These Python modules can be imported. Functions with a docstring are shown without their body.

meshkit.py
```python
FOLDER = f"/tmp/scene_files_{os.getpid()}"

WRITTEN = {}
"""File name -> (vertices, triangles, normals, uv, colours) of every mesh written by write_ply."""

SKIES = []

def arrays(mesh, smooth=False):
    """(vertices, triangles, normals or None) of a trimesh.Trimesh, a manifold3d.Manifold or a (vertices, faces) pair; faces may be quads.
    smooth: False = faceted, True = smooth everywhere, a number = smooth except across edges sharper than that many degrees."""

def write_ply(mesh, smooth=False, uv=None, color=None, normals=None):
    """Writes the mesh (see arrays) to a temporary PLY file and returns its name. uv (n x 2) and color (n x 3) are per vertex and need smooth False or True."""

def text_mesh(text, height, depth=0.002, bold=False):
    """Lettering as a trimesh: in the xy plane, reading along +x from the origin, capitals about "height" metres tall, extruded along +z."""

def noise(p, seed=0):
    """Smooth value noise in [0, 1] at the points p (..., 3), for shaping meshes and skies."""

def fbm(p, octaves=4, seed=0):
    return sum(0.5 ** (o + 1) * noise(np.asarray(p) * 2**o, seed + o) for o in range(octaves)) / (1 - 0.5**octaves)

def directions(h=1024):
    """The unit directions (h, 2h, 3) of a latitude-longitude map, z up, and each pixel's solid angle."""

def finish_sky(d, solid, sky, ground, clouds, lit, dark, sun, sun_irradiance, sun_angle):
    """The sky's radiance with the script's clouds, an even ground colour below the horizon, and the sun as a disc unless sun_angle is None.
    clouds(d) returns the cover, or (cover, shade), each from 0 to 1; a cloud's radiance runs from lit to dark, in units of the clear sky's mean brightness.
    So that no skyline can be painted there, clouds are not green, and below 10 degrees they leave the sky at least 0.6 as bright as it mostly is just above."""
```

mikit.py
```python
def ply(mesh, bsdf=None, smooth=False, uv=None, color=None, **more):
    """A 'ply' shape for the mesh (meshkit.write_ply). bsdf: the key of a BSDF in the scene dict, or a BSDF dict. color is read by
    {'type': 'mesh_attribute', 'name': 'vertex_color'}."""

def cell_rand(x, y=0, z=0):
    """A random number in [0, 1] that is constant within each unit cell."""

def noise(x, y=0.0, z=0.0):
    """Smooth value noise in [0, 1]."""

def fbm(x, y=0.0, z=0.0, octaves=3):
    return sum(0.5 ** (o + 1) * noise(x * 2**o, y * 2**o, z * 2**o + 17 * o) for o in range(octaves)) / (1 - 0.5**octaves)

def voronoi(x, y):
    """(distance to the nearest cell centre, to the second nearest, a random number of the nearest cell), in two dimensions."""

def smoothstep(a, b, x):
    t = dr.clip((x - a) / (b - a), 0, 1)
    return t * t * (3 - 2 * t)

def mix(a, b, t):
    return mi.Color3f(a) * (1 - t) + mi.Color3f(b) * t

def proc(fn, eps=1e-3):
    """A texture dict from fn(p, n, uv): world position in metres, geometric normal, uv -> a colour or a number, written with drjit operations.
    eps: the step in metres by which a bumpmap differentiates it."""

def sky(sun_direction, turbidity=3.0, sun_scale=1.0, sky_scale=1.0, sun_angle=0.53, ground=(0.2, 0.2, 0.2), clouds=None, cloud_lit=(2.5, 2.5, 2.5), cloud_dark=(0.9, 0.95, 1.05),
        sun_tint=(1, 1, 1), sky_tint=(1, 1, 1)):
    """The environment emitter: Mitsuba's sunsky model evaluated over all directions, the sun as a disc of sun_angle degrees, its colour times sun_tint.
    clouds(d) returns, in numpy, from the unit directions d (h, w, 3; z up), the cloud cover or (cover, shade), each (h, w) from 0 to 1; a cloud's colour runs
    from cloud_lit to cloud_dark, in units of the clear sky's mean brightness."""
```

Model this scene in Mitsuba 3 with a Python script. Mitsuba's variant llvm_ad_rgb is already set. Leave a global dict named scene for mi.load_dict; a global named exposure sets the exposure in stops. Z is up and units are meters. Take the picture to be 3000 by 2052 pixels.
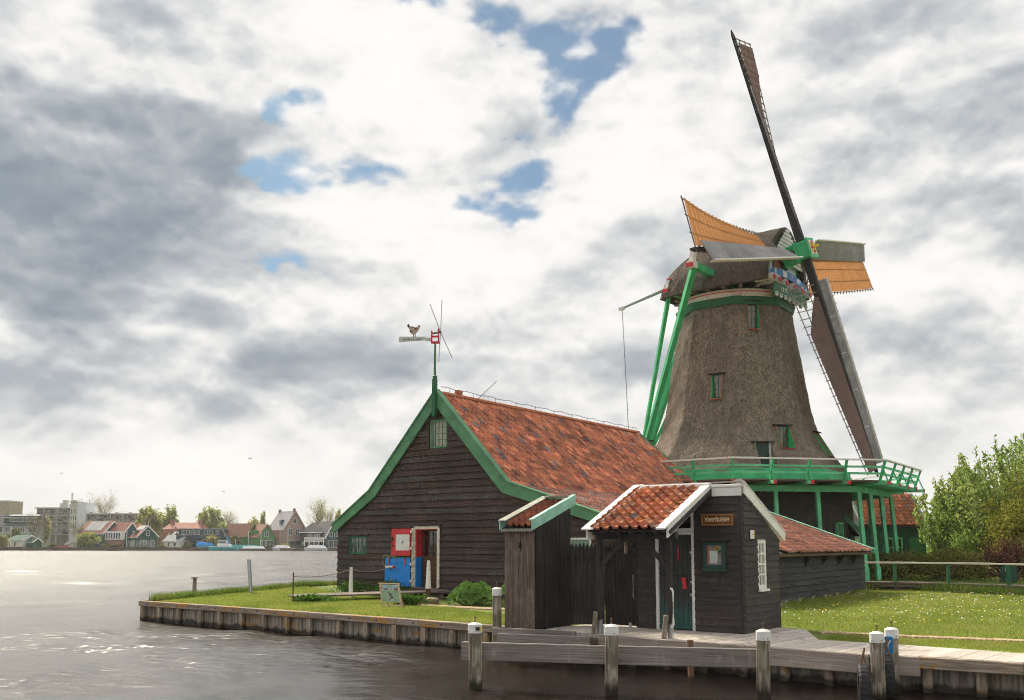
import math, random
import numpy as np, trimesh, shapely, drjit as dr, mitsuba as mi
import mikit, meshkit
from mikit import proc, noise, fbm, cell_rand, smoothstep, mix
from shapely.geometry import Polygon
from shapely.geometry import box as sbox

T4 = mi.ScalarTransform4f
reserved = set()
scene, labels, counts = {'type': 'scene'}, {}, {}

# ------------------------------------------------------------------ camera, sky, exposure
PITCH = math.atan(0.1)
scene['camera'] = {
    'type': 'perspective', 'fov': 2 * math.degrees(math.atan(1500 / 2650)), 'fov_axis': 'x',
    'near_clip': 0.1, 'far_clip': 6000.0,
    'principal_point_offset_x': 0.0, 'principal_point_offset_y': -(1330.0 - 1026.0) / 2052.0,
    'to_world': T4().look_at(origin=[0, 0, 1.8], target=[0, math.cos(PITCH), 1.8 + math.sin(PITCH)], up=[0, 0, 1])}
exposure = 2.5

HOLES = [(-3.0,31.5,3.4,1.1,1.00), (-5.9,32.0,1.7,0.7,0.90), (4.1,29.9,1.3,1.0,1.00), (7.4,30.8,1.3,0.8,0.80), (2.0,27.7,1.7,1.2,1.15), (-13.5,25.6,1.6,1.1,1.00), (-13.3,23.8,1.4,1.8,1.00), (1.4,22.8,1.7,1.4,1.00), (-2.9,21.0,1.3,0.7,1.10), (-14.6,17.2,1.6,0.8,1.15), (-9.2,22.5,1.4,0.8,1.10), (-8.6,18.9,1.1,0.4,0.70), (-15.5,28.8,0.6,0.3,0.70), (1.8,19.7,1.3,0.6,0.80), (-20.4,29.4,1.0,0.4,0.70), (-5.7,25.6,1.4,0.8,0.50), (-12.5,18.7,0.8,0.4,0.50)]
DARKS = [(-24.8,22.7,9.2,3.1,0.90), (-28.4,19.6,5.0,3.6,0.90), (-27.3,15.9,6.7,3.4,1.00), (-22.2,19.3,6.1,2.5,0.80), (-16.9,22.6,2.2,2.0,0.80), (-28.7,13.1,4.5,2.0,0.80), (-15.5,10.9,7.0,2.2,0.80), (-27.9,9.3,5.3,2.0,0.80), (-19.0,14.1,2.8,1.1,0.50), (-23.1,28.9,2.2,1.1,0.50), (-29.5,27.0,2.8,1.7,0.35), (26.7,24.5,6.1,3.1,0.45), (29.2,19.7,3.1,3.6,0.55), (19.9,21.8,5.0,2.2,0.30), (26.0,10.4,4.8,1.7,0.50), (7.8,12.0,3.6,1.4,0.50), (16.0,30.2,3.4,1.1,0.50), (-7.4,11.2,3.4,1.7,0.50), (9.6,16.3,3.9,1.4,0.30), (24.5,28.7,5.6,1.7,0.40), (-12.9,12.4,4.2,1.7,0.40), (-20.7,25.0,4.5,1.7,0.50)]
BRIGHTS = [(-9.1,29.1,4.2,3.4,1.00), (-6.1,23.9,3.9,3.4,1.00), (-4.6,16.4,5.6,2.5,0.80), (-13.1,20.2,3.6,1.7,1.00), (4.9,25.2,2.5,3.6,0.80), (-26.3,27.7,3.1,2.0,0.60), (-29.2,22.9,1.7,1.4,0.60), (-23.2,12.2,2.8,1.4,0.50), (15.3,24.5,4.5,2.5,0.50), (-20.4,4.8,11.7,2.5,0.80), (22.7,15.8,4.2,2.0,0.60), (6.8,20.6,3.9,2.5,0.60), (-28.0,25.6,2.5,1.1,0.50)]

def clouds(d):
    """Broken cumulus: billowed noise lit from above, with blue gaps, bright heads and grey undersides."""
    az = np.degrees(np.arctan2(d[..., 0], d[..., 1])); el = np.degrees(np.arcsin(np.clip(d[..., 2], -1, 1)))
    q = d * [1, 1, 1.35]
    w1, w2 = meshkit.fbm(q * 8, 5, 3) - .5, meshkit.fbm(q * 8 + 31, 5, 5) - .5
    warp = np.stack([w1, w2, w1 * .6], -1) * .06

    def heap(o):
        """Height of the cloud heaps: round lumps within lumps."""
        v = q + warp + o
        return sum(0.6 ** k * (1 - np.abs(2 * meshkit.noise(v * 7.5 * 2.1 ** k + 7 * k, 40 + k) - 1)) for k in range(6)) / 2.2
    h0 = heap(0)
    under = .8 * heap(np.array([0, 0, .014])) + .7 * heap(np.array([0, 0, .04])) + .6 * heap(np.array([0, 0, .085])) - 2.1 * h0        # more cloud above than here: an underside
    f = meshkit.fbm((q + warp) * 16, 6, 11) - .5
    f2 = meshkit.fbm((q + warp) * 38, 5, 61) - .5
    big = meshkit.fbm(q * 4.5 + np.stack([w2, w1, w2 * 0], -1) * .6, 4, 21) - .5
    wa, we = az + 5.0 * w1 + 4.5 * f, el + 3.5 * w2 + 3.5 * f

    def blobs(L, grow=1.0):
        s = np.zeros_like(az)
        for a, e, ra, re, am in L:
            s = s + am * np.exp(-((wa - a) / (ra * grow)) ** 2 - ((we - e) / (re * grow)) ** 2)
        return s
    seen = np.exp(-(np.maximum(np.abs(az) - 34, 0) / 8) ** 2 - (np.maximum(el - 36, 0) / 7) ** 2)
    gap = np.minimum(blobs(HOLES, 1.75), 1.1)
    hole = gap * 1.05 - .4 * seen * (1 - np.minimum(gap, 1)) - np.exp(-(el / 7) ** 2) + (1 - seen) * (big * 2.2 - .05) + f * 3.0 + f2 * 1.5 - (h0 - .5) * 1.1
    cover = 1 - meshkit_step(.45, 1.1, hole) * .9
    low = np.exp(-(np.maximum(el, 0) / 6.0) ** 2)
    dk = np.minimum(blobs(DARKS), 1.2)
    s = .15 + big * .35 + f * .5 + f2 * .42 + under * (.75 - .5 * low) + dk * (.82 + .8 * f + .35 * under) - .42 * np.minimum(blobs(BRIGHTS), 1.1)
    s = s * (1 - .5 * low) + (1 - seen) * .08
    s = np.log1p(np.exp(9 * np.clip(s, -3, 3))) / 9
    return cover, .92 * (1 - np.exp(-1.35 * s))

def meshkit_step(a, b, x):
    t = np.clip((x - a) / (b - a), 0, 1)
    return t * t * (3 - 2 * t)

scene['sky'] = mikit.sky([-0.5, 0.866, 0.85], turbidity=3, sun_scale=1.0, sun_angle=15.0, ground=(.12, .12, .1), clouds=clouds,
                         cloud_lit=(4.55, 4.46, 4.32), cloud_dark=(.42, .74, 1.1), sun_tint=(.84, .94, 1.06), sky_tint=(.37, .47, .52))

# ------------------------------------------------------------------ materials
def M(name, d):
    scene['material_' + name] = d
    return 'material_' + name

def two(d):
    return {'type': 'twosided', 'bsdf': d}

def rgb(c):
    return {'type': 'rgb', 'value': list(c)}

def pri(color, rough=.6, metal=0., spec=.4):
    c = proc(color) if callable(color) else rgb(color)
    return {'type': 'principled', 'base_color': c, 'roughness': rough, 'metallic': metal, 'specular': spec}

def flat(name, c, rough=.6, dirt=.25, spec=.35, sc=6.0):
    """Painted or plain surface with a little wear and unevenness."""
    c = np.array(c, float)
    def fn(p, n, uv):
        g = fbm(p.x * sc, p.y * sc, p.z * sc, 3); h = noise(p.x * 37, p.y * 37, p.z * 23)
        return mi.Color3f(*[float(v) for v in c]) * (1 - dirt * .75 + dirt * 1.5 * g) * (.94 + .12 * h)
    return M(name, two(pri(fn, rough, 0., spec)))

def wood(name, c1, c2, c3=None, along='h', row=None, worn=.5, rough=.75, scale=1.0, bump=0.0):
    """Grained boards: along 'h' (any level direction) or 'v' (upright)."""
    def g4(p):
        if along == 'h':
            return fbm(p.x * 2.2 * scale, p.y * 2.2 * scale, p.z * 60 * scale, 4)
        return fbm(p.x * 48 * scale, p.y * 48 * scale, p.z * 2.0 * scale, 4)
    def fn(p, n, uv):
        g = g4(p)
        b = cell_rand(dr.floor(p.z / row)) if row else noise(p.x * .9, p.y * .9, p.z * .9)
        blot = fbm(p.x * 1.7, p.y * 1.7, p.z * 1.7, 3)
        c = mix(c1, c2, smoothstep(.3, .75, g * .75 + blot * .25)) * (.78 + .44 * b)
        if c3 is not None:
            if along == 'h':
                w = fbm(p.x * 16, p.y * 16, p.z * 5 + 3, 4)
            else:
                w = fbm(p.x * 9, p.y * 9, p.z * 5 + 3, 4)
            c = mix(c, c3, smoothstep(.52, .74, w) * worn * smoothstep(.3, .6, blot))
        return c
    m = two(pri(fn, rough, 0., .3))
    if bump:
        m = two({'type': 'bumpmap', 'tex': proc(lambda p, n, uv: g4(p), .004), 'scale': bump, 'bsdf': pri(fn, rough, 0., .3)})
    return M(name, m)

def tiled(name, O, ex, ey, w, h, pal, aged=.5, seed=0):
    """Clay tiles: a tone per tile, weather and lichen over the whole roof."""
    O, ex, ey = (np.array(v, float) for v in (O, ex, ey))
    def fn(p, n, uv):
        x, y, z = p.x - O[0], p.y - O[1], p.z - O[2]
        i = dr.floor((x * ex[0] + y * ex[1] + z * ex[2]) / w); j = dr.floor((x * ey[0] + y * ey[1] + z * ey[2] + .03) / h)
        r, r2 = cell_rand(i, j, seed), cell_rand(i, j, seed + 7)
        c = mi.Color3f(*pal[0][1])
        for t, q in pal[1:]:
            c = dr.select(r > t, mi.Color3f(*q), c)
        age = smoothstep(.38, .62, fbm(p.x * 1.3, p.y * 1.3, p.z * 2.6, 4))
        c = mix(c * (.72 + .56 * r2), (.075, .05, .042), age * aged * (.35 + .65 * cell_rand(i, j, 9)))
        li = smoothstep(.6, .72, fbm(p.x * 11, p.y * 11, p.z * 11, 3))
        c = mix(c, (.2, .17, .13), li * .55 * aged)
        return c * (.85 + .3 * noise(p.x * 50, p.y * 50, p.z * 50))
    return M(name, two(pri(fn, .85, 0., .12)))

def leafy(name, c1, c2, trans=.7, sc=.8, yellow=None):
    def fn(p, n, uv):
        k = fbm(p.x * sc, p.y * sc, p.z * sc, 3); h = cell_rand(p.x * 23, p.y * 23, p.z * 23)
        c = mix(c1, c2, smoothstep(.3, .7, k * .6 + h * .4))
        if yellow is not None:
            c = mix(c, yellow, smoothstep(.55, .7, noise(p.x * .35 + 5, p.y * .35, p.z * .5)) * .7)
        return c
    return M(name, {'type': 'principledthin', 'base_color': proc(fn), 'roughness': .55, 'diff_trans': trans, 'spec_trans': 0.0})

# ------------------------------------------------------------------ naming
def key_of(k):
    n = counts.get(k, 0); counts[k] = n + 1
    return k if n == 0 else '%s_%03d' % (k, n)

def put(k, mesh, mat, smooth=False, label=None, kind=None, **more):
    if k in reserved: reserved.discard(k)
    else: k = key_of(k)
    scene[k] = mikit.ply(mesh, mat, smooth, **more)
    if label: labels.setdefault(k, {})['label'] = label
    if kind: labels.setdefault(k, {})['kind'] = kind
    return k

def hold(k):
    k = key_of(k); reserved.add(k)
    return k

def thing(k, label, cat, group=None):
    k = key_of(k)
    labels[k] = {'label': label, 'category': cat}
    if group: labels[k]['group'] = group
    return k

def one(k, label, cat, mesh, mat, smooth=False, group=None, kind=None):
    k = put(k, mesh, mat, smooth)
    labels[k] = {'label': label, 'category': cat}
    if group: labels[k]['group'] = group
    if kind: labels[k]['kind'] = kind
    return k

def struct(k, mesh, mat, smooth=False):
    return put(k, mesh, mat, smooth, kind='structure')

# ------------------------------------------------------------------ shapes
class Fr:
    """A place: x to the right along ex, y away, z up."""
    def __init__(s, O, ex=(1, 0), z=None):
        e = np.array([ex[0], ex[1], 0.0]); e /= np.linalg.norm(e)
        s.m = np.eye(4); s.m[:3, 0] = e; s.m[:3, 1] = [-e[1], e[0], 0]; s.m[:3, 3] = O
    def pt(s, x, y, z):
        return (s.m @ [x, y, z, 1])[:3]
    def __call__(s, mesh):
        m = mesh.copy(); m.apply_transform(s.m); return m
    def put(s, k, mesh, mat, smooth=False, **kw):
        return put(k, s(mesh), mat, smooth, **kw)

def cat(L):
    L = [m for m in L if m is not None]
    return L[0] if len(L) == 1 else trimesh.util.concatenate(L)

def bx(x0, x1, y0, y1, z0, z1, b=0.0):
    x0, x1 = min(x0, x1), max(x0, x1); y0, y1 = min(y0, y1), max(y0, y1); z0, z1 = min(z0, z1), max(z0, z1)
    if b <= 0:
        return trimesh.creation.box(bounds=[[x0, y0, z0], [x1, y1, z1]])
    P = []
    for i, X in enumerate((x0, x1)):
        for j, Y in enumerate((y0, y1)):
            for k, Z in enumerate((z0, z1)):
                dx, dy, dz = b * (1 - 2 * i), b * (1 - 2 * j), b * (1 - 2 * k)
                P += [[X, Y + dy, Z + dz], [X + dx, Y, Z + dz], [X + dx, Y + dy, Z]]
    return trimesh.convex.convex_hull(np.array(P))

def beam(p, q, w, h, up=(0, 0, 1), b=0.0, w2=None, h2=None):
    """A bar of section w x h from p to q, tapering to w2 x h2."""
    p, q = np.array(p, float), np.array(q, float); d = q - p; L = np.linalg.norm(d); d /= L
    up = np.array(up, float)
    if abs(d @ up) > .98 * np.linalg.norm(up): up = np.array([1.0, .1, 0])
    s = np.cross(d, up); s /= np.linalg.norm(s); u = np.cross(s, d)
    m = bx(-w / 2, w / 2, 0, L, -h / 2, h / 2, b)
    v = np.array(m.vertices)
    if w2 is not None:
        t = v[:, 1:2] / L
        v[:, 0:1] *= 1 + t * (w2 / w - 1); v[:, 2:3] *= 1 + t * ((h2 or w2) / h - 1)
    return trimesh.Trimesh(p + v[:, :1] * s + v[:, 1:2] * d + v[:, 2:] * u, m.faces, process=False)

def tube(pts, r, sides=8, cap=True):
    p = np.asarray(pts, float); r = np.broadcast_to(r, (len(p),)).astype(float)
    t = np.gradient(p, axis=0); t /= np.linalg.norm(t, axis=1, keepdims=True) + 1e-12
    ref = np.array([0, 0, 1.0]) if abs(t[:, 2]).mean() < .8 else np.array([1.0, .2, 0])
    a = np.cross(t, ref); a /= np.linalg.norm(a, axis=1, keepdims=True) + 1e-12
    b = np.cross(t, a); ang = np.arange(sides) * 2 * np.pi / sides
    v = (p[:, None] + r[:, None, None] * (np.cos(ang)[None, :, None] * a[:, None] + np.sin(ang)[None, :, None] * b[:, None])).reshape(-1, 3)
    F = []
    for i in range(len(p) - 1):
        for j in range(sides):
            k = (j + 1) % sides
            F += [[i * sides + j, (i + 1) * sides + k, i * sides + k], [i * sides + j, (i + 1) * sides + j, (i + 1) * sides + k]]
    if cap:
        n = len(v); v = np.vstack([v, p[:1], p[-1:]])
        for j in range(sides):
            k = (j + 1) % sides
            F += [[n, j, k], [n + 1, (len(p) - 1) * sides + k, (len(p) - 1) * sides + j]]
    m = trimesh.Trimesh(v, F, process=False)
    return m

def lathe(prof, n=24, at=(0, 0, 0)):
    """Solid of revolution about z from (r, z) pairs, bottom to top."""
    m = trimesh.creation.revolve(np.array([[max(r, 0.0), z] for r, z in prof]), sections=n)
    m.apply_translation(at)
    return m

def prism(P, y0, y1):
    """The outline P in (x, z), as thick as y0..y1."""
    P = P if isinstance(P, Polygon) else Polygon(P)
    m = trimesh.creation.extrude_polygon(P, abs(y1 - y0), engine='earcut')
    v = np.array(m.vertices)
    return trimesh.Trimesh(np.stack([v[:, 0], max(y0, y1) - v[:, 2], v[:, 1]], 1), m.faces, process=False)

def slab(P, z0, z1):
    P = P if isinstance(P, Polygon) else Polygon(P)
    m = trimesh.creation.extrude_polygon(P, z1 - z0, engine='earcut'); m.apply_translation([0, 0, z0]); return m

def wall_boards(fr, poly, h, z0, mats, key, rng, thick=.022, lap=.03, tilt=.022, wav=.006, split=.3, n_max=80):
    """Lapped weatherboards over the outline poly (x, z), each board a mesh."""
    x0, zlo, x1, zhi = poly.bounds
    r = 0; z = z0
    while z < zhi - .01:
        zt = z + h * rng.uniform(.94, 1.06); zz = zt if zhi - zt > h * .4 else zhi + .001
        g = sbox(x0 - 1, z - lap, x1 + 1, zz).intersection(poly)
        for q in getattr(g, 'geoms', [g]):
            if q.geom_type != 'Polygon' or q.area < .003: continue
            a, _, b, _ = q.bounds
            cuts = [a, b]
            if b - a > 2.5 and rng.random() < split: cuts = sorted([a, b] + [rng.uniform(a + .6, b - .6) for _ in range(rng.choice([1, 1, 2]))])
            for c0, c1 in zip(cuts[:-1], cuts[1:]):
                if c1 - c0 < .05: continue
                s = q.intersection(sbox(c0 + .002, -9, c1 - .002, 99))
                for s in getattr(s, 'geoms', [s]):
                    if s.geom_type != 'Polygon' or s.area < .002: continue
                    s = shapely.segmentize(s, .35)
                    m = trimesh.creation.extrude_polygon(s, thick, engine='earcut'); v = np.array(m.vertices)
                    off = rng.uniform(0, .006)
                    k = (zt - v[:, 1]) / (zt - z + lap)
                    ph = rng.uniform(0, 9)
                    wz = wav * (np.sin(v[:, 0] * 1.3 + ph) + .6 * np.sin(v[:, 0] * 3.7 + ph * 2))
                    low = v[:, 1] < z - lap + .01
                    V = np.stack([v[:, 0], -(v[:, 2] + tilt * k + off + .3 * wz), v[:, 1] + np.where(low, wz, 0)], 1)
                    fr.put(key, trimesh.Trimesh(V, m.faces, process=False), rng.choice(mats))
        z = zt; r += 1

def pane(x0, x1, z0, z1, y=0.0):
    return trimesh.Trimesh([[x0, y, z0], [x1, y, z0], [x1, y, z1], [x0, y, z1]], [[0, 1, 2], [0, 2, 3]], process=False)

def window(fr, root, x0, x1, z0, z1, nx, nz, fmat, gmat, fw=.06, mw=.022, depth=.05, out=.0, name='window', sill=None, back=None, label=None, panes=True):
    """Frame with glazing bars; each pane a mesh of its own. y < 0 is outside."""
    k = hold(root + '__' + name)
    y0, y1 = -out, depth
    L = [bx(x0, x0 + fw, y0, y1, z0, z1), bx(x1 - fw, x1, y0, y1, z0, z1), bx(x0 + fw, x1 - fw, y0, y1, z0, z0 + fw), bx(x0 + fw, x1 - fw, y0, y1, z1 - fw, z1)]
    gx0, gx1, gz0, gz1 = x0 + fw, x1 - fw, z0 + fw, z1 - fw
    for i in range(1, nx):
        X = gx0 + (gx1 - gx0) * i / nx; L.append(bx(X - mw / 2, X + mw / 2, y0 + .008, y0 + .04, gz0, gz1))
    for j in range(1, nz):
        Z = gz0 + (gz1 - gz0) * j / nz; L.append(bx(gx0, gx1, y0 + .010, y0 + .038, Z - mw / 2, Z + mw / 2))
    if sill: L.append(bx(x0 - .03, x1 + .03, y0 - sill, y1 - .003, z0 - .05, z0))
    put(k, fr(cat(L)), fmat, label=label)
    if panes:
        for i in range(nx):
            for j in range(nz):
                a, b = gx0 + (gx1 - gx0) * i / nx, gx0 + (gx1 - gx0) * (i + 1) / nx
                c, d = gz0 + (gz1 - gz0) * j / nz, gz0 + (gz1 - gz0) * (j + 1) / nz
                fr.put(k + '__pane', pane(a, b, c, d, y0 + .025), gmat)
    else:
        fr.put(k + '__pane', pane(gx0, gx1, gz0, gz1, y0 + .025), gmat)
    if back: fr.put(k + '__curtain', bx(gx0 - .01, gx1 + .01, depth + .05, depth + .06, gz0 - .01, gz1 + .01), back)
    return k

def pantile(w, L, lift=.045, A=.055, lip=.042):
    """One S-shaped pantile: x across, y up the slope, z off the roof."""
    t = np.array([0, .09, .18, .27, .36, .5, .66, .83, 1.0])
    z = np.where(t < .36, A * np.sin(np.pi * t / .36), -.34 * A * np.sin(np.pi * (t - .36) / .64))
    X = t * w
    n = len(t)
    v = np.vstack([np.stack([X, 0 * X, z + lift], 1), np.stack([X, 0 * X + L, z], 1), np.stack([X, 0 * X + .003, z + lift - lip], 1)])
    F = []
    for i in range(n - 1):
        F += [[i, i + 1, n + i + 1], [i, n + i + 1, n + i], [2 * n + i, 2 * n + i + 1, i + 1], [2 * n + i, i + 1, i]]
    return v, np.array(F)

def tile_field(root, O, ex, ey, ncol, nrow, w, h, mat, limit=300, seed=1, keep=None, ragged=.012, skip_part=False, pname='tile'):
    """Pantiles in rows up a slope from the eave corner O; the nearest `limit` are parts, the rest one part."""
    rng = np.random.default_rng(seed)
    O, ex, ey = (np.array(v, float) for v in (O, ex, ey)); n = np.cross(ex, ey); n /= np.linalg.norm(n)
    v, F = pantile(w * 1.04, h * 1.28)
    v = v - [w * .02, 0, 0]
    ms = []
    for r in range(nrow):
        for c in range(ncol):
            if keep and not keep((c + .5) * w, (r + .5) * h): continue
            a = rng.normal(0, .018); X = ex * math.cos(a) + ey * math.sin(a); Y = np.cross(n, X)
            m = np.eye(4); m[:3, 0], m[:3, 1], m[:3, 2] = X, Y, n
            m[:3, 3] = O + ex * c * w + ey * (r * h + rng.normal(0, ragged)) + n * (.02 + rng.normal(0, .004))
            ms.append(m)
    dist = [np.linalg.norm(m[:3, 3] - [0, 0, 1.8]) for m in ms]
    order = np.argsort(dist)
    base = mikit.ply((v, F), mat, 50)
    near, far = (order[:limit], order[limit:]) if not skip_part else (order[:0], order)
    for i in near:
        scene[key_of(root + '__' + pname)] = {**base, 'to_world': T4(ms[i])}
    if len(far):
        V = np.vstack([v @ ms[i][:3, :3].T + ms[i][:3, 3] for i in far])
        put(root + '__' + pname + 's', (V, np.vstack([F + len(v) * k for k in range(len(far))])), mat, 50, kind='stuff')

def ridge_tiles(root, p, q, n, mat, r=.11, name='ridge_tile'):
    p, q = np.array(p, float), np.array(q, float); d = (q - p) / n
    for i in range(n):
        ang = np.linspace(0, np.pi, 8); u = d / np.linalg.norm(d); s = np.cross(u, [0, 0, 1.0]); s /= np.linalg.norm(s); up = np.cross(s, u)
        a, b = p + d * i - u * .02, p + d * (i + 1) + u * .035
        ra, rb = r * .93, r * 1.08
        V = np.vstack([a + ra * (np.cos(ang)[:, None] * s + np.sin(ang)[:, None] * up) - up * .03, b + rb * (np.cos(ang)[:, None] * s + np.sin(ang)[:, None] * up) - up * .03,
                       b + (rb - .02) * (np.cos(ang)[:, None] * s + np.sin(ang)[:, None] * up) - up * .03])
        F = [f for k in range(7) for f in ([k, k + 1, 9 + k], [k, 9 + k, 8 + k], [8 + k, 9 + k, 17 + k], [8 + k, 17 + k, 16 + k])]
        put(root + '__' + name, (V, np.array(F)), mat, 50)

def blades(pts, hgt, wid, rng, lean=.5, seg2=False):
    """Grass blades standing on pts (n, 3)."""
    n = len(pts); a = rng.uniform(0, 2 * np.pi, n); b = rng.uniform(0, 2 * np.pi, n)
    h = hgt * rng.uniform(.5, 1.25, n) if np.isscalar(hgt) else hgt * rng.uniform(.6, 1.2, n)
    s = np.stack([np.cos(a), np.sin(a), 0 * a], 1) * (wid * rng.uniform(.6, 1.3, n))[:, None]
    tip = np.stack([np.cos(b) * h * lean * rng.random(n), np.sin(b) * h * lean * rng.random(n), h], 1)
    if not seg2:
        V = np.stack([pts - s / 2, pts + s / 2, pts + tip], 1).reshape(-1, 3)
        return V, np.arange(3 * n).reshape(-1, 3)
    mid = tip * [.35, .35, .6]
    V = np.stack([pts - s / 2, pts + s / 2, pts + mid + s * .38, pts + mid - s * .38, pts + tip], 1).reshape(-1, 3)
    k = np.arange(n)[:, None] * 5
    return V, np.vstack([k + [0, 1, 2], k + [0, 2, 3], k + [3, 2, 4]])

def scatter(poly, n, rng):
    x0, y0, x1, y1 = poly.bounds; out = np.zeros((0, 2))
    while len(out) < n:
        p = rng.uniform([x0, y0], [x1, y1], (n, 2)); out = np.vstack([out, p[shapely.contains_xy(poly, p[:, 0], p[:, 1])]])
    return out[:n]

def leaves(P, size, rng, up=.3, long=1.6):
    """A bent leaf of two triangles at every point of P."""
    n = len(P); d = rng.normal(size=(n, 3)); d[:, 2] += up; d /= np.linalg.norm(d, axis=1, keepdims=True)
    e = np.cross(d, rng.normal(size=(n, 3))); e /= np.linalg.norm(e, axis=1, keepdims=True) + 1e-9
    s = (size * rng.uniform(.6, 1.35, n))[:, None]
    V = np.stack([P - d * s * long / 2, P + e * s * .5, P + d * s * long / 2, P - e * s * .5], 1).reshape(-1, 3)
    k = np.arange(n)[:, None] * 4
    return V, np.vstack([k + [0, 1, 2], k + [0, 2, 3]])

def clumps(c, r, n_clump, n_leaf, rng, shell=.55, spread=.22):
    """Points for leaves: clumps through an ellipsoid at c with radii r, denser outside."""
    d = rng.normal(size=(n_clump, 3)); d /= np.linalg.norm(d, axis=1, keepdims=True)
    rad = (shell + (1 - shell) * rng.random(n_clump)) * rng.uniform(.82, 1.1, n_clump)
    cc = d * rad[:, None]
    k = rng.integers(0, n_clump, n_leaf)
    q = cc[k] + rng.normal(size=(n_leaf, 3)) * spread * rng.uniform(.5, 1.2, n_clump)[k][:, None]
    return np.array(c) + q * np.array(r)

def branches(base, height, rng, r0=.15, n=7, spread=.5, levels=2, up=.6, first=.3):
    """Tapered trunk with limbs; returns (mesh, limb ends)."""
    base = np.array(base, float); L, ends = [], []
    def grow(p, d, ln, r, lev):
        pts = [p]; dd = d.copy()
        for i in range(4):
            dd = dd + rng.normal(size=3) * .12 + np.array([0, 0, .06]); dd /= np.linalg.norm(dd)
            pts.append(pts[-1] + dd * ln / 4)
        L.append(tube(pts, np.linspace(r, r * .45, 5), 6 if lev == 0 else 4, cap=False))
        ends.append(pts[-1])
        if lev < levels:
            for i in range(n if lev == 0 else max(3, n - 2)):
                t = first + (1 - first) * (i + rng.random()) / n if lev == 0 else .35 + .65 * rng.random()
                t = min(t, .99); j = int(t * 4); q = pts[j] + (pts[j + 1] - pts[j]) * (t * 4 - j)
                a = rng.uniform(0, 2 * np.pi); s = np.array([math.cos(a), math.sin(a), 0])
                nd = dd * up + s * spread + np.array([0, 0, .25]); nd /= np.linalg.norm(nd)
                grow(q, nd, ln * rng.uniform(.42, .62), r * (1 - .55 * t) * .5, lev + 1)
    grow(base, np.array([0, 0, 1.0]), height * .72, r0, 0)
    return cat(L), np.array(ends)
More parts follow.
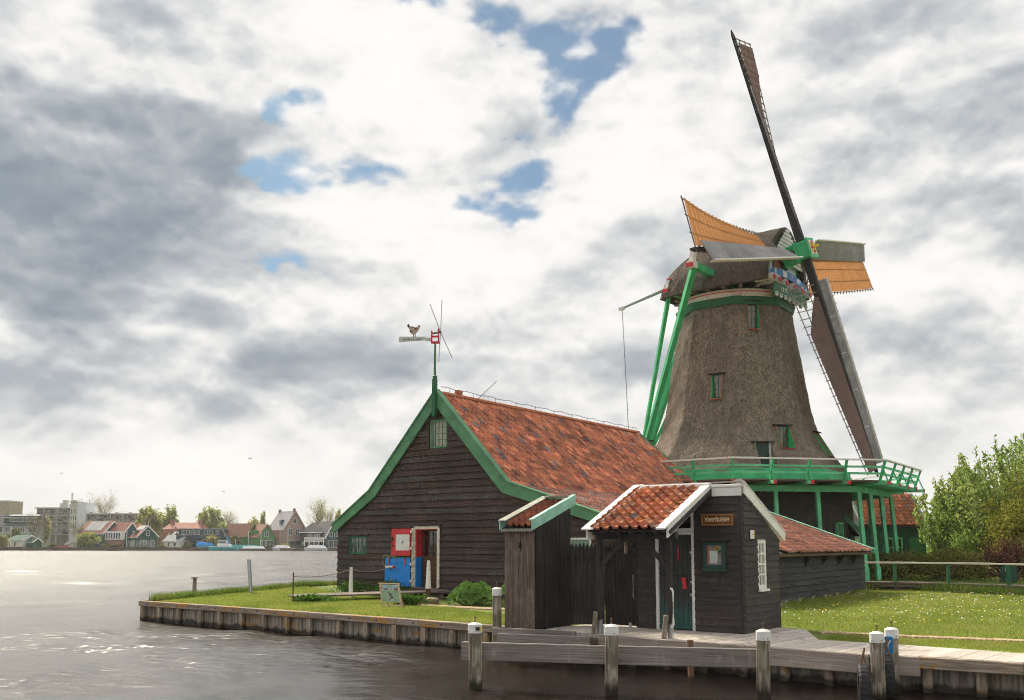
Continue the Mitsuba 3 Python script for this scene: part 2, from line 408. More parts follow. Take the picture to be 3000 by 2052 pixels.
# ------------------------------------------------------------------ material set
EA, ED = np.array([.806, -.592, 0]), np.array([.592, .806, 0])     # the two directions that barn, cabin and annex share
barn_mats = [wood('barn_board', (.04, .026, .022), (.088, .058, .049), (.15, .13, .115), 'h', None, .3),
             wood('barn_board_brown', (.045, .028, .021), (.1, .062, .048), (.16, .125, .11), 'h', None, .3),
             wood('barn_board_grey', (.048, .037, .034), (.1, .078, .071), (.17, .15, .135), 'h', None, .4)]
black_mats = [wood('black_board', (.036, .032, .032), (.07, .062, .06), (.11, .1, .095), 'h', None, .4),
              wood('black_board_warm', (.042, .035, .032), (.08, .066, .06), (.12, .105, .095), 'h', None, .4)]
annex_mats = [wood('annex_board', (.03, .029, .032), (.06, .058, .062), (.1, .095, .095), 'h', None, .3)]
dark_timber = wood('dark_timber', (.03, .027, .026), (.06, .052, .05), None, 'v')
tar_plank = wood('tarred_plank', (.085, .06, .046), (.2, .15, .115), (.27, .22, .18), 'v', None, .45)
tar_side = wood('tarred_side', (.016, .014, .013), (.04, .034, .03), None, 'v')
picket_mat = wood('picket', (.022, .02, .02), (.05, .045, .042), None, 'v')
green = flat('green_paint', (.1, .26, .13), .5, .55, .35, 3.0)
green_dark = flat('dark_green_paint', (.025, .13, .06), .5, .3)
mill_green = flat('mill_green_paint', (.06, .46, .19), .5, .45, .35, 2.2)
mill_green_pale = flat('pale_mill_green', (.15, .56, .29), .55, .5, .3, 2.2)
mint = flat('mint_paint', (.3, .58, .44), .6, .35)
white = flat('white_paint', (.78, .76, .71), .55, .2)
cream = flat('cream_paint', (.68, .62, .5), .6, .25)
red = flat('red_paint', (.62, .045, .05), .5, .25)
blue = flat('blue_paint', (.02, .25, .72), .5, .2)
pole_green = flat('pole_green', (.1, .22, .13), .5, .25)
iron = M('iron', two(pri((.05, .05, .055), .45, .7)))
steel = M('galvanised_steel', two(pri((.5, .52, .54), .35, .8)))
rust = flat('rusty_iron', (.16, .09, .055), .8, .5)
rope_mat = flat('rope', (.3, .24, .17), .9, .4, .1, 30)
rubber = flat('rubber', (.028, .027, .028), .7, .4, .3)
grey_wood = wood('grey_wood', (.17, .145, .13), (.34, .29, .26), (.42, .37, .33), 'h', None, .4, bump=.002)
pile_wood = wood('pile_wood', (.15, .12, .09), (.34, .29, .23), (.1, .085, .06), 'v', None, .8, bump=.004)
pale_beam = wood('pale_beam', (.24, .19, .16), (.44, .37, .32), (.5, .45, .4), 'h', None, .5, bump=.002)
ramp_wood = wood('ramp_wood', (.09, .065, .055), (.2, .155, .13), None, 'h')
brown_door = wood('brown_door', (.06, .032, .018), (.14, .08, .045), None, 'h')
sign_wood = wood('sign_wood', (.22, .09, .035), (.42, .2, .085), (.5, .33, .2), 'h', None, .5)
ochre_text = flat('ochre_lettering', (.72, .55, .3), .6, .2)
concrete = flat('concrete', (.36, .33, .3), .85, .4, .2, 9)
bollard_cap = flat('bollard_cap', (.72, .71, .67), .5, .22)
black_ink = flat('black_ink', (.02, .02, .025), .6, .1)
paper = flat('paper', (.66, .72, .68), .7, .1)
grey_felt = flat('grey_felt', (.4, .38, .36), .8, .2)
teal = flat('dark_teal_paint', (.028, .065, .056), .5, .25)
inside = flat('dark_inside', (.03, .026, .022), .9, .2)
curtain = flat('curtain', (.55, .45, .3), .8, .3)  # beige of the reflected sky, painted on a panel behind the gable panes
dull_back = flat('dull_back', (.2, .22, .22), .8, .5, .2, 9)
glass = M('window_glass', {'type': 'thindielectric', 'int_ior': 1.52})

def lichen_wood(name, c1, c2):
    def fn(p, n, uv):
        g = fbm(p.x * 3, p.y * 3, p.z * 50, 4)
        c = mix(c1, c2, smoothstep(.3, .75, g))
        b = fbm(p.x * 1.4, p.y * 1.4, p.z * 2.5, 3); e = fbm(p.x * 13, p.y * 13, p.z * 13, 3)
        return mix(c, (.42, .2, .035), smoothstep(.55, .62, b * .55 + e * .5) * .85)
    return M(name, two(pri(fn, .85, 0., .2)))
lichen_beam = lichen_wood('lichened_beam', (.2, .155, .12), (.42, .34, .27))

def wet_boards(name, c1, c2):
    """Sheet piling: grey above, slimy and dark where the water reaches."""
    def fn(p, n, uv):
        g = fbm(p.x * 30, p.y * 30, p.z * 3, 4); b = fbm(p.x * 1.5, p.y * 1.5, p.z * 3, 3)
        c = mix(c1, c2, smoothstep(.3, .7, g))
        c = mix(c, (.36, .19, .04), smoothstep(.6, .68, b) * .6)
        wet = smoothstep(-.36, -.46, p.z + .14 * fbm(p.x * 6, p.y * 6, 0, 3))
        return mix(c, (.025, .022, .016), wet * .9)
    return M(name, two(pri(fn, .8, 0., .3)))
sheet_pile = wet_boards('sheet_pile', (.165, .14, .11), (.37, .32, .265))
pile_wet = wet_boards('wet_post', (.22, .17, .12), (.42, .34, .26))
def bollard_fn(p, n, uv):
    a = dr.atan2(n.y, n.x)
    g = fbm(p.x * 45, p.y * 45, p.z * 2.2, 4); b = fbm(p.x * 9, p.y * 9, p.z * 4, 3)
    c = mix((.12, .095, .07), (.4, .35, .28), smoothstep(.28, .7, g))
    c = mix(c, (.1, .09, .06), smoothstep(.5, .65, b) * .6)
    c = mix(c, (.16, .15, .07), smoothstep(.55, .7, fbm(p.x * 5, p.y * 5, p.z * 1.5, 2)) * .4)
    return mix(c, (.03, .028, .015), smoothstep(-.34, -.5, p.z + .2 * (fbm(p.x * 14, p.y * 14, 0, 3) - .5)))
bollard_wood = M('bollard_wood', two({'type': 'bumpmap', 'tex': proc(lambda p, n, uv: fbm(p.x * 45, p.y * 45, p.z * 2.2, 4), .004), 'scale': .012, 'bsdf': pri(bollard_fn, .8, 0., .2)}))

# ------------------------------------------------------------------ water, land
WZ = -.59
def water_of(alpha):
    return {'type': 'roughplastic', 'distribution': 'ggx', 'alpha': alpha, 'int_ior': 1.33, 'diffuse_reflectance': {'type': 'rgb', 'value': [.013, .0078, .0048]}, 'nonlinear': False}
# the open lake is ruffled by the wind, the corner by the quay is sheltered
def cats_paws(p, n, uv):
    """Finger-long ripples in the shelter of the quay; further out the relief of the mesh takes over."""
    wx, wy = p.x + .25 * noise(p.x * 1.1, p.y * 1.1), p.y + .25 * noise(p.x * 1.3 + 9, p.y * 1.3)
    h = fbm(wx * 2.6 + .5 * wy, wy * 4.6, 0, 3) * .033
    return h * smoothstep(46, 18, p.y - p.x * .25) * (.4 + .9 * smoothstep(.3, .65, fbm(p.x * .16, p.y * .22, 2, 2))) * (.55 + .45 * smoothstep(3.5, -2.0, p.x - .1 * (p.y - 15)))
M('water', {'type': 'bumpmap', 'tex': proc(cats_paws, .01), 'scale': 1.0, 'bsdf':
            {'type': 'blendbsdf', 'weight': proc(lambda p, n, uv: smoothstep(24, 85, p.y - p.x * .3)), 'bsdf_0': water_of(.06), 'bsdf_1': water_of(.095)}})
def water_mesh():
    """Wind ripples as real relief, finest near the quay; every wave length is kept only where the mesh can carry it."""
    d = [9.0]
    while d[-1] < 332: d.append(d[-1] * 1.0034)
    d = np.array(d); th = np.linspace(-.66, .66, 400); D, TH = np.meshgrid(d, th, indexing='ij')
    X, Y = D * np.tan(TH), D; sp = .0034 * D
    wx = X + .5 * meshkit.noise(np.stack([X * .5, Y * .5, 0 * X], -1), 3); wy = Y + .5 * meshkit.noise(np.stack([X * .5, Y * .5, 0 * X], -1), 4)
    Zz = np.zeros_like(X)
    gust = .35 + .9 * meshkit_step(.3, .7, meshkit.fbm(np.stack([X * .06, Y * .09, 0 * X], -1), 3, 9))
    lee = .3 + .7 * meshkit_step(4.0, -3.0, X - .12 * (Y - 15))
    lee = np.where(Y > 45, 1, lee)
    for lam, slope, seed in ((8, .02, 1), (4.2, .045, 2), (2.2, .13, 3), (1.3, .2, 4), (.8, .16, 5), (.5, .16, 6), (.32, .2, 7)):
        c, s = math.cos(.25 * seed), math.sin(.25 * seed) * .3
        n = meshkit.noise(np.stack([(wx * c + wy * s) / lam * .9, (wy * c - wx * s) / lam * 1.35, 0 * X + seed * 7], -1), seed) - .5
        Zz += n * slope * lam * .55 * np.clip((lam / sp / 1.35 - 2) / 2, 0, 1) * gust * lee * meshkit_step(9 * lam - 2, 24 * lam + 3, Y)       # short ripples in the shelter, longer ones with more fetch
    n, m = X.shape; V = np.stack([X, Y, WZ + Zz], -1).reshape(-1, 3)
    i, j = np.meshgrid(np.arange(n - 1), np.arange(m - 1), indexing='ij'); q = (i * m + j).reshape(-1, 1)
    return V, np.vstack([q + [0, 1, m + 1], q + [0, m + 1, m]])
wm = water_mesh(); wz = WZ - .12; k0 = len(wm[0])
ww = np.array([[-1500, -40, wz], [1500, -40, wz], [1500, 3000, wz], [-1500, 3000, wz]], float)
struct('water', (np.vstack([wm[0], ww]), np.vstack([wm[1], [[k0, k0 + 1, k0 + 2], [k0, k0 + 2, k0 + 3]]])), 'material_water', True)

QF = [(-11.78, 29.2), (-7.93, 26.36), (-5.4, 24.39), (-3.51, 23.01), (-.45, 20.51), (.62, 19.62)]
DF = [(.62, 19.25), (1.68, 18.57), (4.57, 16.19), (5.9, 15.14), (6.59, 14.87), (7.84, 14.1), (14, 10.3)]
QI = [(-11.6, 29.35), (-7.85, 26.55), (-5.3, 24.57), (-3.4, 23.18), (-.35, 20.68), (.72, 19.8)]
LAND = Polygon(QI + [(1.75, 19.1), (4.8, 16.9), (5.9, 15.9), (7.0, 15.4), (14.3, 11.1), (40, 4), (160, 30), (160, 260), (20, 260), (4, 76), (-6.3, 46), (-9.2, 38.42)])
def turf_fn(p, n, uv):
    g = fbm(p.x * .9, p.y * .9, 0, 3); h = fbm(p.x * 14, p.y * 14, 0, 3)
    c = mix((.07, .105, .02), (.17, .2, .045), smoothstep(.3, .7, g * .6 + h * .4))
    return mix(c, (.15, .12, .06), smoothstep(.62, .75, fbm(p.x * 2.3, p.y * 2.3, 5, 3)) * .5)
M('turf', two(pri(turf_fn, .9, 0., .1)))
struct('lawn_ground', slab(LAND, -.35, -.012), 'material_turf')
far_land = Polygon([(-1400, 334), (1400, 334), (1400, 2900), (-1400, 2900)])
struct('far_bank', slab(far_land, -1.2, .35), 'material_turf')

def grass_mat(name, c1, c2, c3, t=.9):
    def fn(p, n, uv):
        g = fbm(p.x * .8, p.y * .8, 0, 3); h = cell_rand(p.x * 40, p.y * 40)
        c = mix(c1, c2, smoothstep(.25, .75, g * .6 + h * .45))
        return mix(c, c3, smoothstep(.55, .7, fbm(p.x * 1.9 + 4, p.y * 1.9, 0, 3)) * .6)
    return M(name, {'type': 'principledthin', 'base_color': proc(fn), 'roughness': .5, 'diff_trans': t})
lawn_mat = grass_mat('lawn_grass', (.2, .265, .05), (.35, .4, .085), (.41, .38, .13))
rank_mat = grass_mat('rank_grass', (.09, .16, .03), (.2, .27, .05), (.24, .24, .08))
rng = np.random.default_rng(5)
def lawn(poly, n, hgt, wid, seed, mat=None, key='grass', label='short mown grass', lean=.6):
    r = np.random.default_rng(seed); q = scatter(poly, n, r)
    patch = meshkit.fbm(np.stack([q[:, 0] * .9, q[:, 1] * .9, q[:, 0] * 0], 1), 3, seed)
    P = np.column_stack([q, np.full(n, -.012)])
    V, F = blades(P, hgt * (.55 + .9 * patch), wid, r, lean)
    k = put(key, (V, F), mat or lawn_mat, False, kind='stuff'); labels[k] |= {'label': label, 'category': 'grass'}
peninsula = Polygon([(-11.6, 29.25), (-7.9, 26.6), (-5.4, 24.6), (-3.5, 23.2), (-.45, 20.75), (.7, 19.75), (1.5, 20.4), (-6.3, 33.6), (-8.8, 39), (-9.2, 38.2)])
lawn(peninsula, 130000, .07, .012, 3, label='grass on the tongue of land in front of the black barn')
meadow = Polygon([(6.1, 20.4), (6.5, 18.75), (9.6, 17.4), (14.5, 15.6), (27, 17), (27, 36), (15.2, 36.2), (13.0, 35), (8.3, 28.3), (5.2, 21.6)])
lawn(meadow, 170000, .085, .014, 4, key='grass', label='flowery lawn beside the black cabin and the low shed')
verge = Polygon([(6.0, 17.6), (7.05, 16.75), (8.6, 15.45), (14.5, 12.3), (15, 14.5), (9.6, 16.8), (7.6, 17.65), (6.4, 18.4)])
lawn(verge, 36000, .05, .011, 6, label='narrow strip of grass between brick edging and dock')
edge = Polygon([(-11.65, 29.3), (-11.2, 28.9), (-10.3, 32.5), (-8.9, 38.5), (-7.6, 41), (-8.5, 41), (-9.4, 38.4)])
lawn(edge, 9000, .24, .02, 7, rank_mat, label='tall rough grass along the back edge of the tongue of land')
back_field = Polygon([(14, 37), (60, 20), (75, 60), (30, 60), (16, 52)])
lawn(back_field, 40000, .2, .03, 9, rank_mat, label='rough grass behind the footbridge')
lawn(Polygon([(13.2, 35.3), (15, 35.9), (17.3, 32.3), (20, 28), (21, 28.5), (18, 33.4), (15.5, 37.2), (13.2, 36.3)]), 9000, .3, .025, 12, rank_mat, label='weeds along the foot of the footbridge')

def smooth01(x, a, b):
    return meshkit_step(a, b, x)

def flowers(key, label, poly, n, size, mat, seed, pred):
    r = np.random.default_rng(seed); q = scatter(poly, n * 6, r)
    d = meshkit.fbm(np.stack([q[:, 0] * .55, q[:, 1] * .55, q[:, 0] * 0], 1), 3, seed)
    q = q[pred(q, d, r)][:n]; V, F = [], []
    a = np.arange(6) * np.pi / 3
    for i, (x, y) in enumerate(q):
        s = size * r.uniform(.7, 1.3); z = r.uniform(.06, .12); t = r.normal(0, .35, 2)
        c = np.stack([np.cos(a) * s, np.sin(a) * s, (np.cos(a) * t[0] + np.sin(a) * t[1]) * s], 1) + [x, y, z]
        V.append(np.vstack([c, [[x, y, z + .3 * s]]])); F += [[7 * i + j, 7 * i + (j + 1) % 6, 7 * i + 6] for j in range(6)]
    k = put(key, (np.vstack(V), np.array(F)), mat, False, kind='stuff'); labels[k] |= {'label': label, 'category': 'flowers'}
daisy = M('daisy_white', two(pri((.85, .84, .78), .6))); dandelion = M('dandelion_yellow', two(pri((.8, .58, .03), .6)))
mead_far = meadow.intersection(sbox(6, 19.6, 30, 40))
flowers('daisies', 'white daisies scattered over the lawn', mead_far, 1500, .016, daisy, 21, lambda q, d, r: (d > .47) & (r.random(len(q)) < smooth01(q[:, 1], 19, 24)))
flowers('dandelions', 'yellow dandelions dotted among the daisies', mead_far, 420, .021, dandelion, 22, lambda q, d, r: (d > .35) & (r.random(len(q)) < .6))

# ------------------------------------------------------------------ quay round the tongue of land
def along(L, s):
    P = np.array(L, float); seg = np.linalg.norm(np.diff(P, axis=0), axis=1); c = np.r_[0, np.cumsum(seg)]
    s = np.clip(s, 0, c[-1] - 1e-6); i = int(np.searchsorted(c, s, 'right') - 1)
    d = (P[i + 1] - P[i]) / seg[i]
    return P[i] + d * (s - c[i]), d, c[-1]
quay = thing('quay_wall', 'weathered timber sheet piling with capping beam round the grassy tongue of land', 'quay wall')
Ltot = along(QF, 0)[2]
s = 0.0; pr = random.Random(2)
while s < Ltot - .1:                      # planks of the piling
    w = pr.uniform(.2, .26); p, d, _ = along(QF, s + w / 2); n = np.array([d[1], -d[0]])
    f = Fr([*(p - n * .05), 0], d)
    f.put(quay + '__plank', bx(-w / 2 + .004, w / 2 - .004, pr.uniform(-.012, .012) - .03, .03, -1.2, -.1), sheet_pile)
    s += w
s = .15
while s < Ltot:                           # posts in front of it
    p, d, _ = along(QF, s); n = np.array([d[1], -d[0]]); f = Fr([*(p + n * .09), 0], d)
    f.put(quay + '__post', bx(-.075, .075, -.05, .06, -1.2, -.155, .012), pile_wet)
    s += 1.02 + pr.uniform(-.12, .12)
s = 0
while s < Ltot - .05:                     # capping in lengths
    ln = min(pr.uniform(2.6, 3.6), Ltot - s); p, d, _ = along(QF, s + .01); q, _, _ = along(QF, s + ln - .01); n = np.array([d[1], -d[0]])
    p, q = p + n * .06, q + n * .06
    put(quay + '__capping', beam([*p, -.07], [*q, -.07], .2, .16, b=.012), lichen_beam)
    for t in (.2, .5, .8):
        c = p + (q - p) * t + n * .1
        put(quay + '__bolt', trimesh.creation.cylinder(.022, .02, sections=10, transform=trimesh.geometry.align_vectors([0, 0, 1], [n[0], n[1], 0]) if False else Fr([*c, -.07], d).m @ trimesh.transformations.rotation_matrix(np.pi / 2, [1, 0, 0])), iron)
    s += ln
for (p, q) in (((-11.83, 29.2), (-9.4, 38.42)), ((-9.4, 38.42), (-6.5, 45))):
    put(quay + '__back_board', beam([*p, -.35], [*q, -.35], .06, .72), sheet_pile)

# ------------------------------------------------------------------ dock in front of the cabin
dock = thing('dock', 'pale timber and stone dock in front of the black cabin', 'dock')
DB = [(1.0, 20.2), (2.9, 21.5), (5.75, 20.0), (6.22, 19.37), (5.8, 17.39), (7.01, 16.57), (8.48, 15.24), (14.4, 11.6)]
DP = Polygon(DF + DB[::-1])
def deck_fn(p, n, uv):
    g = fbm(p.x * 22, p.y * 22, p.z * 22, 3); b = fbm(p.x * .8, p.y * .8, 0, 3)
    sl_ = (p.x - 1.68) * .745 - (p.y - 18.57) * .667
    c = mix((.32, .275, .235), (.58, .52, .46), g * .55 + b * .45) * (.84 + .3 * cell_rand(dr.floor(sl_ / .1865), 3))
    return mix(c, (.17, .15, .12), smoothstep(.6, .75, fbm(p.x * 3, p.y * 3, 2, 3)) * .5)
M('deck_board', two(pri(deck_fn, .85, 0., .2)))
i = 0; s = -2.2
dv = np.array([.745, -.667]); nv = np.array([.667, .745])
while s < 14.5:                           # boards run back from the water's edge
    w = .185 if s < 5.4 else .36
    c = np.array([1.68, 18.57]) + dv * s
    skew = nv if s < 5.4 else nv
    strip = Polygon([c - skew * 4, c + dv * (w - .011) - skew * 4, c + dv * (w - .011) + skew * 5, c + skew * 5]).intersection(DP)
    for g in getattr(strip, 'geoms', [strip]):
        if g.geom_type == 'Polygon' and g.area > .01:
            m = slab(g, -.07, pr.uniform(-.004, .001)); put(dock + '__board', m, 'material_deck_board')
    s += w
def deck_front(i0, i1, z0, z1, mat, name, off=.05, w=.1):
    for p, q in zip(DF[i0:i1], DF[i0 + 1:i1 + 1]):
        p, q = np.array(p), np.array(q); d = (q - p) / np.linalg.norm(q - p); n = np.array([d[1], -d[0]])
        put(dock + '__' + name, beam([*(p + n * off), (z0 + z1) / 2], [*(q + n * off - d * .004), (z0 + z1) / 2], w, z1 - z0, b=.012), mat)
deck_front(1, 4, -.315, -.004, pale_beam, 'edge_beam')
deck_front(4, 6, -.19, -.006, lichen_beam, 'edge_beam')
put(dock + '__joist', beam([-.3, 18.9, -.11], [1.55, 18.25, -.11], .08, .17, b=.01), grey_wood, label='grey beam end below the left corner of the dock')
put(dock + '__joist', beam([.75, 18.95, -.14], [1.72, 18.42, -.14], .1, .14, b=.01), ramp_wood)
ln = along(DF, 0)[2]; s = .1
while s < ln - 1:                         # sheet piling and posts set back under the dock
    p, d, _ = along(DF, s); n = np.array([d[1], -d[0]])
    Fr([*(p - n * .3), 0], d).put(dock + '__plank', bx(-.125, .121, -.02 + pr.uniform(-.01, .01), .03, -1.2, -.075), sheet_pile)
    s += .25
for s in np.arange(.5, ln - 1, .78):
    p, d, _ = along(DF, s); n = np.array([d[1], -d[0]])
    Fr([*(p - n * .16), 0], d).put(dock + '__post', bx(-.075, .075, -.07, .07, -1.25, -.08, .012), pile_wet)
put(dock + '__post', beam([3.25, 16.75, -1.2], [3.25, 16.75, .06], .09, .09), rust, label='short rusty post in front of the edge beam')

# ------------------------------------------------------------------ mooring posts, fender planks, tyres
def bollard(x, y, top, r, label, rng, lean=(0, 0), group='mooring posts with white caps'):
    k = thing('mooring_post', label, 'mooring post', group)
    zs = np.linspace(-1.6, top - .1, 16); n = 28; ang = np.arange(n) * 2 * np.pi / n; V = []
    for z in zs:
        rr = r * (1.0 + .03 * np.sin(ang * 3 + z * 2) + .02 * np.sin(ang * 7 + x)) * (.97 + .03 * (top - z))
        o = np.array(lean) * (z - WZ)
        V.append(np.stack([x + o[0] + rr * np.cos(ang), y + o[1] + rr * np.sin(ang), 0 * ang + z], 1))
    V = np.vstack(V); F = [f for i in range(len(zs) - 1) for j in range(n) for f in ([i * n + j, i * n + (j + 1) % n, (i + 1) * n + (j + 1) % n], [i * n + j, (i + 1) * n + (j + 1) % n, (i + 1) * n + j])]
    put(k + '__pile', (V, np.array(F)), bollard_wood, 40)
    o = np.array(lean) * (top - WZ); at = (x + o[0], y + o[1], top)
    put(k + '__cap', lathe([(r * 1.03, -.135), (r * 1.06, -.13), (r * 1.06, -.004), (r * 1.04, .006), (r * .55, .034), (0, .044)], 32, at), bollard_cap, 30)
    put(k + '__pin', cat([lathe([(.011, .03), (.009, .11)], 10, at), trimesh.creation.icosphere(2, .02)]).copy() if False else cat([lathe([(.011, .03), (.009, .115)], 10, at), lathe([(0.0, .1), (.016, .108), (.02, .122), (.014, .136), (0, .14)], 12, at)]), rust, 40)
    for a in (.3, 1.9, 3.6, 5.0):
        put(k + '__rivet', lathe([(.009, -.005), (.009, .005), (0, .008)], 8).apply_transform(trimesh.transformations.euler_matrix(0, np.pi / 2, a - np.pi / 2 * 0)).apply_translation([at[0] + r * 1.06 * math.cos(a), at[1] + r * 1.06 * math.sin(a), top - .1]), rust)
    return k, at
k1, at1 = bollard(-.6, 15.22, .47, .112, 'mooring post with a sticker on its cap at the left end of the grey fender', rng, (-.012, 0))
bollard(1.59, 14.78, .48, .106, 'white-capped mooring post at the middle of the grey fender', rng, (.012, 0))
bollard(3.91, 14.36, .44, .107, 'white-capped mooring post at the right end of the grey fender', rng, (.02, .0))
bollard(5.73, 14.42, .4, .104, 'mooring post with a tyre on its left side, nearer of the right pair', rng, (0, 0))
bollard(6.18, 14.95, .415, .102, 'mooring post behind and right of the blue sign, farther of the right pair', rng, (0, 0))
bollard(-.32, 19.4, .85, .098, 'tall white-capped mooring post beside the dark outhouse', rng, (0, 0))
f = Fr([at1[0], at1[1], at1[2]], (1, .15))
f.put(k1 + '__sticker', bx(-.005, .06, -.1215, -.1195, -.085, -.03), black_ink); f.put(k1 + '__sticker', bx(.068, .1, -.115, -.1, -.095, -.02), flat('sticker_yellow', (.75, .55, .15)))
fe = thing('fender', 'long grey timber fender fixed behind three mooring posts', 'fender')
P0, P1, P2 = np.array([-.84, 15.44, .02]), np.array([1.66, 15.0, .0]), np.array([3.93, 14.58, -.005])
put(fe + '__plank', beam(P0, P1 - [.004, 0, 0], .09, .3, b=.012), grey_wood); put(fe + '__plank', beam(P1 + [.004, 0, 0], P2, .09, .3, b=.012), grey_wood)
one('fender', 'short grey timber fender between the tall mooring post and the dock', 'fender', beam([-.4, 19.25, -.02], [1.3, 18.7, -.05], .09, .17, b=.012), grey_wood)

def tyre(x, y, z, ang, label):
    k = thing('tyre', label, 'tyre')
    R, r = .255, .085; prof = [(-.075, .62), (-.085, .8), (-.08, .95), (-.05, 1.0), (.05, 1.0), (.08, .95), (.085, .8), (.075, .62), (.055, .66), (.06, .84), (0, .93), (-.06, .84), (-.055, .66)]
    n, m = 72, len(prof); V, F = [], []
    for i in range(n):
        a = 2 * np.pi * i / n; g = .006 if i % 3 == 0 else 0
        for (w, q) in prof:
            rr = R * q * 1.25 - (g if q > .94 and abs(w) < .081 else 0)
            V.append([w, rr * math.cos(a), rr * math.sin(a) * 1.12])
        for j in range(m):
            F += [[i * m + j, ((i + 1) % n) * m + j, ((i + 1) % n) * m + (j + 1) % m], [i * m + j, ((i + 1) % n) * m + (j + 1) % m, i * m + (j + 1) % m]]
    fr = Fr([x, y, z], (math.cos(ang), math.sin(ang)))
    fr.put(k + '__casing', trimesh.Trimesh(V, F, process=False), rubber)
    for dx in (-.02, .02):
        fr.put(k + '__rope', tube([[dx, 0, .3], [dx * 1.5, .02, .38], [dx * .5, .05, .47], [.03, .1, .6]], .013, 6), rust)
    return k
tyre(5.47, 14.34, -.42, -.3, 'black tyre hung from a rope on the nearer mooring post')
tyre(5.97, 14.66, -.3, -.3, 'black tyre half hidden between the two right mooring posts')
sg = thing('sign', 'small blue sign with a white letter between two mooring posts', 'sign')
f = Fr([5.98, 14.78, .1], (1, -.05))
f.put(sg + '__panel', bx(-.22, .14, 0, .012, -.05, .22), flat('sign_blue', (.01, .17, .42), .4, .1))
m = meshkit.text_mesh('Y', .13, .003); m.apply_transform(trimesh.transformations.rotation_matrix(np.pi / 2, [1, 0, 0])); m.apply_translation([-.0, -.001, .03]); f.put(sg + '__letter', m, white)
# ------------------------------------------------------------------ the black barn
barn = thing('barn', 'black weatherboarded barn with green gable boards and red pantile roof', 'barn')
BO = np.array([-6.62, 34.76, 0.0])                   # left corner of the gable
bf = Fr(BO, (.806, -.592)); br = random.Random(11)
AX, AZ, KL, KR, KZ, EL, ERX, EZ = 4.98, 7.09, 1.9, 7.96, 3.72, -.12, 11.6, 2.6
outline = Polygon([(0, .1), (11.5, .1), (11.5, EZ - .02), (KR, KZ - .12), (AX, AZ - .12), (KL, KZ - .12), (0, 2.55)])
door = sbox(3.98, .28, 5.05, 2.42); gw = sbox(4.61, 5.16, 5.45, 6.2); lw = sbox(.62, 1.42, 1.56, 2.12); w3 = sbox(10.42, 1.1, 11.3, 2.02)
for hole in (door, gw, lw, w3): outline = outline.difference(hole)
wall_boards(bf, outline, .232, .1, barn_mats, barn + '__plank', br, thick=.03, lap=.035, tilt=.065, wav=.007, split=.3)
# side and back walls, behind
for fr, L in ((Fr(bf.pt(11.5, 0, 0), (.592, .806)), 15.5),):
    wall_boards(fr, Polygon([(0, .1), (L, .1), (L, 2.5), (0, 2.5)]), .3, .1, barn_mats, barn + '__plank', br, split=0)
put(barn + '__wall', bf(bx(0, .1, .1, 15.0, .1, 2.4)), barn_mats[2], label='long left wall facing the water')
put(barn + '__wall', bf(prism([(0, .1), (11.5, .1), (11.5, EZ), (KR, KZ - .1), (AX, AZ - .1), (KL, KZ - .1), (0, 2.5)], 15.2, 15.3)), barn_mats[0], label='rear gable wall')
put(barn + '__wall', bf(prism([(.05, .1), (11.4, .1), (11.4, EZ - .1), (KR, KZ - .25), (AX, AZ - .3), (KL, KZ - .25), (.05, 2.4)], 1.6, 1.65)), inside, label='dark partition inside')
for x in (.3, 2.4, 5.8, 7.9, 10.2): put(barn + '__pier', bf(bx(x - .2, x + .2, .05, .4, -.4, .1)), sheet_pile)
# roof
roof = barn + '__roof'
def slope(x0, z0, x1, z1, ya, yb0, yb1, t=.06):
    """A board deck from (x0, z0) to (x1, z1), its far end running from yb0 to yb1."""
    n = np.array([z0 - z1, 0, x1 - x0], float); n /= np.linalg.norm(n); n *= np.sign(n[2])
    P = np.array([[x0, ya, z0], [x1, ya, z1], [x1, yb1, z1], [x0, yb0, z0]], float)
    return trimesh.convex.convex_hull(np.vstack([P, P - n * t]))
SY0, SY1, SY2 = 14.75, 17.3, 17.6
put(roof, cat([bf(slope(AX, AZ, KR, KZ, -.12, SY0, SY1)), bf(slope(KR, KZ, ERX, EZ, -.12, SY1, SY2)), bf(slope(AX, AZ, KL, KZ, -.12, SY0, SY0)), bf(slope(KL, KZ, EL, 2.45, -.12, SY0, SY0))]), dark_timber)
RP = [(0, (0.779, 0.33, 0.189)), (0.3, (0.684, 0.266, 0.153)), (0.52, (0.566, 0.212, 0.13)), (0.75, (0.448, 0.171, 0.118)), (0.9, (0.283, 0.142, 0.106)), (0.965, (0.26, 0.236, 0.248))]
RP2 = [(0, (0.56, 0.258, 0.179)), (0.3, (0.515, 0.235, 0.174)), (0.5, (0.426, 0.19, 0.14)), (0.7, (0.358, 0.246, 0.207)), (0.85, (0.246, 0.179, 0.157)), (0.94, (0.37, 0.347, 0.347))]
def roof_side(xt, zt, xl, zl, sgn, pal, aged, rows, ncol, seed, keep, skip, limit, nm):
    top, low = bf.pt(xt, 0, zt), bf.pt(xl, 0, zl); up = (top - low); ln = np.linalg.norm(up); up /= ln
    ex = ED if sgn > 0 else -ED
    O = low if sgn > 0 else bf.pt(xl, SY0, zl)
    n = np.cross(ex, up); h = ln / rows
    mt = tiled(nm, O, ex, up, .235, h, pal, aged, seed)
    tile_field(roof, O + n * .02, ex, up, ncol, rows, .235, h, mt, limit, seed, keep, skip_part=skip)
    return mt
lnu = math.hypot(KR - AX, AZ - KZ); lnl = math.hypot(ERX - KR, KZ - EZ)
m1 = roof_side(AX, AZ, KR, KZ, 1, RP, .5, 17, 74, 3, lambda x, y: x < SY0 + (SY1 - SY0) * (1 - y / lnu), False, 190, 'barn_tile')
roof_side(KR, KZ, ERX, EZ, 1, RP2, .5, 14, 72, 4, lambda x, y: x < SY1 - .2, False, 110, 'barn_tile_low')
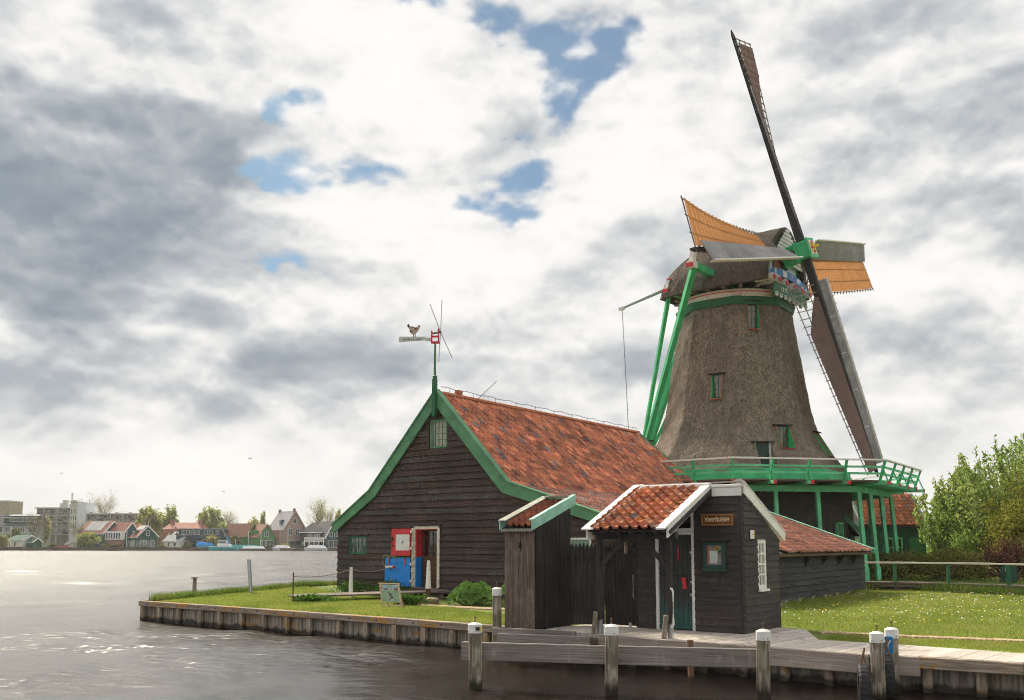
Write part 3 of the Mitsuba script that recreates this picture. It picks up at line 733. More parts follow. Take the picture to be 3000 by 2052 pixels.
roof_side(AX, AZ, KL, KZ, -1, RP, .6, 17, 62, 5, None, True, 0, 'barn_tile_left')
roof_side(KL, KZ, EL, 2.45, -1, RP, .6, 9, 62, 6, None, True, 0, 'barn_tile_left_low')
ridge_clay = flat('ridge_clay', (.45, .17, .09), .8, .5, .2, 4)
ridge_tiles(roof, bf.pt(AX, .1, AZ + .06), bf.pt(AX, SY0, AZ + .1), 42, ridge_clay, .12)
put(roof + '__flue', bf(bx(AX - .1, AX + .1, 1.0, 1.22, AZ + .1, AZ + .3)), ridge_clay, label='small square clay vent on the ridge')
# green gable boards
def gable_board(P, name='gable_board', y0=-.17, y1=-.1, m=green):
    put(barn + '__' + name, bf(prism(P, y0, y1)), m)
bw = .34
gable_board([(AX, AZ + .13), (KR + .13, KZ + .13), (KR - .05, KZ - .22), (AX, AZ - .42)])
gable_board([(KR + .135, KZ + .125), (ERX + .25, EZ + .07), (ERX + .17, EZ - .22), (KR - .04, KZ - .225)])
gable_board([(AX, AZ + .13), (KL - .13, KZ + .05), (KL + .1, KZ - .2), (AX, AZ - .42)])
gable_board([(KL - .135, KZ + .045), (EL - .12, 2.5), (EL - .04, 2.22), (KL + .09, KZ - .205)])
for P in ([(AX, AZ + .13), (KR + .13, KZ + .13), (KR + .17, KZ + .17), (AX, AZ + .2)], [(KR + .13, KZ + .13), (ERX + .25, EZ + .07), (ERX + .26, EZ + .11), (KR + .17, KZ + .17)],
          [(AX, AZ + .13), (KL - .13, KZ + .05), (KL - .17, KZ + .09), (AX, AZ + .2)], [(KL - .13, KZ + .05), (EL - .12, 2.5), (EL - .15, 2.54), (KL - .17, KZ + .09)]):
    gable_board(P, 'verge_strip', -.21, .05)
# far verge on the right slope
q0, q1, q2 = bf.pt(AX, SY0 + .05, AZ + .03), bf.pt(KR, SY1 + .05, KZ + .03), bf.pt(ERX, SY2 + .05, EZ)
put(barn + '__gable_board', beam(q0, q1, .06, .2), green); put(barn + '__gable_board', beam(q1, q2, .06, .2), green)
put(barn + '__finial', cat([bf(bx(AX - .075, AX + .075, -.3, -.175, 6.28, AZ + .12, .015)), bf(bx(AX - .075, AX + .075, -.3, -.14, AZ + .1, AZ + .55, .02)), bf(bx(AX - .065, AX + .065, -.285, -.155, AZ + .55, AZ + .66, .02))]), green_dark, label='dark green king post at the top of the gable')
# windows
w = window(bf, barn, 4.63, 5.43, 5.18, 6.2, 4, 4, green, glass, .07, .022, .06, .05, back=curtain, label='green framed window of sixteen panes high in the gable')
bf.put(barn + '__hood', bx(4.5, 5.58, -.13, 0, 6.22, 6.27), barn_mats[2])
window(bf, barn, .63, 1.55, 1.43, 2.11, 4, 3, green_dark, glass, .07, .022, .06, .05, back=dull_back, label='small green window near the left corner')
bf.put(barn + '__hood', bx(.55, 1.65, -.12, 0, 2.12, 2.16), barn_mats[0])
for i, x in enumerate(np.arange(.72, 1.5, .11)): # things on the sill inside
    bf.put(barn + '__jar', lathe([(.022, 0), (.022, .12 + .05 * (i % 3)), (.01, .17 + .05 * (i % 3))], 10, (x, .085, 1.48)), [mint, green_dark, cream, steel][i % 4])
window(bf, barn, 10.44, 11.28, 1.1, 2.0, 1, 1, white, glass, .06, .02, .06, .05, label='white framed window behind the fence', back=green)
# doorway with its open half doors
dk = put(barn + '__door_frame', cat([bf(bx(3.9, 3.99, -.09, .1, .28, 2.44)), bf(bx(5.03, 5.12, -.09, .1, .28, 2.44)), bf(bx(3.99, 5.03, -.09, .1, 2.33, 2.44))]), cream)
for i in range(9):                        # frame ends follow the boards
    z = .3 + i * .232
    for x in (3.9, 5.12):
        bf.put(barn + '__frame_block', prism([(x - .045, z), (x + .045, z), (x + .045, z + .215), (x - .045, z + .215)], -.13 + .01 * (i % 2), -.088), cream)
bf.put(barn + '__door_lining', cat([bx(3.995, 4.02, -.05, .28, 1.35, 2.33), bx(4.02, 5.02, -.05, .28, 2.3, 2.33)]), red, label='red lining of the upper doorway')
bf.put(barn + '__door_lining', bx(3.995, 4.02, -.05, .28, .3, 1.34), blue, label='blue lining of the lower doorway')
bf.put(barn + '__hood', bx(3.8, 5.22, -.14, 0, 2.45, 2.5), barn_mats[2])
bf.put(barn + '__threshold', bx(3.9, 5.12, -.2, .3, .2, .28, .01), ramp_wood)
bf.put(barn + '__inner_door', bx(4.05, 5.02, .26, .31, .28, 1.3), brown_door, label='brown inner door with glazed top')
window(bf, barn, 4.05, 5.02, 1.3, 2.34, 4, 3, brown_door, glass, .08, .02, .31, -.26, name='inner_window')
def half_door(fr, x0, x1, z0, z1, m, name, lab, fill):
    k = put(barn + '__' + name, fr(cat([bx(x0, x0 + .2, -.2, -.16, z0, z1, .006), bx(x1 - .03, x1, -.199, -.16, z0, z1), bx(x0 + .2, x1 - .03, -.198, -.16, z0, z0 + .2, .006), bx(x0 + .2, x1 - .03, -.198, -.16, z1 - .2, z1, .006)])), m, label=lab)
    n = 5
    for i in range(n):
        a, b = x0 + .2 + (x1 - .23 - x0) * i / n, x0 + .2 + (x1 - .23 - x0) * (i + 1) / n
        fr.put(k + '__board', bx(a + .002, b - .002, -.185, -.165, z0 + .2, z1 - .2), fill)
    return k
df = Fr(bf.pt(0, 0, 0), (.806, -.592))
k = half_door(df, 2.95, 3.86, 1.38, 2.35, red, 'upper_half_door', 'red upper half door with a white panel and purple star, swung open', white)
star = []
for i in range(8):
    a = i * np.pi / 4; R = .085 if i % 2 == 0 else .05
    star.append((3.5 + R * math.cos(a), 1.87 + R * 1.05 * math.sin(a))); star.append((3.5 + .022 * math.cos(a + np.pi / 8), 1.87 + .022 * math.sin(a + np.pi / 8)))
df.put(k + '__star', prism(star, -.192, -.187), flat('star_purple', (.3, .06, .32), .6, .1))
df.put(k + '__handle', cat([bx(3.0, 3.03, -.24, -.2, 1.9, 2.05), bx(2.96, 3.05, -.23, -.2, 1.72, 1.78)]), iron)
k = half_door(df, 2.64, 3.86, .3, 1.31, blue, 'lower_half_door', 'blue lower half door with red hinges, swung open', blue)
df.put(k + '__ledge', bx(2.64, 3.87, -.22, -.14, 1.312, 1.35), green_dark)
for x in (2.82, 3.62): df.put(k + '__hinge', beam([x, -.21, 1.3], [x + .03, -.21, 1.06], .05, .02, (0, 1, 0)), red)
df.put(k + '__bolt', cat([bx(2.68, 3.02, -.23, -.2, .95, 1.03)]), white); df.put(k + '__knob', lathe([(0, 0), (.05, .005), (.055, .03), (0, .04)], 14).apply_transform(trimesh.transformations.rotation_matrix(np.pi / 2, [1, 0, 0])).apply_translation([3.1, -.2, .98]), red)
for x in (2.72, 2.9): df.put(k + '__bracket', bx(x - .02, x + .02, -.22, -.2, .85, 1.12), blue)
for z in (.45, 1.05, 1.6, 2.2): bf.put(barn + '__hinge', bx(3.86, 3.92, -.2, -.14, z, z + .09), white)
# lightning wire along the ridge
lw_ = thing('lightning_wire', 'thin lightning conductor wire held above the barn ridge', 'wire')
wp = [bf.pt(AX + .02, .1 + t, AZ + .3 + .025 * math.sin(t * 5)) for t in np.linspace(0, SY0 - .2, 40)]
put(lw_ + '__wire', tube(wp, .011, 5), iron)
for t in np.linspace(.6, SY0 - .6, 11): put(lw_ + '__holder', tube([bf.pt(AX, t, AZ + .12), bf.pt(AX + .02, t, AZ + .31)], .009, 5), iron)
one('aerial', 'thin slanting rod aerial on the barn ridge', 'aerial', tube([bf.pt(AX + .1, 2.1, AZ + .1), bf.pt(AX + .75, 2.4, AZ + .75)], .011, 5), iron)

# ------------------------------------------------------------------ weather vane: a toy mill with a hen board
vk = thing('weather_vane', 'weather vane with hen, lettered board and small mill sails on the barn gable', 'weather vane')
V0 = bf.pt(AX, -.22, AZ + .66); vf = Fr(V0, (1, 0))
put(vk + '__pole', vf(lathe([(.045, -.05), (.04, .2), (.032, 1.2)], 14)), pole_green, 40)
put(vk + '__house', vf(cat([bx(-.14, -.1, -.08, .08, 1.16, 1.6), bx(.1, .14, -.08, .08, 1.18, 1.68), bx(-.14, .15, -.08, .08, 1.16, 1.22), bx(-.1, .1, -.05, .05, 1.38, 1.43)])), red, label='open red frame that carries the shaft')
put(vk + '__shaft', vf(tube([[-.1, 0, 1.52], [.22, .02, 1.58]], [.03, .05], 10)), pole_green)
hub = np.array([.19, .02, 1.58])
dirs = [(.03, .1, 1.18), (-.05, -.1, -1.1), (-.31, -.85, .78), (.35, .85, -.74)]
for d in dirs:
    d = np.array(d); m = beam(hub + d * .06, hub + d, .075, .02, (1, .2, .1)); put(vk + '__sail', vf(m), flat('sail_grey', (.36, .34, .32), .6, .2) if 'material_sail_grey' not in scene else 'material_sail_grey')
put(vk + '__board', vf(cat([prism([(-1.3, 1.24), (-1.28, 1.28), (-1.3, 1.32), (-1.27, 1.4), (-.35, 1.4), (-.34, 1.36), (-.14, 1.36), (-.14, 1.29), (-.3, 1.28), (-1.28, 1.2)], -.012, .012), bx(-.35, -.1, -.01, .01, 1.24, 1.29)])), flat('vane_board', (.6, .6, .55), .6, .2))
m = meshkit.text_mesh('BONTE HEN', .075, .004); m.apply_transform(trimesh.transformations.rotation_matrix(np.pi / 2, [1, 0, 0])); sx = .68 / m.extents[0]; m.apply_scale([sx, 1, 1]); m.apply_translation([-1.14, -.0125, 1.26])
put(vk + '__lettering', vf(m), black_ink)
hen = [(-.78, 1.4), (-.79, 1.47), (-.85, 1.5), (-.91, 1.58), (-.92, 1.68), (-.98, 1.74), (-1.0, 1.8), (-.97, 1.87), (-.93, 1.83), (-.88, 1.76), (-.8, 1.77), (-.72, 1.74), (-.64, 1.75), (-.6, 1.82), (-.58, 1.84), (-.56, 1.8), (-.52, 1.78), (-.55, 1.75), (-.56, 1.7), (-.6, 1.62), (-.66, 1.55), (-.7, 1.5), (-.69, 1.4), (-.72, 1.4), (-.72, 1.48), (-.75, 1.48), (-.75, 1.4)]
def hen_fn(p, n, uv):
    return mix((.52, .38, .3), (.05, .045, .045), smoothstep(.5, .6, fbm(p.x * 7 + 3, p.y * 2, p.z * 7, 2)))
put(vk + '__hen', vf(prism(hen, -.02, .02)), M('speckled_hen', two(pri(hen_fn, .6))), label='flat speckled hen standing on the board')
# ------------------------------------------------------------------ the ferry cabin
cab = thing('cabin', 'small black boarded cabin with white trim, tiled porch roof and carved name board', 'cabin')
cf = Fr([4.67, 18.5, 0], (.806, -.592)); sf = Fr([4.67, 18.5, 0], (.592, .806)); cr = random.Random(4)
front = Polygon([(-2.38, .0), (-.03, .0), (-.03, 2.96), (-2.38, 2.96)]).difference(sbox(-1.93, -1, -1.03, 2.07)).difference(sbox(-1.93, 2.06, -1.03, 2.5))
wall_boards(cf, front, .148, .0, black_mats, cab + '__plank', cr, thick=.022, lap=.02, tilt=.03, wav=.003, split=0)
side = Polygon([(.03, -.03), (2.0, -.03), (2.0, 1.86), (.1, 2.95), (.03, 2.95)]).difference(sbox(.78, .86, 1.26, 1.9))
wall_boards(sf, side, .148, -.03, black_mats, cab + '__plank', cr, thick=.022, lap=.02, tilt=.03, wav=.003, split=0)
put(cab + '__wall', cf(bx(-2.38, -.02, 1.96, 2.0, 0, 1.9)), black_mats[0], label='rear wall')
put(cab + '__wall', cf(prism([(-2.4, 0), (-2.38, 0), (-2.38, 1), (-2.4, 1)], .02, 2.0)), black_mats[0])
lf = Fr(cf.pt(-2.4, 2.0, 0), (-.592, -.806))
wall_boards(lf, Polygon([(0, 0), (2, 0), (2, 2.95), (1.9, 2.95), (0, 1.86)]), .148, 0, black_mats, cab + '__plank', cr, thick=.018, lap=.02, split=0)
put(cab + '__corner_post', cf(bx(-.035, .035, -.045, .03, -.02, 2.96)), dark_timber)
put(cab + '__corner_post', sf(bx(1.985, 2.04, -.04, .03, -.03, 1.9)), dark_timber)
put(cab + '__roof', cat([cf(slope(-2.5, 0, .05, 0, 0, 1, 1)).copy() if False else trimesh.convex.convex_hull(np.array([cf.pt(x, y, z) for x in (-2.42, .03) for y, z in ((0, 3.0), (2.2, 1.9), (0, 2.95), (2.2, 1.85))]))]), grey_felt, label='rear slope of the roof')
# white boards
def pair(fr, pts, mat, name='trim', label=None):
    put(cab + '__' + name, fr(trimesh.convex.convex_hull(np.array(pts))), mat, label=label)
ydir = lambda x0, x1, y0, z0, y1, z1, h0, h1: [(x, y, z + d) for x in (x0, x1) for (y, z) in ((y0, z0), (y1, z1)) for d in (h0, h1)]
pair(cf, ydir(-.66, -.62, -.0, 3.03, -2.05, 2.09, -.17, .03), white, 'bargeboard', 'white bargeboard at the right end of the porch roof')
pair(cf, ydir(-.8, -.61, -.0, 3.065, -2.2, 2.095, -.02, .012), white, 'bargeboard')
pair(cf, ydir(-2.44, -2.4, -.0, 3.03, -2.05, 2.09, -.15, .03), white, 'bargeboard', 'white bargeboard at the left end of the porch roof')
pair(cf, ydir(-2.46, -2.2, -.0, 3.09, -2.2, 2.1, -.02, .012), white, 'bargeboard')
pair(sf, ydir(0, 1, -.05, 0, 1, 1, 0, 0)[:0] + [(x, y, z) for (x, z) in ((.02, 3.06), (2.36, 2.05), (2.33, 1.87), (.02, 2.84)) for y in (-.075, -.04)], white, 'bargeboard', 'white bargeboard on the side gable')
pair(sf, [(x, y, z) for (x, z) in ((.02, 3.065), (2.38, 2.05), (2.38, 2.07), (.02, 3.09)) for y in (-.09, .1)], white, 'bargeboard')
put(cab + '__fascia', cf(bx(-.6, .04, -.06, -.03, 2.79, 2.96)), white); put(cab + '__fascia', cf(bx(-.6, .05, -.09, -.03, 2.965, 3.03, .012)), white)
put(cab + '__ridge_board', cf(bx(-2.3, -.62, -.13, -.02, 2.98, 3.07, .015)), white); put(cab + '__ridge_cap', cf(bx(-2.35, .02, -.05, .16, 3.072, 3.09)), grey_felt)
put(cab + '__ridge_cap', cf(trimesh.convex.convex_hull(np.array([(-.16, 0, 3.09), (.04, 0, 3.09), (.04, .3, 3.0), (-.16, .3, 3.0), (.03, 0, 3.15), (-.1, 0, 3.12)]))), grey_felt)
# porch: tiles, rafters, posts
up = cf.pt(0, 0, 2.98) - cf.pt(0, -2.1, 2.04); sl = np.linalg.norm(up); up /= sl
put(cab + '__porch_roof', trimesh.convex.convex_hull(np.array([cf.pt(x, y, z) for x in (-2.38, -.64) for y, z in ((-.02, 2.97), (-2.02, 2.075), (-.02, 2.94), (-2.02, 2.045))])), dark_timber)
CP = [(0, (.52, .19, .085)), (.35, (.44, .155, .075)), (.65, (.36, .125, .07)), (.88, (.42, .2, .12)), (.985, (.24, .2, .19))]
ctile = tiled('cabin_tile', cf.pt(-2.28, -2.1, 2.05), EA, up, .212, sl / 9.6, CP, .55, 8)
tile_field(cab + '__porch_roof', cf.pt(-2.28, -2.12, 2.085), EA, up, 7, 9, .212, sl / 9.6, ctile, 100, 8, ragged=.006)
put(cab + '__eaves_beam', cf(bx(-2.42, -.62, -1.72, -1.6, 1.9, 2.04, .008)), dark_timber)
for x in np.arange(-2.3, -.6, .28): put(cab + '__rafter', beam(cf.pt(x, -.05, 2.9), cf.pt(x, -2.0, 2.02), .05, .08), dark_timber)
for x in (-2.37, -.8):
    put(cab + '__porch_post', cf(bx(x - .05, x + .05, -1.7, -1.6, .28, 1.92, .008)), dark_timber)
    put(cab + '__post_shoe', cf(bx(x - .045, x + .045, -1.69, -1.61, 0, .3)), steel)
    put(cab + '__post_block', beam(cf.pt(x - .1, -1.74, 0), cf.pt(x - .04, -1.74, .44), .09, .1, (0, 1, 0), .01), pile_wood)
put(cab + '__brace', beam(cf.pt(-2.34, -1.65, 1.35), cf.pt(-1.76, -1.65, 1.92), .06, .08), dark_timber)
put(cab + '__brace', beam(cf.pt(-.84, -1.65, 1.35), cf.pt(-1.4, -1.65, 1.92), .06, .08), dark_timber)
put(cab + '__corbel', cf(bx(-2.46, -2.4, -2.0, -1.8, 1.9, 2.06)), white)
put(cab + '__peg', beam(cf.pt(-1.95, -1.3, 1.62), cf.pt(-1.88, -1.4, 1.93), .05, .09), pile_wood, label='pale slanting offcut behind the brace')
# door
for x in (-1.9, -1.06): put(cab + '__door_frame', cf(bx(x - .03, x + .03, -.05, .05, 0, 2.07, .005)), white)
put(cab + '__door_frame', cf(bx(-1.87, -1.09, -.05, .05, 2.0, 2.07)), white)
window(cf, cab, -1.9, -1.03, 2.075, 2.48, 1, 1, white, glass, .06, .02, .05, .04, name='fanlight', panes=False)
def door_fn(p, n, uv):
    g = fbm(p.x * 40, p.y * 40, p.z * 2, 3)
    c = mix((.028, .03, .03), (.05, .055, .055), g)
    return mix(c, (.03, .12, .1), smoothstep(.8, .25, p.z + .35 * (fbm(p.x * 9, p.y * 9, p.z * 1.5, 3) - .5)) * .7)
M('faded_door', two(pri(door_fn, .65)))
for (z0, z1, nm) in ((.02, 1.13, 'lower_door'), (1.14, 2.0, 'upper_door')):
    k = put(cab + '__' + nm, cf(bx(-1.865, -1.095, .03, .05, z0, z1)), 'material_faded_door')
    for i in range(7): cf.put(k + '__board', bx(-1.865 + i * .11 + .003, -1.865 + (i + 1) * .11 - .003, 0, .03, z0, z1, .004), 'material_faded_door')
    for z in ((1.0,) if z0 < 1 else (1.3,)): cf.put(k + '__hinge', bx(-1.86, -1.45, -.012, 0, z - .025, z + .025), black_mats[0])
cf.put(cab + '__kick_board', bx(-1.86, -1.1, -.015, 0, .04, .11), 'material_faded_door')
put(cab + '__handle', cf(tube([[-1.28, -.02, 1.0], [-1.28, -.1, 1.0], [-1.25, -.13, .95], [-1.25, -.13, .3], [-1.28, -.1, .24], [-1.28, -.02, .24]], .022, 10)).copy() if False else tube([cf.pt(-.75, -1.72, .95), cf.pt(-.7, -1.78, .95), cf.pt(-.665, -1.79, .9), cf.pt(-.665, -1.79, .28), cf.pt(-.7, -1.78, .22), cf.pt(-.75, -1.72, .22)], .02, 10), white, 40, label='white grab rail on the porch post')
put(cab + '__padlock_flap', cf(beam([-1.29, -.02, 1.1], [-1.26, -.02, .86], .09, .02, (0, 1, 0))), red, label='red hasp on the door')
put(cab + '__strip', cf(bx(-1.42, -1.4, -.02, 0, 1.45, 1.75)), red, label='thin red strip on the upper door')
for z in (.72, .98, 1.6): cf.put(cab + '__lock', bx(-1.14, -1.11, -.02, 0, z, z + .05), steel)
put(cab + '__floor_bolt', cf(lathe([(.03, 0), (.03, .12), (0, .13)], 10, (-2.45, -.25, 0))), steel)
# side window
window(sf, cab, .78, 1.26, .86, 1.9, 2, 4, white, glass, .085, .035, .05, .03, sill=.06, label='narrow white window of eight panes')
sf.put(cab + '__window_blind', bx(.8, 1.24, .3, .31, .9, 1.88), inside)  # dark panel added for the unlit room behind the panes
# things on the cabin
nb = thing('name_board', 'carved brown name board on the black front of the cabin', 'sign')
nf = Fr(cf.pt(-.49, -.055, 2.3), (.806, -.592))
nf.put(nb + '__panel', bx(-.33, .33, -.015, .01, -.105, .105), wood('carved_panel', (.12, .045, .018), (.26, .1, .04), None, 'h'))
for a in ((-.35, .35, .085, .12), (-.35, .35, -.12, -.085)): nf.put(nb + '__frame', bx(a[0], a[1], -.035, .012, a[2], a[3], .004), sign_wood)
for a in (-.35, .31): nf.put(nb + '__frame', bx(a, a + .04, -.033, .012, -.084, .084, .004), sign_wood)
m = meshkit.text_mesh('Veerhoisie', .1, .006, True); m.apply_transform(np.array([[1, .22, 0, 0], [0, 1, 0, 0], [0, 0, 1, 0], [0, 0, 0, 1.0]])); m.apply_scale([.54 / m.extents[0], 1, 1]); m.apply_translation([-.27 - m.bounds[0][0], 0, 0]); m.apply_transform(trimesh.transformations.rotation_matrix(np.pi / 2, [1, 0, 0])); m.apply_translation([0, -.0155, -.035]); nf.put(nb + '__lettering', m, ochre_text)
ng = thing('notice_case', 'dark green glazed notice case with papers on the cabin front', 'notice case')
gf = Fr(cf.pt(-.55, -.05, 1.58), (.806, -.592))
gf.put(ng + '__case', cat([bx(-.26, .26, -.1, 0, -.34, -.27, .008), bx(-.24, .24, -.09, 0, -.269, -.26), bx(-.24, -.17, -.09, 0, -.26, .27, .006), bx(.17, .24, -.09, 0, -.26, .27, .006), bx(-.169, .169, -.09, 0, .2, .27), bx(-.169, .169, -.09, 0, -.26, -.2)]), teal)
gf.put(ng + '__hood', bx(-.29, .29, -.14, 0, .275, .33, .012), dark_timber)
gf.put(ng + '__backing', bx(-.168, .168, -.03, -.01, -.2, .2), flat('notice_backing', (.3, .25, .22), .8, .3))
gf.put(ng + '__sheet', bx(-.11, .06, -.036, -.032, -.17, .08), paper)
gf.put(ng + '__strip', bx(-.166, -.135, -.037, -.032, -.19, .18), flat('notice_red', (.45, .08, .04), .7, .1)); gf.put(ng + '__leaf', lathe([(0, 0), (.045, .001), (0, .002)], 8).apply_transform(trimesh.transformations.rotation_matrix(np.pi / 2, [1, 0, 0])).apply_translation([.11, -.035, .08]), green_dark)
fl = cat([bx(-.004, .004, 0, .003, .022, .05).apply_transform(trimesh.transformations.rotation_matrix(a, [0, 1, 0])) for a in np.arange(14) * np.pi / 7]); fl.apply_translation([.06, -.04, .13])
gf.put(ng + '__sunflower', fl, dandelion); gf.put(ng + '__sunflower_eye', lathe([(0, 0), (.022, .001), (.018, .008), (0, .01)], 12).apply_transform(trimesh.transformations.rotation_matrix(np.pi / 2, [1, 0, 0])).apply_translation([.06, -.036, .13]), brown_door)
gf.put(ng + '__glass', pane(-.169, .169, -.2, .2, -.07), glass)
pl = thing('house_number_plate', 'small white and yellow number plate on the cabin side wall', 'plate'); pf = Fr(sf.pt(.43, -.05, 2.0), (.592, .806))
pf.put(pl + '__backing', bx(-.125, .125, -.012, .01, -.105, .105), black_ink); pf.put(pl + '__face', bx(-.11, .07, -.02, -.0125, -.09, .09), white); pf.put(pl + '__edge', bx(.0705, .11, -.02, -.0125, -.09, .09), 'material_sticker_yellow')
m = meshkit.text_mesh('3', .05, .003); m.apply_transform(trimesh.transformations.rotation_matrix(np.pi / 2, [1, 0, 0])); m.apply_translation([-.035, -.0205, -.02]); pf.put(pl + '__number', m, black_ink)

# ------------------------------------------------------------------ picket fence and gate
fence = thing('picket_fence', 'dark pointed picket fence between outhouse and cabin gate', 'fence')
gate = thing('picket_gate', 'dark picket gate with a long handle left of the cabin', 'gate')
def pickets(root, p, q, n, top, r):
    p, q = np.array(p), np.array(q); d = q - p; L = np.linalg.norm(d); fr = Fr([*p, 0], d)
    for i in range(n):
        x = (i + .5) * L / n; w = L / n * .93; h = top + r.uniform(-.02, .02)
        fr.put(root + '__picket', prism([(x - w / 2, .03), (x + w / 2, .03), (x + w / 2, h - .1), (x, h), (x - w / 2, h - .1)], -.02, r.uniform(-.002, .002)), picket_mat)
    for z in (.3, 1.45): fr.put(root + '__rail', bx(0, L, .01, .06, z, z + .08), picket_mat)
    return fr, L
g0 = cf.pt(-3.22, .02, 0)[:2]; g1 = cf.pt(-2.42, .02, 0)[:2]
pickets(fence, (1.3, 20.3), g0 - [.02, 0], 9, 1.83, cr)
fr, L = pickets(gate, g0, g1, 9, 1.8, cr)
fr.put(gate + '__handle', tube([[L - .06, -.02, .62], [L - .06, -.07, .64], [L - .06, -.07, 1.12], [L - .06, -.02, 1.14]], .008, 6), steel)

# ------------------------------------------------------------------ outhouse
oh = thing('outhouse', 'narrow tarred plank outhouse with a diamond hole and mint roof edges', 'outhouse')
of = Fr([.49, 19.3, 0], (.806, -.592)); orr = random.Random(9)
xs = [-.78, -.69, -.56, -.41, -.27, -.1, 0.0]
dia = Polygon([(-.36, 1.62), (-.31, 1.75), (-.36, 1.9), (-.41, 1.75)])
for a, b in zip(xs[:-1], xs[1:]):
    g = sbox(a + .004, -.03, b - .004, 2.12).difference(dia)
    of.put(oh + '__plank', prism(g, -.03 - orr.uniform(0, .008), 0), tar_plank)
of.put(oh + '__plank', bx(-.76, -.02, .01, .03, 0, 2.1), inside, label='dark lining behind the front boards')
osf = Fr([.49, 19.3, 0], (.592, .806))
for i in range(9):
    a, b = 1.36 * i / 9, 1.36 * (i + 1) / 9
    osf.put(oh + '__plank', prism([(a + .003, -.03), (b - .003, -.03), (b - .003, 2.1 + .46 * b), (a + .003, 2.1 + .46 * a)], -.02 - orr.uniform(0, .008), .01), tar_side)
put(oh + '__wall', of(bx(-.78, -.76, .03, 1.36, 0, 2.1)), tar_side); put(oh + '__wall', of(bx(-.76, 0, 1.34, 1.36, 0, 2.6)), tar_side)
oup = of.pt(0, 1.48, 2.74) - of.pt(0, -.12, 2.14); osl = np.linalg.norm(oup); oup /= osl
put(oh + '__roof', trimesh.convex.convex_hull(np.array([of.pt(x, y, z) for x in (-.8, .0) for y, z in ((-.1, 2.11), (1.46, 2.7), (-.1, 2.14), (1.46, 2.73))])), dark_timber)
otile = tiled('outhouse_tile', of.pt(-.72, -.14, 2.17), EA, oup, .17, osl / 7, [(0, (.36, .115, .06)), (.4, (.28, .09, .05)), (.75, (.2, .075, .05))], .6, 4)
tile_field(oh + '__roof', of.pt(-.66, -.14, 2.17), EA, oup, 4, 7, .165, osl / 7.2, otile, 60, 12)
def pr8(fr, x0, x1, y0, z0, y1, z1, h0, h1): return fr(trimesh.convex.convex_hull(np.array(ydir(x0, x1, y0, z0, y1, z1, h0, h1))))
weather_mint = wood('weathered_mint', (.2, .19, .15), (.36, .34, .28), (.3, .5, .4), 'v', None, .7)
put(oh + '__bargeboard', pr8(of, .01, .045, -.16, 2.2, 1.55, 2.8, -.11, .1), mint, label='mint green board at the right roof edge')
put(oh + '__bargeboard', pr8(of, -.05, .05, -.16, 2.3, 1.55, 2.9, .003, .025), mint)
put(oh + '__bargeboard', pr8(of, -.84, -.81, -.16, 2.2, 1.55, 2.8, -.1, .09), mint, label='mint green board at the left roof edge')
put(oh + '__bargeboard', pr8(of, -.87, -.66, -.16, 2.29, 1.55, 2.89, .003, .025), weather_mint)
put(oh + '__ridge_board', of(bx(-.659, -.051, 1.3, 1.55, 2.86, 2.89)), weather_mint)
put(oh + '__eaves_board', of(bx(-.8, .005, -.15, -.12, 2.07, 2.13)), weather_mint)

# ------------------------------------------------------------------ lean-to shed beside the mill
an = thing('lean_to_shed', 'long low black shed with a red tile lean-to roof and carved brackets', 'shed')
S0, PN = 25.5, -9.775                                # where the wall runs: along ED from S0, at PN across
af = Fr(EA * PN + ED * S0, (.592, .806)); ar = random.Random(8); AL = 10.4
wall_boards(af, Polygon([(0, .14), (AL, .14), (AL, 1.56), (0, 1.56)]), .2, .14, annex_mats, an + '__plank', ar, thick=.03, lap=.03, tilt=.05, wav=.007, split=.6)
rf = Fr(af.pt(AL, 0, 0), (-.806, .592))
wall_boards(rf, Polygon([(0, .14), (3.9, .14), (3.9, 2.85), (0, 1.6)]), .2, .14, annex_mats, an + '__plank', ar, split=0)
put(an + '__corner_post', af(bx(AL - .06, AL + .05, -.05, .06, .12, 1.58)), dark_timber)
for x in (2.0, 3.2, 4.5, 5.8, 7.1, 8.5): put(an + '__pier', af(bx(x - .12, x + .12, .0, .3, -.2, .14)), concrete)
for x in (3.6, 5.35, 7.1, 8.85):
    put(an + '__bracket', trimesh.convex.convex_hull(np.vstack([af.pt(x + d, y, z) for d in (-.035, .035) for y, z in ((-.05, 1.52), (-.36, 1.52), (-.34, 1.46), (-.14, 1.28), (-.05, 1.05))])), dark_timber)
aup = af.pt(0, 4.2, 1.62 + 4.2 * .365) - af.pt(0, 0, 1.62); asl = np.linalg.norm(aup) ; aup /= asl
put(an + '__roof', trimesh.convex.convex_hull(np.array([af.pt(x, y, 1.585 + y * .365 + d) for x in (0, AL + .12) for y in (-.3, 4.1) for d in (0, .05)])), dark_timber)
atile = tiled('lean_to_tile', af.pt(0, -.38, 1.56), ED, aup, .22, .27, [(0, (.52, .24, .165)), (.3, (.46, .2, .14)), (.55, (.38, .175, .13)), (.8, (.26, .13, .1)), (.95, (.24, .21, .2))], .6, 5)
tile_field(an + '__roof', af.pt(0, -.36, 1.53), ED, aup, int((AL + .05) / .22), 17, .22, .27, atile, 300, 14, keep=lambda x, y: x > 1.2)
put(an + '__gutter', af(bx(0, AL + .1, -.36, -.3, 1.42, 1.5, .01)), brown_door)
put(an + '__bargeboard', beam(af.pt(AL + .15, -.42, 1.53), af.pt(AL + .15, 4.1, 1.7 + 4.1 * .365), .05, .19), mill_green_pale, label='pale green board along the roof edge')
put(an + '__bargeboard', beam(af.pt(AL + .1, -.42, 1.62), af.pt(AL + .1, 4.1, 1.79 + 4.1 * .365), .2, .025), mint)

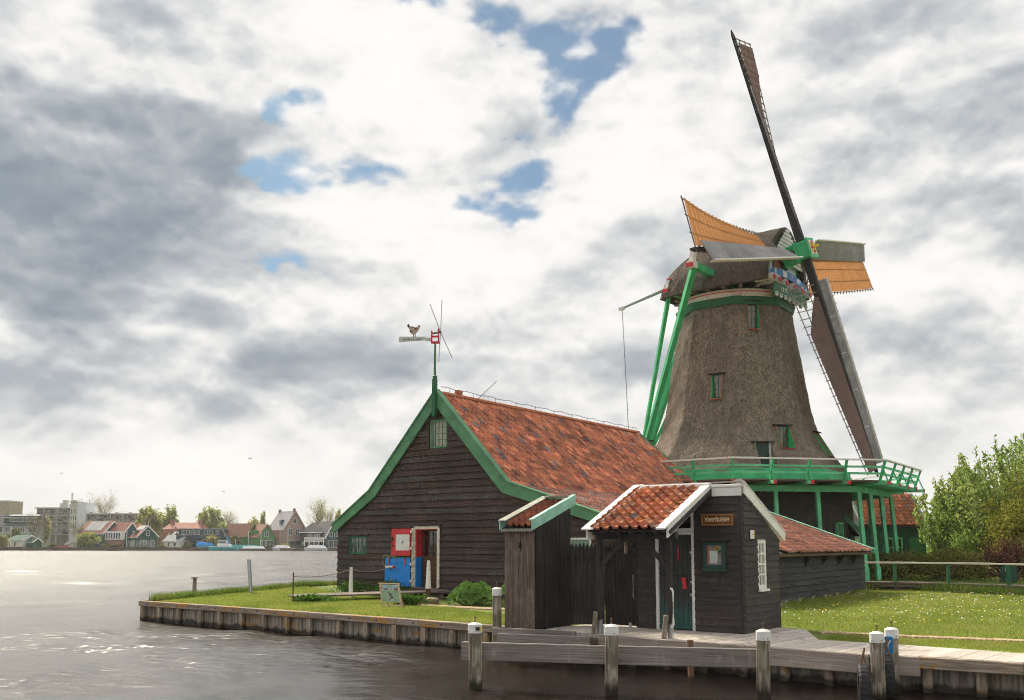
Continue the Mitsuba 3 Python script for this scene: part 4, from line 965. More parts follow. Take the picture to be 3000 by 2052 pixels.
# ------------------------------------------------------------------ in front of the barn
def post(k, lab, x, y, h, r0, r1, mat, lean=(0, 0), cap=None):
    m = tube([[x, y, -.2], [x + lean[0] * .5, y + lean[1] * .5, h * .5], [x + lean[0], y + lean[1], h]], [r0, (r0 + r1) / 2, r1], 14)
    k = one(k, lab, 'post', m, mat, 40)
    if cap: put(k + '__cap', bx(x + lean[0] - r1 * 1.5, x + lean[0] + r1 * 1.5, y + lean[1] - r1 * 1.5, y + lean[1] + r1 * 1.5, h, h + .03), cap)
    return k
post('post', 'leftmost short flat-topped post on the tongue of land', -11.75, 33.8, .55, .075, .07, pile_wood, (0, 0), rust)
post('post', 'tall leaning grey steel pipe near the left edge of the grass', -9.62, 33.7, 1.24, .07, .068, steel, (-.12, 0))
post('post', 'thin rusty rod at the left end of the plank ramp', -6.78, 28.3, .93, .022, .02, rust)
white_post = lambda x, y, h, z0, lab: post('white_post', lab, x, y, h, .09, .045, white)
wp1 = post('white_post', 'tapering white post left of the barn doors with a rope through it', -5.45, 30.9, 1.02, .085, .05, white)
wk = thing('white_post', 'tapering white post on a dark foot in front of the barn doorway', 'post')
put(wk + '__shaft', tube([[-2.62, 28.6, .42], [-2.62, 28.6, 1.3]], [.09, .045], 14), white, 40); put(wk + '__foot', bx(-2.69, -2.55, 28.53, 28.67, -.1, .42, .01), brown_door)
def sag(p, q, d, n=14):
    p, q = np.array(p), np.array(q); t = np.linspace(0, 1, n)[:, None]
    return p + (q - p) * t - np.array([0, 0, 1]) * d * 4 * t * (1 - t)
rk = thing('rope', 'slack barrier rope from the thin rod past the white post to the blue half door', 'rope')
bl = bf.pt(2.95, -.24, .98); b2 = bf.pt(2.75, -.2, 1.2)
put(rk + '__span', tube(sag([-6.78, 28.3, .8], [-5.45, 30.9, .95], .1), .013, 6), rope_mat); put(rk + '__span', tube(sag([-5.45, 30.9, .95], bl, .12), .013, 6), rope_mat)
put(rk + '__loop', tube([bf.pt(2.66 + .16 * math.cos(a) + .05, -.23, 1.22 + .2 * math.sin(a)) for a in np.linspace(0, 6.3, 16)], .016, 6), rope_mat)
put(rk + '__loop', tube([bf.pt(2.7 + t * .5, -.23, 1.37 + .05 * math.sin(t * 14)) for t in np.linspace(0, 1, 18)] + [bf.pt(3.2, -.23, 1.0)], .016, 6), rope_mat)
rp = thing('plank_ramp', 'low brown plank ramp leading to the barn doorway', 'ramp')
a0, a1 = np.array([-6.9, 28.6, .16]), np.array([-2.0, 30.2, .24]); dd = (a1 - a0)[:2] / np.linalg.norm((a1 - a0)[:2]); nn = np.array([-dd[1], dd[0], 0])
for i in range(5): put(rp + '__plank', beam(a0 + nn * (i * .24) + [.05 * (i % 2), 0, 0], a1 + nn * (i * .24), .225, .05, b=.008), ramp_wood)
for t in (.22, .6, .93): put(rp + '__bearer', beam(a0 + (a1 - a0) * t - nn * .05 - [0, 0, .1], a0 + (a1 - a0) * t + nn * 1.05 - [0, 0, .1], .12, .14), ramp_wood)
for t in (.22, .6, .93): put(rp + '__leg', bx(*(lambda c: (c[0] - .07, c[0] + .07, c[1] - .07, c[1] + .07, -.2, .1))(a0 + (a1 - a0) * t)), ramp_wood)
one('stone_step', 'round stone step at the foot of the barn ramp', 'stone step', lathe([(.52, -.05), (.52, .13), (.49, .16), (.06, .165), (.05, .13), (0, .13)], 36, (-2.75, 27.9, 0)), wood('stone_step', (.16, .1, .075), (.28, .2, .16), None, 'h'), 40)
sb = thing('notice_stand', 'leaning wooden notice stand with a green picture board on the grass', 'notice stand')
bfm = Fr([-3.52, 26.0, 0], (.96, -.28)); tilt = .6
def leanm(m):
    v = np.array(m.vertices); z = v[:, 2].copy(); v[:, 1] += z * tilt; v[:, 0] -= (z - .3) * .42; v[:, 2] = z * .93; return trimesh.Trimesh(v, m.faces, process=False)
bfm.put(sb + '__board', leanm(bx(-.29, .29, -.01, .012, .16, .68)), wood('stand_wood', (.4, .28, .16), (.58, .44, .28), None, 'h'))
for x in (-.31, .28): bfm.put(sb + '__leg', leanm(bx(x, x + .035, -.012, .03, -.02, .7)), 'material_stand_wood')
bfm.put(sb + '__rail', leanm(bx(-.275, .28, -.01, .02, .06, .09)), 'material_stand_wood'); bfm.put(sb + '__rail', leanm(bx(-.33, .33, -.013, .03, .7, .73)), 'material_stand_wood')
for x in (-.25, .22): bfm.put(sb + '__strut', beam([x - .1, .28, .62], [x, .62, 0], .03, .03), 'material_stand_wood')
pn = put(sb + '__poster', bfm(leanm(bx(-.27, .27, -.016, -.0105, .18, .67))), flat('poster_green', (.22, .33, .2), .5, .15))
def photo_fn(p, n, uv):
    return mix(mix((.06, .05, .05), (.4, .35, .3), smoothstep(.35, .65, fbm(p.x * 14, p.y * 14, p.z * 14, 3))), (.2, .35, .6), smoothstep(.5, .62, p.z))
M('poster_photo', two(pri(photo_fn, .5)))
for (a, b, c, d) in ((-.26, -.06, .52, .66), (.08, .26, .5, .66), (-.05, .07, .36, .47), (-.05, .08, .2, .34)): bfm.put(pn + '__picture', leanm(bx(a, b, -.02, -.0165, c, d)), 'material_poster_photo')
for i in range(9):
    for (a, b) in ((-.25, -.08), (.1, .25)): bfm.put(pn + '__text_line', leanm(bx(a, b - .03 * (i % 3 == 2), -.0185, -.0165, .21 + i * .032, .218 + i * .032)), flat('poster_text', (.12, .2, .1), .6, .1) if 'material_poster_text' not in scene else 'material_poster_text')
# plants against the barn
def big_leaf_plant(lab, x, y, r, n, seed):
    k = thing('butterbur', lab, 'plant'); q = np.random.default_rng(seed); ang = np.linspace(0, 2 * np.pi, 14)[:-1]
    for i in range(n):
        a, t = q.uniform(0, 6.28), math.sqrt(q.random()); c = np.array([x + r * t * math.cos(a), y + r * .7 * t * math.sin(a), (.62 - .42 * t * t) * q.uniform(.75, 1.15)])
        R = q.uniform(.11, .2); out = np.array([math.cos(a) * t, math.sin(a) * t - .35, .75]) + q.normal(0, .22, 3); out /= np.linalg.norm(out)
        u = np.cross(out, [0, 0, 1.0]); u /= np.linalg.norm(u); w = np.cross(u, out)
        V = [c + out * -.035]; 
        for j, b in enumerate(ang):
            rr = R * (1 + .09 * math.sin(7 * b + i)) * (.55 if j == 0 else 1); V.append(c + u * rr * math.cos(b) + w * rr * math.sin(b) + out * (.02 * math.sin(3 * b + i) + .03))
        m = len(ang); put(k + '__leaf', (np.array(V), np.array([[0, 1 + j, 1 + (j + 1) % m] for j in range(m)])), 'material_big_leaf', True)
        put(k + '__stem', tube([[x + (c[0] - x) * .4, y + (c[1] - y) * .4, 0], c], .008, 4), 'material_big_leaf')
leafy('big_leaf', (.1, .2, .04), (.2, .33, .09), .7, 4)
big_leaf_plant('round-leaved plant clump by the barn wall, left of the tall mooring post', -1.15, 27.3, .75, 55, 3)
big_leaf_plant('smaller round-leaved plant clump right of the tall mooring post', -.1, 26.6, .5, 24, 4)
leafy('nettle', (.06, .14, .02), (.14, .25, .05), .7, 5)
for lab, x, y, r, h, s in (('nettles growing along the left foot of the barn gable', -5.6, 33.3, .8, .45, 3), ('nettles behind the notice stand by the blue half door', -4.4, 32.2, .7, .5, 4), ('weeds under the right end of the plank ramp', -3.0, 26.9, .5, .3, 6), ('weeds under the left end of the plank ramp', -6.0, 28.5, .9, .25, 7)):
    q = np.random.default_rng(s); P = clumps((x, y, h * .5), (r, r * .4, h * .6), 26, 1500, q, .2, .25); P[:, 2] = np.maximum(P[:, 2], .02)
    k = one('nettles', lab, 'weeds', leaves(P, .045, q), 'material_nettle', kind='stuff')
# brick edgings
def brick_fn(p, n, uv):
    return mix((.3, .2, .12), (.5, .38, .24), cell_rand(dr.floor(p.x * 9), dr.floor(p.y * 9))) * (.75 + .5 * noise(p.x * 40, p.y * 40, p.z * 40))
M('paving_brick', two(pri(brick_fn, .85)))
def brick_strip(L, w, step, lim, name, lab):
    k = struct(name, cat([beam([*p, -.02], [*q, -.02], w * 1.02, .03) for p, q in zip(L[:-1], L[1:])]), concrete); labels[k]['label'] = lab
    n, s, tot = 0, 0.0, along(L, 0)[2]; rest = []
    while s < tot:
        p, d, _ = along(L, s); nv2 = np.array([-d[1], d[0]])
        for j in range(2):
            c = p + nv2 * (j - .5) * w * .5; e = nv2 * .8 + d * (.6 if j else -.6); e /= np.linalg.norm(e)
            m = beam([*(c - e * w * .26), .0], [*(c + e * w * .26), .0], step * .8, .05 + pr.uniform(-.008, .008))
            if n < lim: put(k + '__brick', m, 'material_paving_brick')
            else: rest.append(m)
            n += 1
        s += step
    if rest: put(k + '__bricks', cat(rest), 'material_paving_brick', kind='stuff')
brick_strip([(6.35, 18.75), (7.61, 17.96), (9.52, 17.08), (13, 15.3)], .34, .1, 150, 'brick_edging', 'pale brick edging between lawn and dock')
brick_strip([(-2.9, 27.1), (-1.6, 26.2), (.2, 25.0), (1.0, 24.3)], .55, .11, 80, 'brick_path', 'pale brick path in front of the barn')
# ------------------------------------------------------------------ the windmill
mill = thing('windmill', 'thatched smock windmill with green stage, brown and ochre sails above the red barn roof', 'windmill')
CB, CS = np.array([12.62, 50.2, 0.0]), np.array([12.19, 50.27, 0.0])
PH0 = math.radians(-103.12)
def thatch(name, c1, c2, c3):
    def fn(p, n, uv):
        a = fbm(p.x * 16, p.y * 16, p.z * 5, 3); g = noise(p.x * 34, p.y * 34, p.z * 11); b = fbm(p.x * .8, p.y * .8, p.z * .5, 3)
        c = mix(c1, c2, smoothstep(.25, .75, a * .5 + g * .5))
        c = mix(c, c3, smoothstep(.48, .7, b) * .4)
        run = fbm(p.x * 5, p.y * 5, p.z * .45, 3); course = noise(p.x * 2.2, p.y * 2.2, p.z * 3.4)
        return c * (.72 + .56 * noise(p.x * 60, p.y * 60, p.z * 20)) * (.7 + .6 * run) * (.9 + .2 * course)
    return M(name, two({'type': 'bumpmap', 'tex': proc(lambda p, n, uv: fbm(p.x * 13, p.y * 13, p.z * 6, 3), .01), 'scale': .09, 'bsdf': pri(fn, .95, 0., .1)}))
reed = thatch('thatch', (.125, .097, .075), (.285, .23, .182), (.115, .09, .071))
reed_dark = thatch('cap_thatch', (.07, .056, .046), (.165, .135, .112), (.08, .065, .055))
RV = np.array([[4.9, 6.05], [5.5, 5.85], [6.32, 5.3], [6.94, 4.8], [7.62, 4.42], [8.49, 4.1], [9.27, 3.95], [10.44, 3.75], [11.61, 3.58], [12.79, 3.37], [13.78, 3.22], [14.75, 3.1]])
def rv(z): return np.interp(z, RV[:, 0], RV[:, 1])
def octr(phi, r, soft=.015):
    """Radius of an octagon with softened corners, r at its corners."""
    l = (phi - PH0) % (np.pi / 4); l = np.minimum(l, np.pi / 4 - l)
    x = np.maximum(l, soft * .5) ; x = np.sqrt(l ** 2 + soft ** 2) - soft * .25
    return r * math.cos(np.pi / 8) / np.cos(np.minimum(np.pi / 8, np.pi / 8 - x + soft * .2).clip(-.4, .4))
def ring_mesh(zs, rfun, n=224, cap=True, disp=0.0, c=CB):
    ang = np.arange(n) * 2 * np.pi / n; V = []
    for z in zs:
        r = rfun(ang, z); P = np.stack([c[0] + r * np.cos(ang), c[1] + r * np.sin(ang), 0 * ang + z], 1)
        if disp: 
            d = meshkit.fbm(P * [3, 3, 1.5], 4, 3) - .5 + .5 * (meshkit.noise(P * [9, 9, 5], 4) - .5)
            P[:, :2] += np.stack([np.cos(ang), np.sin(ang)], 1) * (d * disp)[:, None]
        V.append(P)
    V = np.vstack(V); F = [f for i in range(len(zs) - 1) for j in range(n) for f in ([i * n + j, i * n + (j + 1) % n, (i + 1) * n + (j + 1) % n], [i * n + j, (i + 1) * n + (j + 1) % n, (i + 1) * n + j])]
    if cap:
        k = len(V); V = np.vstack([V, [[c[0], c[1], zs[0]]], [[c[0], c[1], zs[-1]]]]); t = (len(zs) - 1) * n
        for j in range(n): F += [[k, (j + 1) % n, j], [k + 1, t + j, t + (j + 1) % n]]
    return trimesh.Trimesh(V, F, process=False)
body = ring_mesh(np.linspace(5.45, 14.72, 110), lambda a, z: octr(a, rv(z)), disp=.1)
fn_, fl_ = np.array([.163, -.987]), np.array([-.582, -.813])
sky_reflection_grey = flat('sky_reflection_grey', (.16, .19, .22), .5, .3)  # grey-blue put behind the mill panes to imitate reflected sky
def body_window(wx, z0, z1, w, nrm, nx, nz, nm='window', lab=None, door=False):
    """A tilted opening in the thatch: box cut, green reveals, red edge, panes set back."""
    global body
    nrm = np.array(nrm) / np.linalg.norm(nrm); ex = np.array([-nrm[1], nrm[0]])
    ap = rv(z1) * .924
    # the point of that face that projects to x = wx
    t = (wx - CB[0] - nrm[0] * ap) / ex[0]
    fr = Fr([*(CB[:2] + nrm * ap + ex * t), 0], ex)
    deep = .13
    cut = trimesh.creation.box(bounds=[[-w / 2, -2.5, z0], [w / 2, deep, z1]]); cut = fr(cut)
    body = trimesh.boolean.difference([body, cut], engine='manifold')
    out = rv(z1) * .924 - rv(z0) * .924 - .05
    if door:
        k = hold(mill + '__' + nm)
        put(k, fr(bx(-w / 2 + .08, w / 2 - .08, deep - .1, deep - .02, z0, z1 - .08)), teal, label=lab)
        for x in (-w / 2 + .04, w / 2 - .04): put(k + '__frame', fr(beam([x, deep - .12, z0], [x, deep - .12, z1], .08, .12, (0, 1, 0))), white)
    else:
        k = window(fr, mill, -w / 2, w / 2, z0 + .1, z1, nx, nz, green_dark, glass, .05, .025, deep - .01, -(deep - .07), name=nm, label=lab)
        fr.put(k + '__blind', bx(-w / 2, w / 2, deep + .01, deep + .02, z0, z1), sky_reflection_grey)
    Lr = []
    for sx in (-1, 1):
        x = sx * (w / 2 - .012); Lr.append(fr(prism([(0, 0), (1, 0), (1, 1)], 0, 1).copy() if False else trimesh.convex.convex_hull(np.array([(x + d, y, z) for d in (-.012, .012) for y, z in ((deep, z0), (out - .05, z0), (-.06, z1), (deep, z1))]))))
    Lr.append(fr(trimesh.convex.convex_hull(np.array([(x, y, z) for x in (-w / 2 + .024, w / 2 - .024) for y, z in ((deep, z0), (out - .06, z0), (deep, z0 + .1), (out * .8, z0 + .02))]))))
    if not door: put(k + '__reveal', cat(Lr), mill_green)
    for sx in (-1, 1): put(k + '__edge', fr(beam([sx * w / 2, out - .06, z0], [sx * w / 2, -.08, z1], .016, .04, (0, 1, 0))), red if not door else green)
    if not door: put(k + '__edge', fr(beam([-w / 2, out - .07, z0 - .01], [w / 2, out - .07, z0 - .01], .03, .035)), red)
    put(k + '__hood', fr(bx(-w / 2 - .16, w / 2 + .16, -.2, .1, z1, z1 + .05)), dark_timber)
body_window(12.83, 13.15, 14.7, .62, fn_, 2, 3, lab='tall narrow window high in the thatch under the cap')
body_window(10.88, 9.4, 10.75, .6, fl_, 2, 3, lab='small window halfway up the thatched body')
body_window(13.95, 6.65, 7.9, .74, fn_, 3, 2, lab='window low in the thatch, right of the door')
body_window(12.72, 4.8, 6.95, .9, fn_, 1, 1, 'stage_door', 'dark green door from the mill onto the stage', True)
fr_n = np.array([math.cos(PH0 + np.pi * 3 / 8), math.sin(PH0 + np.pi * 3 / 8)])
body_window(CB[0] + fr_n[0] * 4.6, 6.5, 7.8, .7, fr_n, 2, 2, lab='window low on the right flank of the mill')
fr_m = np.array([math.cos(PH0 - np.pi * 3 / 8), math.sin(PH0 - np.pi * 3 / 8)])
body_window(CB[0] + fr_m[0] * 4.6, 6.5, 7.8, .7, fr_m, 2, 2, lab='window low on the left flank of the mill')
put(mill + '__thatched_body', body, reed, 35)
# green boarded skirt and dark base under the stage
def oct_pts(r, c): return [c[:2] + r * np.array([math.cos(PH0 + k * np.pi / 4), math.sin(PH0 + k * np.pi / 4)]) for k in range(8)]
skirt = hold(mill + '__skirt'); base = hold(mill + '__base')
P6, P5 = oct_pts(6.0, CB), oct_pts(5.75, CB)
mr = random.Random(3)
put(skirt, ring_mesh([4.8, 5.6], lambda a, z: octr(a, 5.75 - .3 * (z - 4.8), .02), 64), mill_green)
put(base, ring_mesh([0, 4.7], lambda a, z: octr(a, 5.9 - .05 * z, .02), 64), inside)
for k in range(8):
    a, b = P6[k], P6[(k + 1) % 8]
    mid = (a + b) / 2 - CB[:2]
    if mid @ np.array([.24, .97]) > 2: continue
    L = np.linalg.norm(b - a); f = Fr([*a, 0], b - a)
    for z in (4.78, 4.98, 5.18, 5.38):
        i0 = (z - 4.78) * .1
        f.put(skirt + '__board', beam([i0, .15 * (z - 4.78) * 2 - .03, z + .1], [L - i0, .15 * (z - 4.78) * 2 - .03, z + .1], .05, .19), mill_green)
    for z in np.arange(.3, 4.5, .26): f.put(base + '__board', beam([-.02, -.02 + z * .035, z], [L + .02, -.02 + z * .035, z], .05, .25), mr.choice(black_mats))
window(Fr([*(P6[2] * .35 + P6[1] * .65), 0], P6[2] - P6[1]), mill, -.5, .4, 1.6, 2.9, 2, 3, mill_green_pale, glass, .07, .03, .03, .12, name='base_window', label='window in the dark base under the stage')
put(mill + '__porch_roof', trimesh.convex.convex_hull(np.array([(16.5, 48.2, 4.3), (18.2, 47.6, 2.3), (17.3, 53, 4.3), (18.9, 52.5, 2.3), (16.5, 48.2, 4.2), (18.2, 47.6, 2.2)])), dark_timber)
put(mill + '__porch_wall', cat([bx(16.3, 17.9, 47.9, 51.5, 0, 2.3)]), black_mats[0]); put(mill + '__porch_board', beam((16.4, 48.0, 4.42), (18.3, 47.3, 2.3), .05, .24), green)
# stage
stage = hold(mill + '__stage'); SZ = 4.78; RS = 9.49
S = oct_pts(RS, CS); Bq = oct_pts(RS * .874, CS)
deckm = slab(Polygon(S).difference(Polygon(oct_pts(5.2, CB))), SZ - .07, SZ); put(stage, deckm, ramp_wood)
def seg(a, b, t): return a + (b - a) * t
vis = [7, 0, 1, 2, 3]
for k in range(8):
    a, b = S[k], S[(k + 1) % 8]; d = (b - a) / np.linalg.norm(b - a); n = np.array([d[1], -d[0]])
    if ((a + b) / 2 - CS[:2]) @ n < 0: n = -n
    for (z, dz, w, mt, o) in ((5.7, .07, .15, white, .33), (5.38, .1, .05, mill_green_pale, .2), (5.08, .1, .05, mill_green_pale, .1)):
        oo = o / math.cos(np.pi / 8)
        pa, pb = CS[:2] + (a - CS[:2]) * (1 + oo / RS), CS[:2] + (b - CS[:2]) * (1 + oo / RS)
        put(stage + '__rail', beam([*pa, z], [*pb, z], w, dz), mt)
    c0, c1 = Bq[k], Bq[(k + 1) % 8]
    put(stage + '__ring_beam', beam([*c0, 4.42], [*c1, 4.42], .16, .3), mill_green_pale)
    for i in range(4):
        t = i / 4
        p = seg(a, b, t); r = (p - CS[:2]) / np.linalg.norm(p - CS[:2]) if i == 0 else n
        e = p + r * .34; 
        put(stage + '__joist', beam([*(p - r * 3.6), SZ - .16], [*(e + r * .12), SZ - .16], .11, .16), mill_green_pale if i != 9 else dark_timber)
        put(stage + '__joist_end', beam([*(e + r * .12), SZ - .16], [*(e + r * .16), SZ - .16], .15, .18), red)
        put(stage + '__railing_post', beam([*(p - r * .02), SZ - .1], [*(p + r * .33), 5.68], .09, .1), mill_green)
        put(stage + '__strut', beam([*(e + r * .1), SZ - .1], [*(p + r * .2), 5.3], .05, .05), mill_green)
        if i < 3:
            q = seg(c0, c1, i / 3); q2 = CS[:2] + (q - CS[:2]) * 1.03
            put(stage + '__post', beam([*q2, .55], [*q, 4.28], .175, .175), mill_green_pale); put(stage + '__post_foot', beam([*(q2 + (q2 - q) * .1), -.3], [*q2, .7], .22, .21), mill_green_pale)
            put(stage + '__pier', beam([*(q2 * 1.0), -.5], [*q2, -.05], .55, .5), dark_timber)
# cap, rim and front
n3, u3 = np.array([.759, -.651, 0]), np.array([-.651, -.759, 0]); Zv = np.array([0, 0, 1.0])
def cp(a, e, z): return CB + n3 * a + u3 * e + Zv * z
put(mill + '__collar', ring_mesh([14.55, 14.95], lambda a, z: octr(a, 3.22 + (.12 if z > 14.8 else 0), .02), 96), green_dark, label='dark green collar at the top of the thatch')
put(mill + '__rim', ring_mesh([14.96, 15.36], lambda a, z: 3.14 + 0 * a, 96), cream, 30, label='cream rim under the cap')
put(mill + '__rim_stripe', ring_mesh([15.2, 15.25], lambda a, z: 3.155 + 0 * a, 96), red)
eaves_tan = flat('eaves_tan', (.36, .3, .22), .7, .3)
for i in range(22):
    a = i * 2 * np.pi / 22; d = np.array([math.cos(a), math.sin(a), 0])
    put(mill + '__eaves_block', beam(CB + d * 2.6 + Zv * 15.5, CB + d * 3.38 + Zv * 15.52, .14, .13), eaves_tan)
    if i % 2 == 0: put(mill + '__rim_stud', beam(CB + d * 3.12 + Zv * 15.08, CB + d * 3.17 + Zv * 15.08, .06, .06), red)
def cap_sections():
    A = np.array([-3.75, -3.5, -2.9, -2.0, -1.0, 0, 1.0, 2.4, 3.2]); W = np.array([1.5, 2.2, 2.95, 3.4, 3.62, 3.66, 3.5, 3.2, 2.85])
    R = np.array([16.7, 17.2, 17.75, 18.3, 18.65, 18.85, 18.98, 19.05, 19.08]); E = np.array([15.9, 15.75, 15.6, 15.5, 15.45, 15.43, 15.46, 15.52, 15.62])
    aa = np.linspace(-3.75, 3.2, 54); return aa, np.interp(aa, A, W), np.interp(aa, A, R), np.interp(aa, A, E)
def cap_mesh(shrink=0.0, lift=0.0):
    aa, W, R, E = cap_sections(); T = np.linspace(0, np.pi, 60); V = []
    for a, w, r, e in zip(aa, W, R, E):
        c = np.cos(T); s = np.sin(T)
        g = np.clip((a - .5) / 2.2, 0, 1); ee = (w - shrink) * np.sign(c) * np.abs(c) ** (.85 + .35 * g); zz = e + (r - shrink - e) * (s ** (1.15 + .15 * g)) + lift
        V.append(CB + n3 * a + u3 * ee[:, None] + Zv * zz[:, None])
    V = np.array(V); return V
outer, innr = cap_mesh(), cap_mesh(.3, .02)
G = outer.reshape(-1, 3); d = (meshkit.fbm(G * 2.6, 4, 8) - .5) * .16; cen = CB + Zv * 16.5; G = G + (G - cen) / np.linalg.norm(G - cen, axis=1, keepdims=True) * d[:, None]
G = np.vstack([G, innr.reshape(-1, 3)]); na, nt = outer.shape[:2]; F = []; o = na * nt
for i in range(na - 1):
    for j in range(nt - 1):
        q = i * nt + j; F += [[q, q + nt, q + nt + 1], [q, q + nt + 1, q + 1], [o + q, o + q + nt + 1, o + q + nt], [o + q, o + q + 1, o + q + nt + 1]]
    for j, fl in ((0, 1), (nt - 1, -1)):
        q = i * nt + j; t = [[q, o + q, o + q + nt], [q, o + q + nt, q + nt]]; F += t if fl > 0 else [x[::-1] for x in t]
for i, fl in ((0, -1), (na - 1, 1)):
    for j in range(nt - 1):
        q = i * nt + j; t = [[q, q + 1, o + q + 1], [q, o + q + 1, o + q]]; F += t if fl > 0 else [x[::-1] for x in t]
F += [[j, j + 1, 0] for j in range(1, nt - 1)]
put(mill + '__cap', trimesh.Trimesh(G, F, process=False), reed_dark, 40, label='dark thatched boat-shaped cap')
def capf(P, a0, a1):   # an outline in (e, z) as a thick panel across the cap
    m = trimesh.creation.extrude_polygon(P if isinstance(P, Polygon) else Polygon(P), a1 - a0, engine='earcut'); v = np.array(m.vertices)
    return trimesh.Trimesh(CB + n3 * (a0 + v[:, 2:]) + u3 * v[:, :1] + Zv * v[:, 1:2], m.faces, process=False)
front = hold(mill + '__cap_front')
put(front, capf([(-2.5, 15.7), (2.5, 15.7), (2.45, 16.6), (1.7, 17.9), (0, 18.85), (-1.7, 17.9), (-2.45, 16.6)], 2.85, 2.91), green_dark, label='boarded front of the cap behind the sails')
for i, z in enumerate(np.arange(17.0, 18.8, .22)):
    w = max(.12, 1.9 * (1 - ((z - 16.9) / 2.05) ** 1.15)); put(front + '__slat', capf([(-w, z), (w, z), (w * .93, z + .16), (-w * .93, z + .16)], 3.2, 3.28), white)
put(front + '__panel', capf([(.35, 16.35), (1.35, 16.35), (1.3, 17.1), (.35, 17.1)], 2.95, 3.01), flat('pink_paint', (.55, .2, .2), .6, .3)); put(front + '__panel', capf([(1.5, 16.3), (2.2, 16.3), (2.05, 16.9), (1.5, 17.1)], 2.95, 3.0), flat('blue_white', (.5, .6, .62), .6, .3))
put(front + '__panel', capf([(-1.5, 16.3), (-.4, 16.3), (-.4, 17.1), (-1.5, 17.1)], 2.95, 3.01), 'material_blue_white')
arc = [(e, 15.85 + .3 * (1 - (e / 2.5) ** 2)) for e in np.linspace(-2.5, 2.5, 20)] + [(e, 16.25 + .3 * (1 - (e / 2.5) ** 2)) for e in np.linspace(2.5, -2.5, 20)]
def frieze_fn(p, n, uv): return mix((.05, .18, .5), (.7, .72, .72), smoothstep(.58, .66, fbm(p.x * 5, p.y * 5, p.z * 3, 3)))
put(front + '__frieze', capf(arc, 3.15, 3.25), M('frieze_blue', two(pri(frieze_fn, .5))), label='blue painted board across the front of the cap')
for e in (-2.3, -1.2, -.2, .8, 1.7, 2.4):
    put(front + '__corbel', beam(cp(2.4, e, 15.78), cp(3.47, e, 15.78), .26, .3), white); put(front + '__corbel_end', beam(cp(3.47, e, 15.74), cp(3.53, e, 15.74), .27, .2), red)
bd = [(-2.0, 15.6), (-2.2, 15.1)] + [(e, 14.9 + .12 * math.cos(e * 7.2)) for e in np.linspace(-2.1, 2.1, 30)] + [(2.2, 15.1), (2.0, 15.6)]
bdk = put(front + '__beard', capf(bd, 3.27, 3.33), green_dark, label='dark green date board with white scrolls under the cap front')
for e in np.linspace(-1.9, 1.9, 8):
    t = np.linspace(0, 5.2, 16); put(bdk + '__scroll', tube([cp(3.35, e + (.2 - .03 * x) * math.cos(x + 2.4), 14.98 + (.17 - .025 * x) * math.sin(x + 2.4)) for x in t], .042, 5), white)
m = meshkit.text_mesh('1975', .24, .02); m.apply_translation([-m.extents[0] / 2, 0, 0]); v = np.array(m.vertices)
put(bdk + '__date', trimesh.Trimesh(CB + n3 * (3.335 + v[:, 2:]) + u3 * (.9 - v[:, :1] * 1.0) + Zv * (15.22 + v[:, 1:2]), m.faces[:, ::-1], process=False), white)
# winding gear behind the cap
ls, ss = (.4, 5.5, 16.25), (-2.6, 2.95, 15.98); tb = (-6.4, .1, 5.9)
tail = hold(mill + '__tail')
put(tail, beam(cp(-2.6, 0, 15.6), cp(*tb), .42, .42, w2=.3), mill_green, label='green tail pole and braces that turn the cap')
for sgn in (1, -1):
    put(tail + '__brace', beam(cp(ls[0], sgn * (ls[1] - .2), ls[2] - .1), cp(tb[0] + .1, sgn * .4, tb[2] + .3), .3, .34, w2=.22), mill_green); put(tail + '__brace', beam(cp(ss[0], sgn * (ss[1] - .2), ss[2] - .1), cp(tb[0] + .05, sgn * .25, tb[2] + .5), .2, .22, w2=.18), mill_green)
    for nm, (a, e, z), w in (('long_spruit', ls, .34), ('short_spruit', ss, .28)):
        put(tail + '__' + nm, beam(cp(a, sgn * .5, z), cp(a, sgn * (e - .25), z), w, w), mill_green); put(tail + '__beam_end', beam(cp(a, sgn * (e - .25), z), cp(a, sgn * (e + .2), z), w + .03, w + .03), white)
        put(tail + '__beam_end', beam(cp(a, sgn * (e + .2), z - .05), cp(a, sgn * (e + .27), z - .05), w + .05, w * .6), red)
        put(tail + '__stub', beam(cp(a, sgn * (e - .02), z + w / 2), cp(a + .12, sgn * e, z + w / 2 + w * 1.6), w * .75, w * .75), white); put(tail + '__stub_cap', beam(cp(a + .12, sgn * e, z + w * 2.1), cp(a + .13, sgn * e, z + w * 2.3), w, w), red)
ye = np.array([6.58, 52.0, 15.62]); ys = cp(ss[0], ss[1], ss[2] + .1)
put(tail + '__yard', beam(ys, ye, .13, .13, w2=.09), flat('yard_grey_green', (.28, .36, .33), .6, .2)); put(tail + '__yard_end', beam(ye - [0, 0, .02], ye + [-.25, .22, -.05], .2, .16), white)
put(tail + '__chain', tube([ye + [-.1, .1, -.05], ye + [.1, .1, -5], ye + [.25, .1, -9.5]], .018, 5), iron)
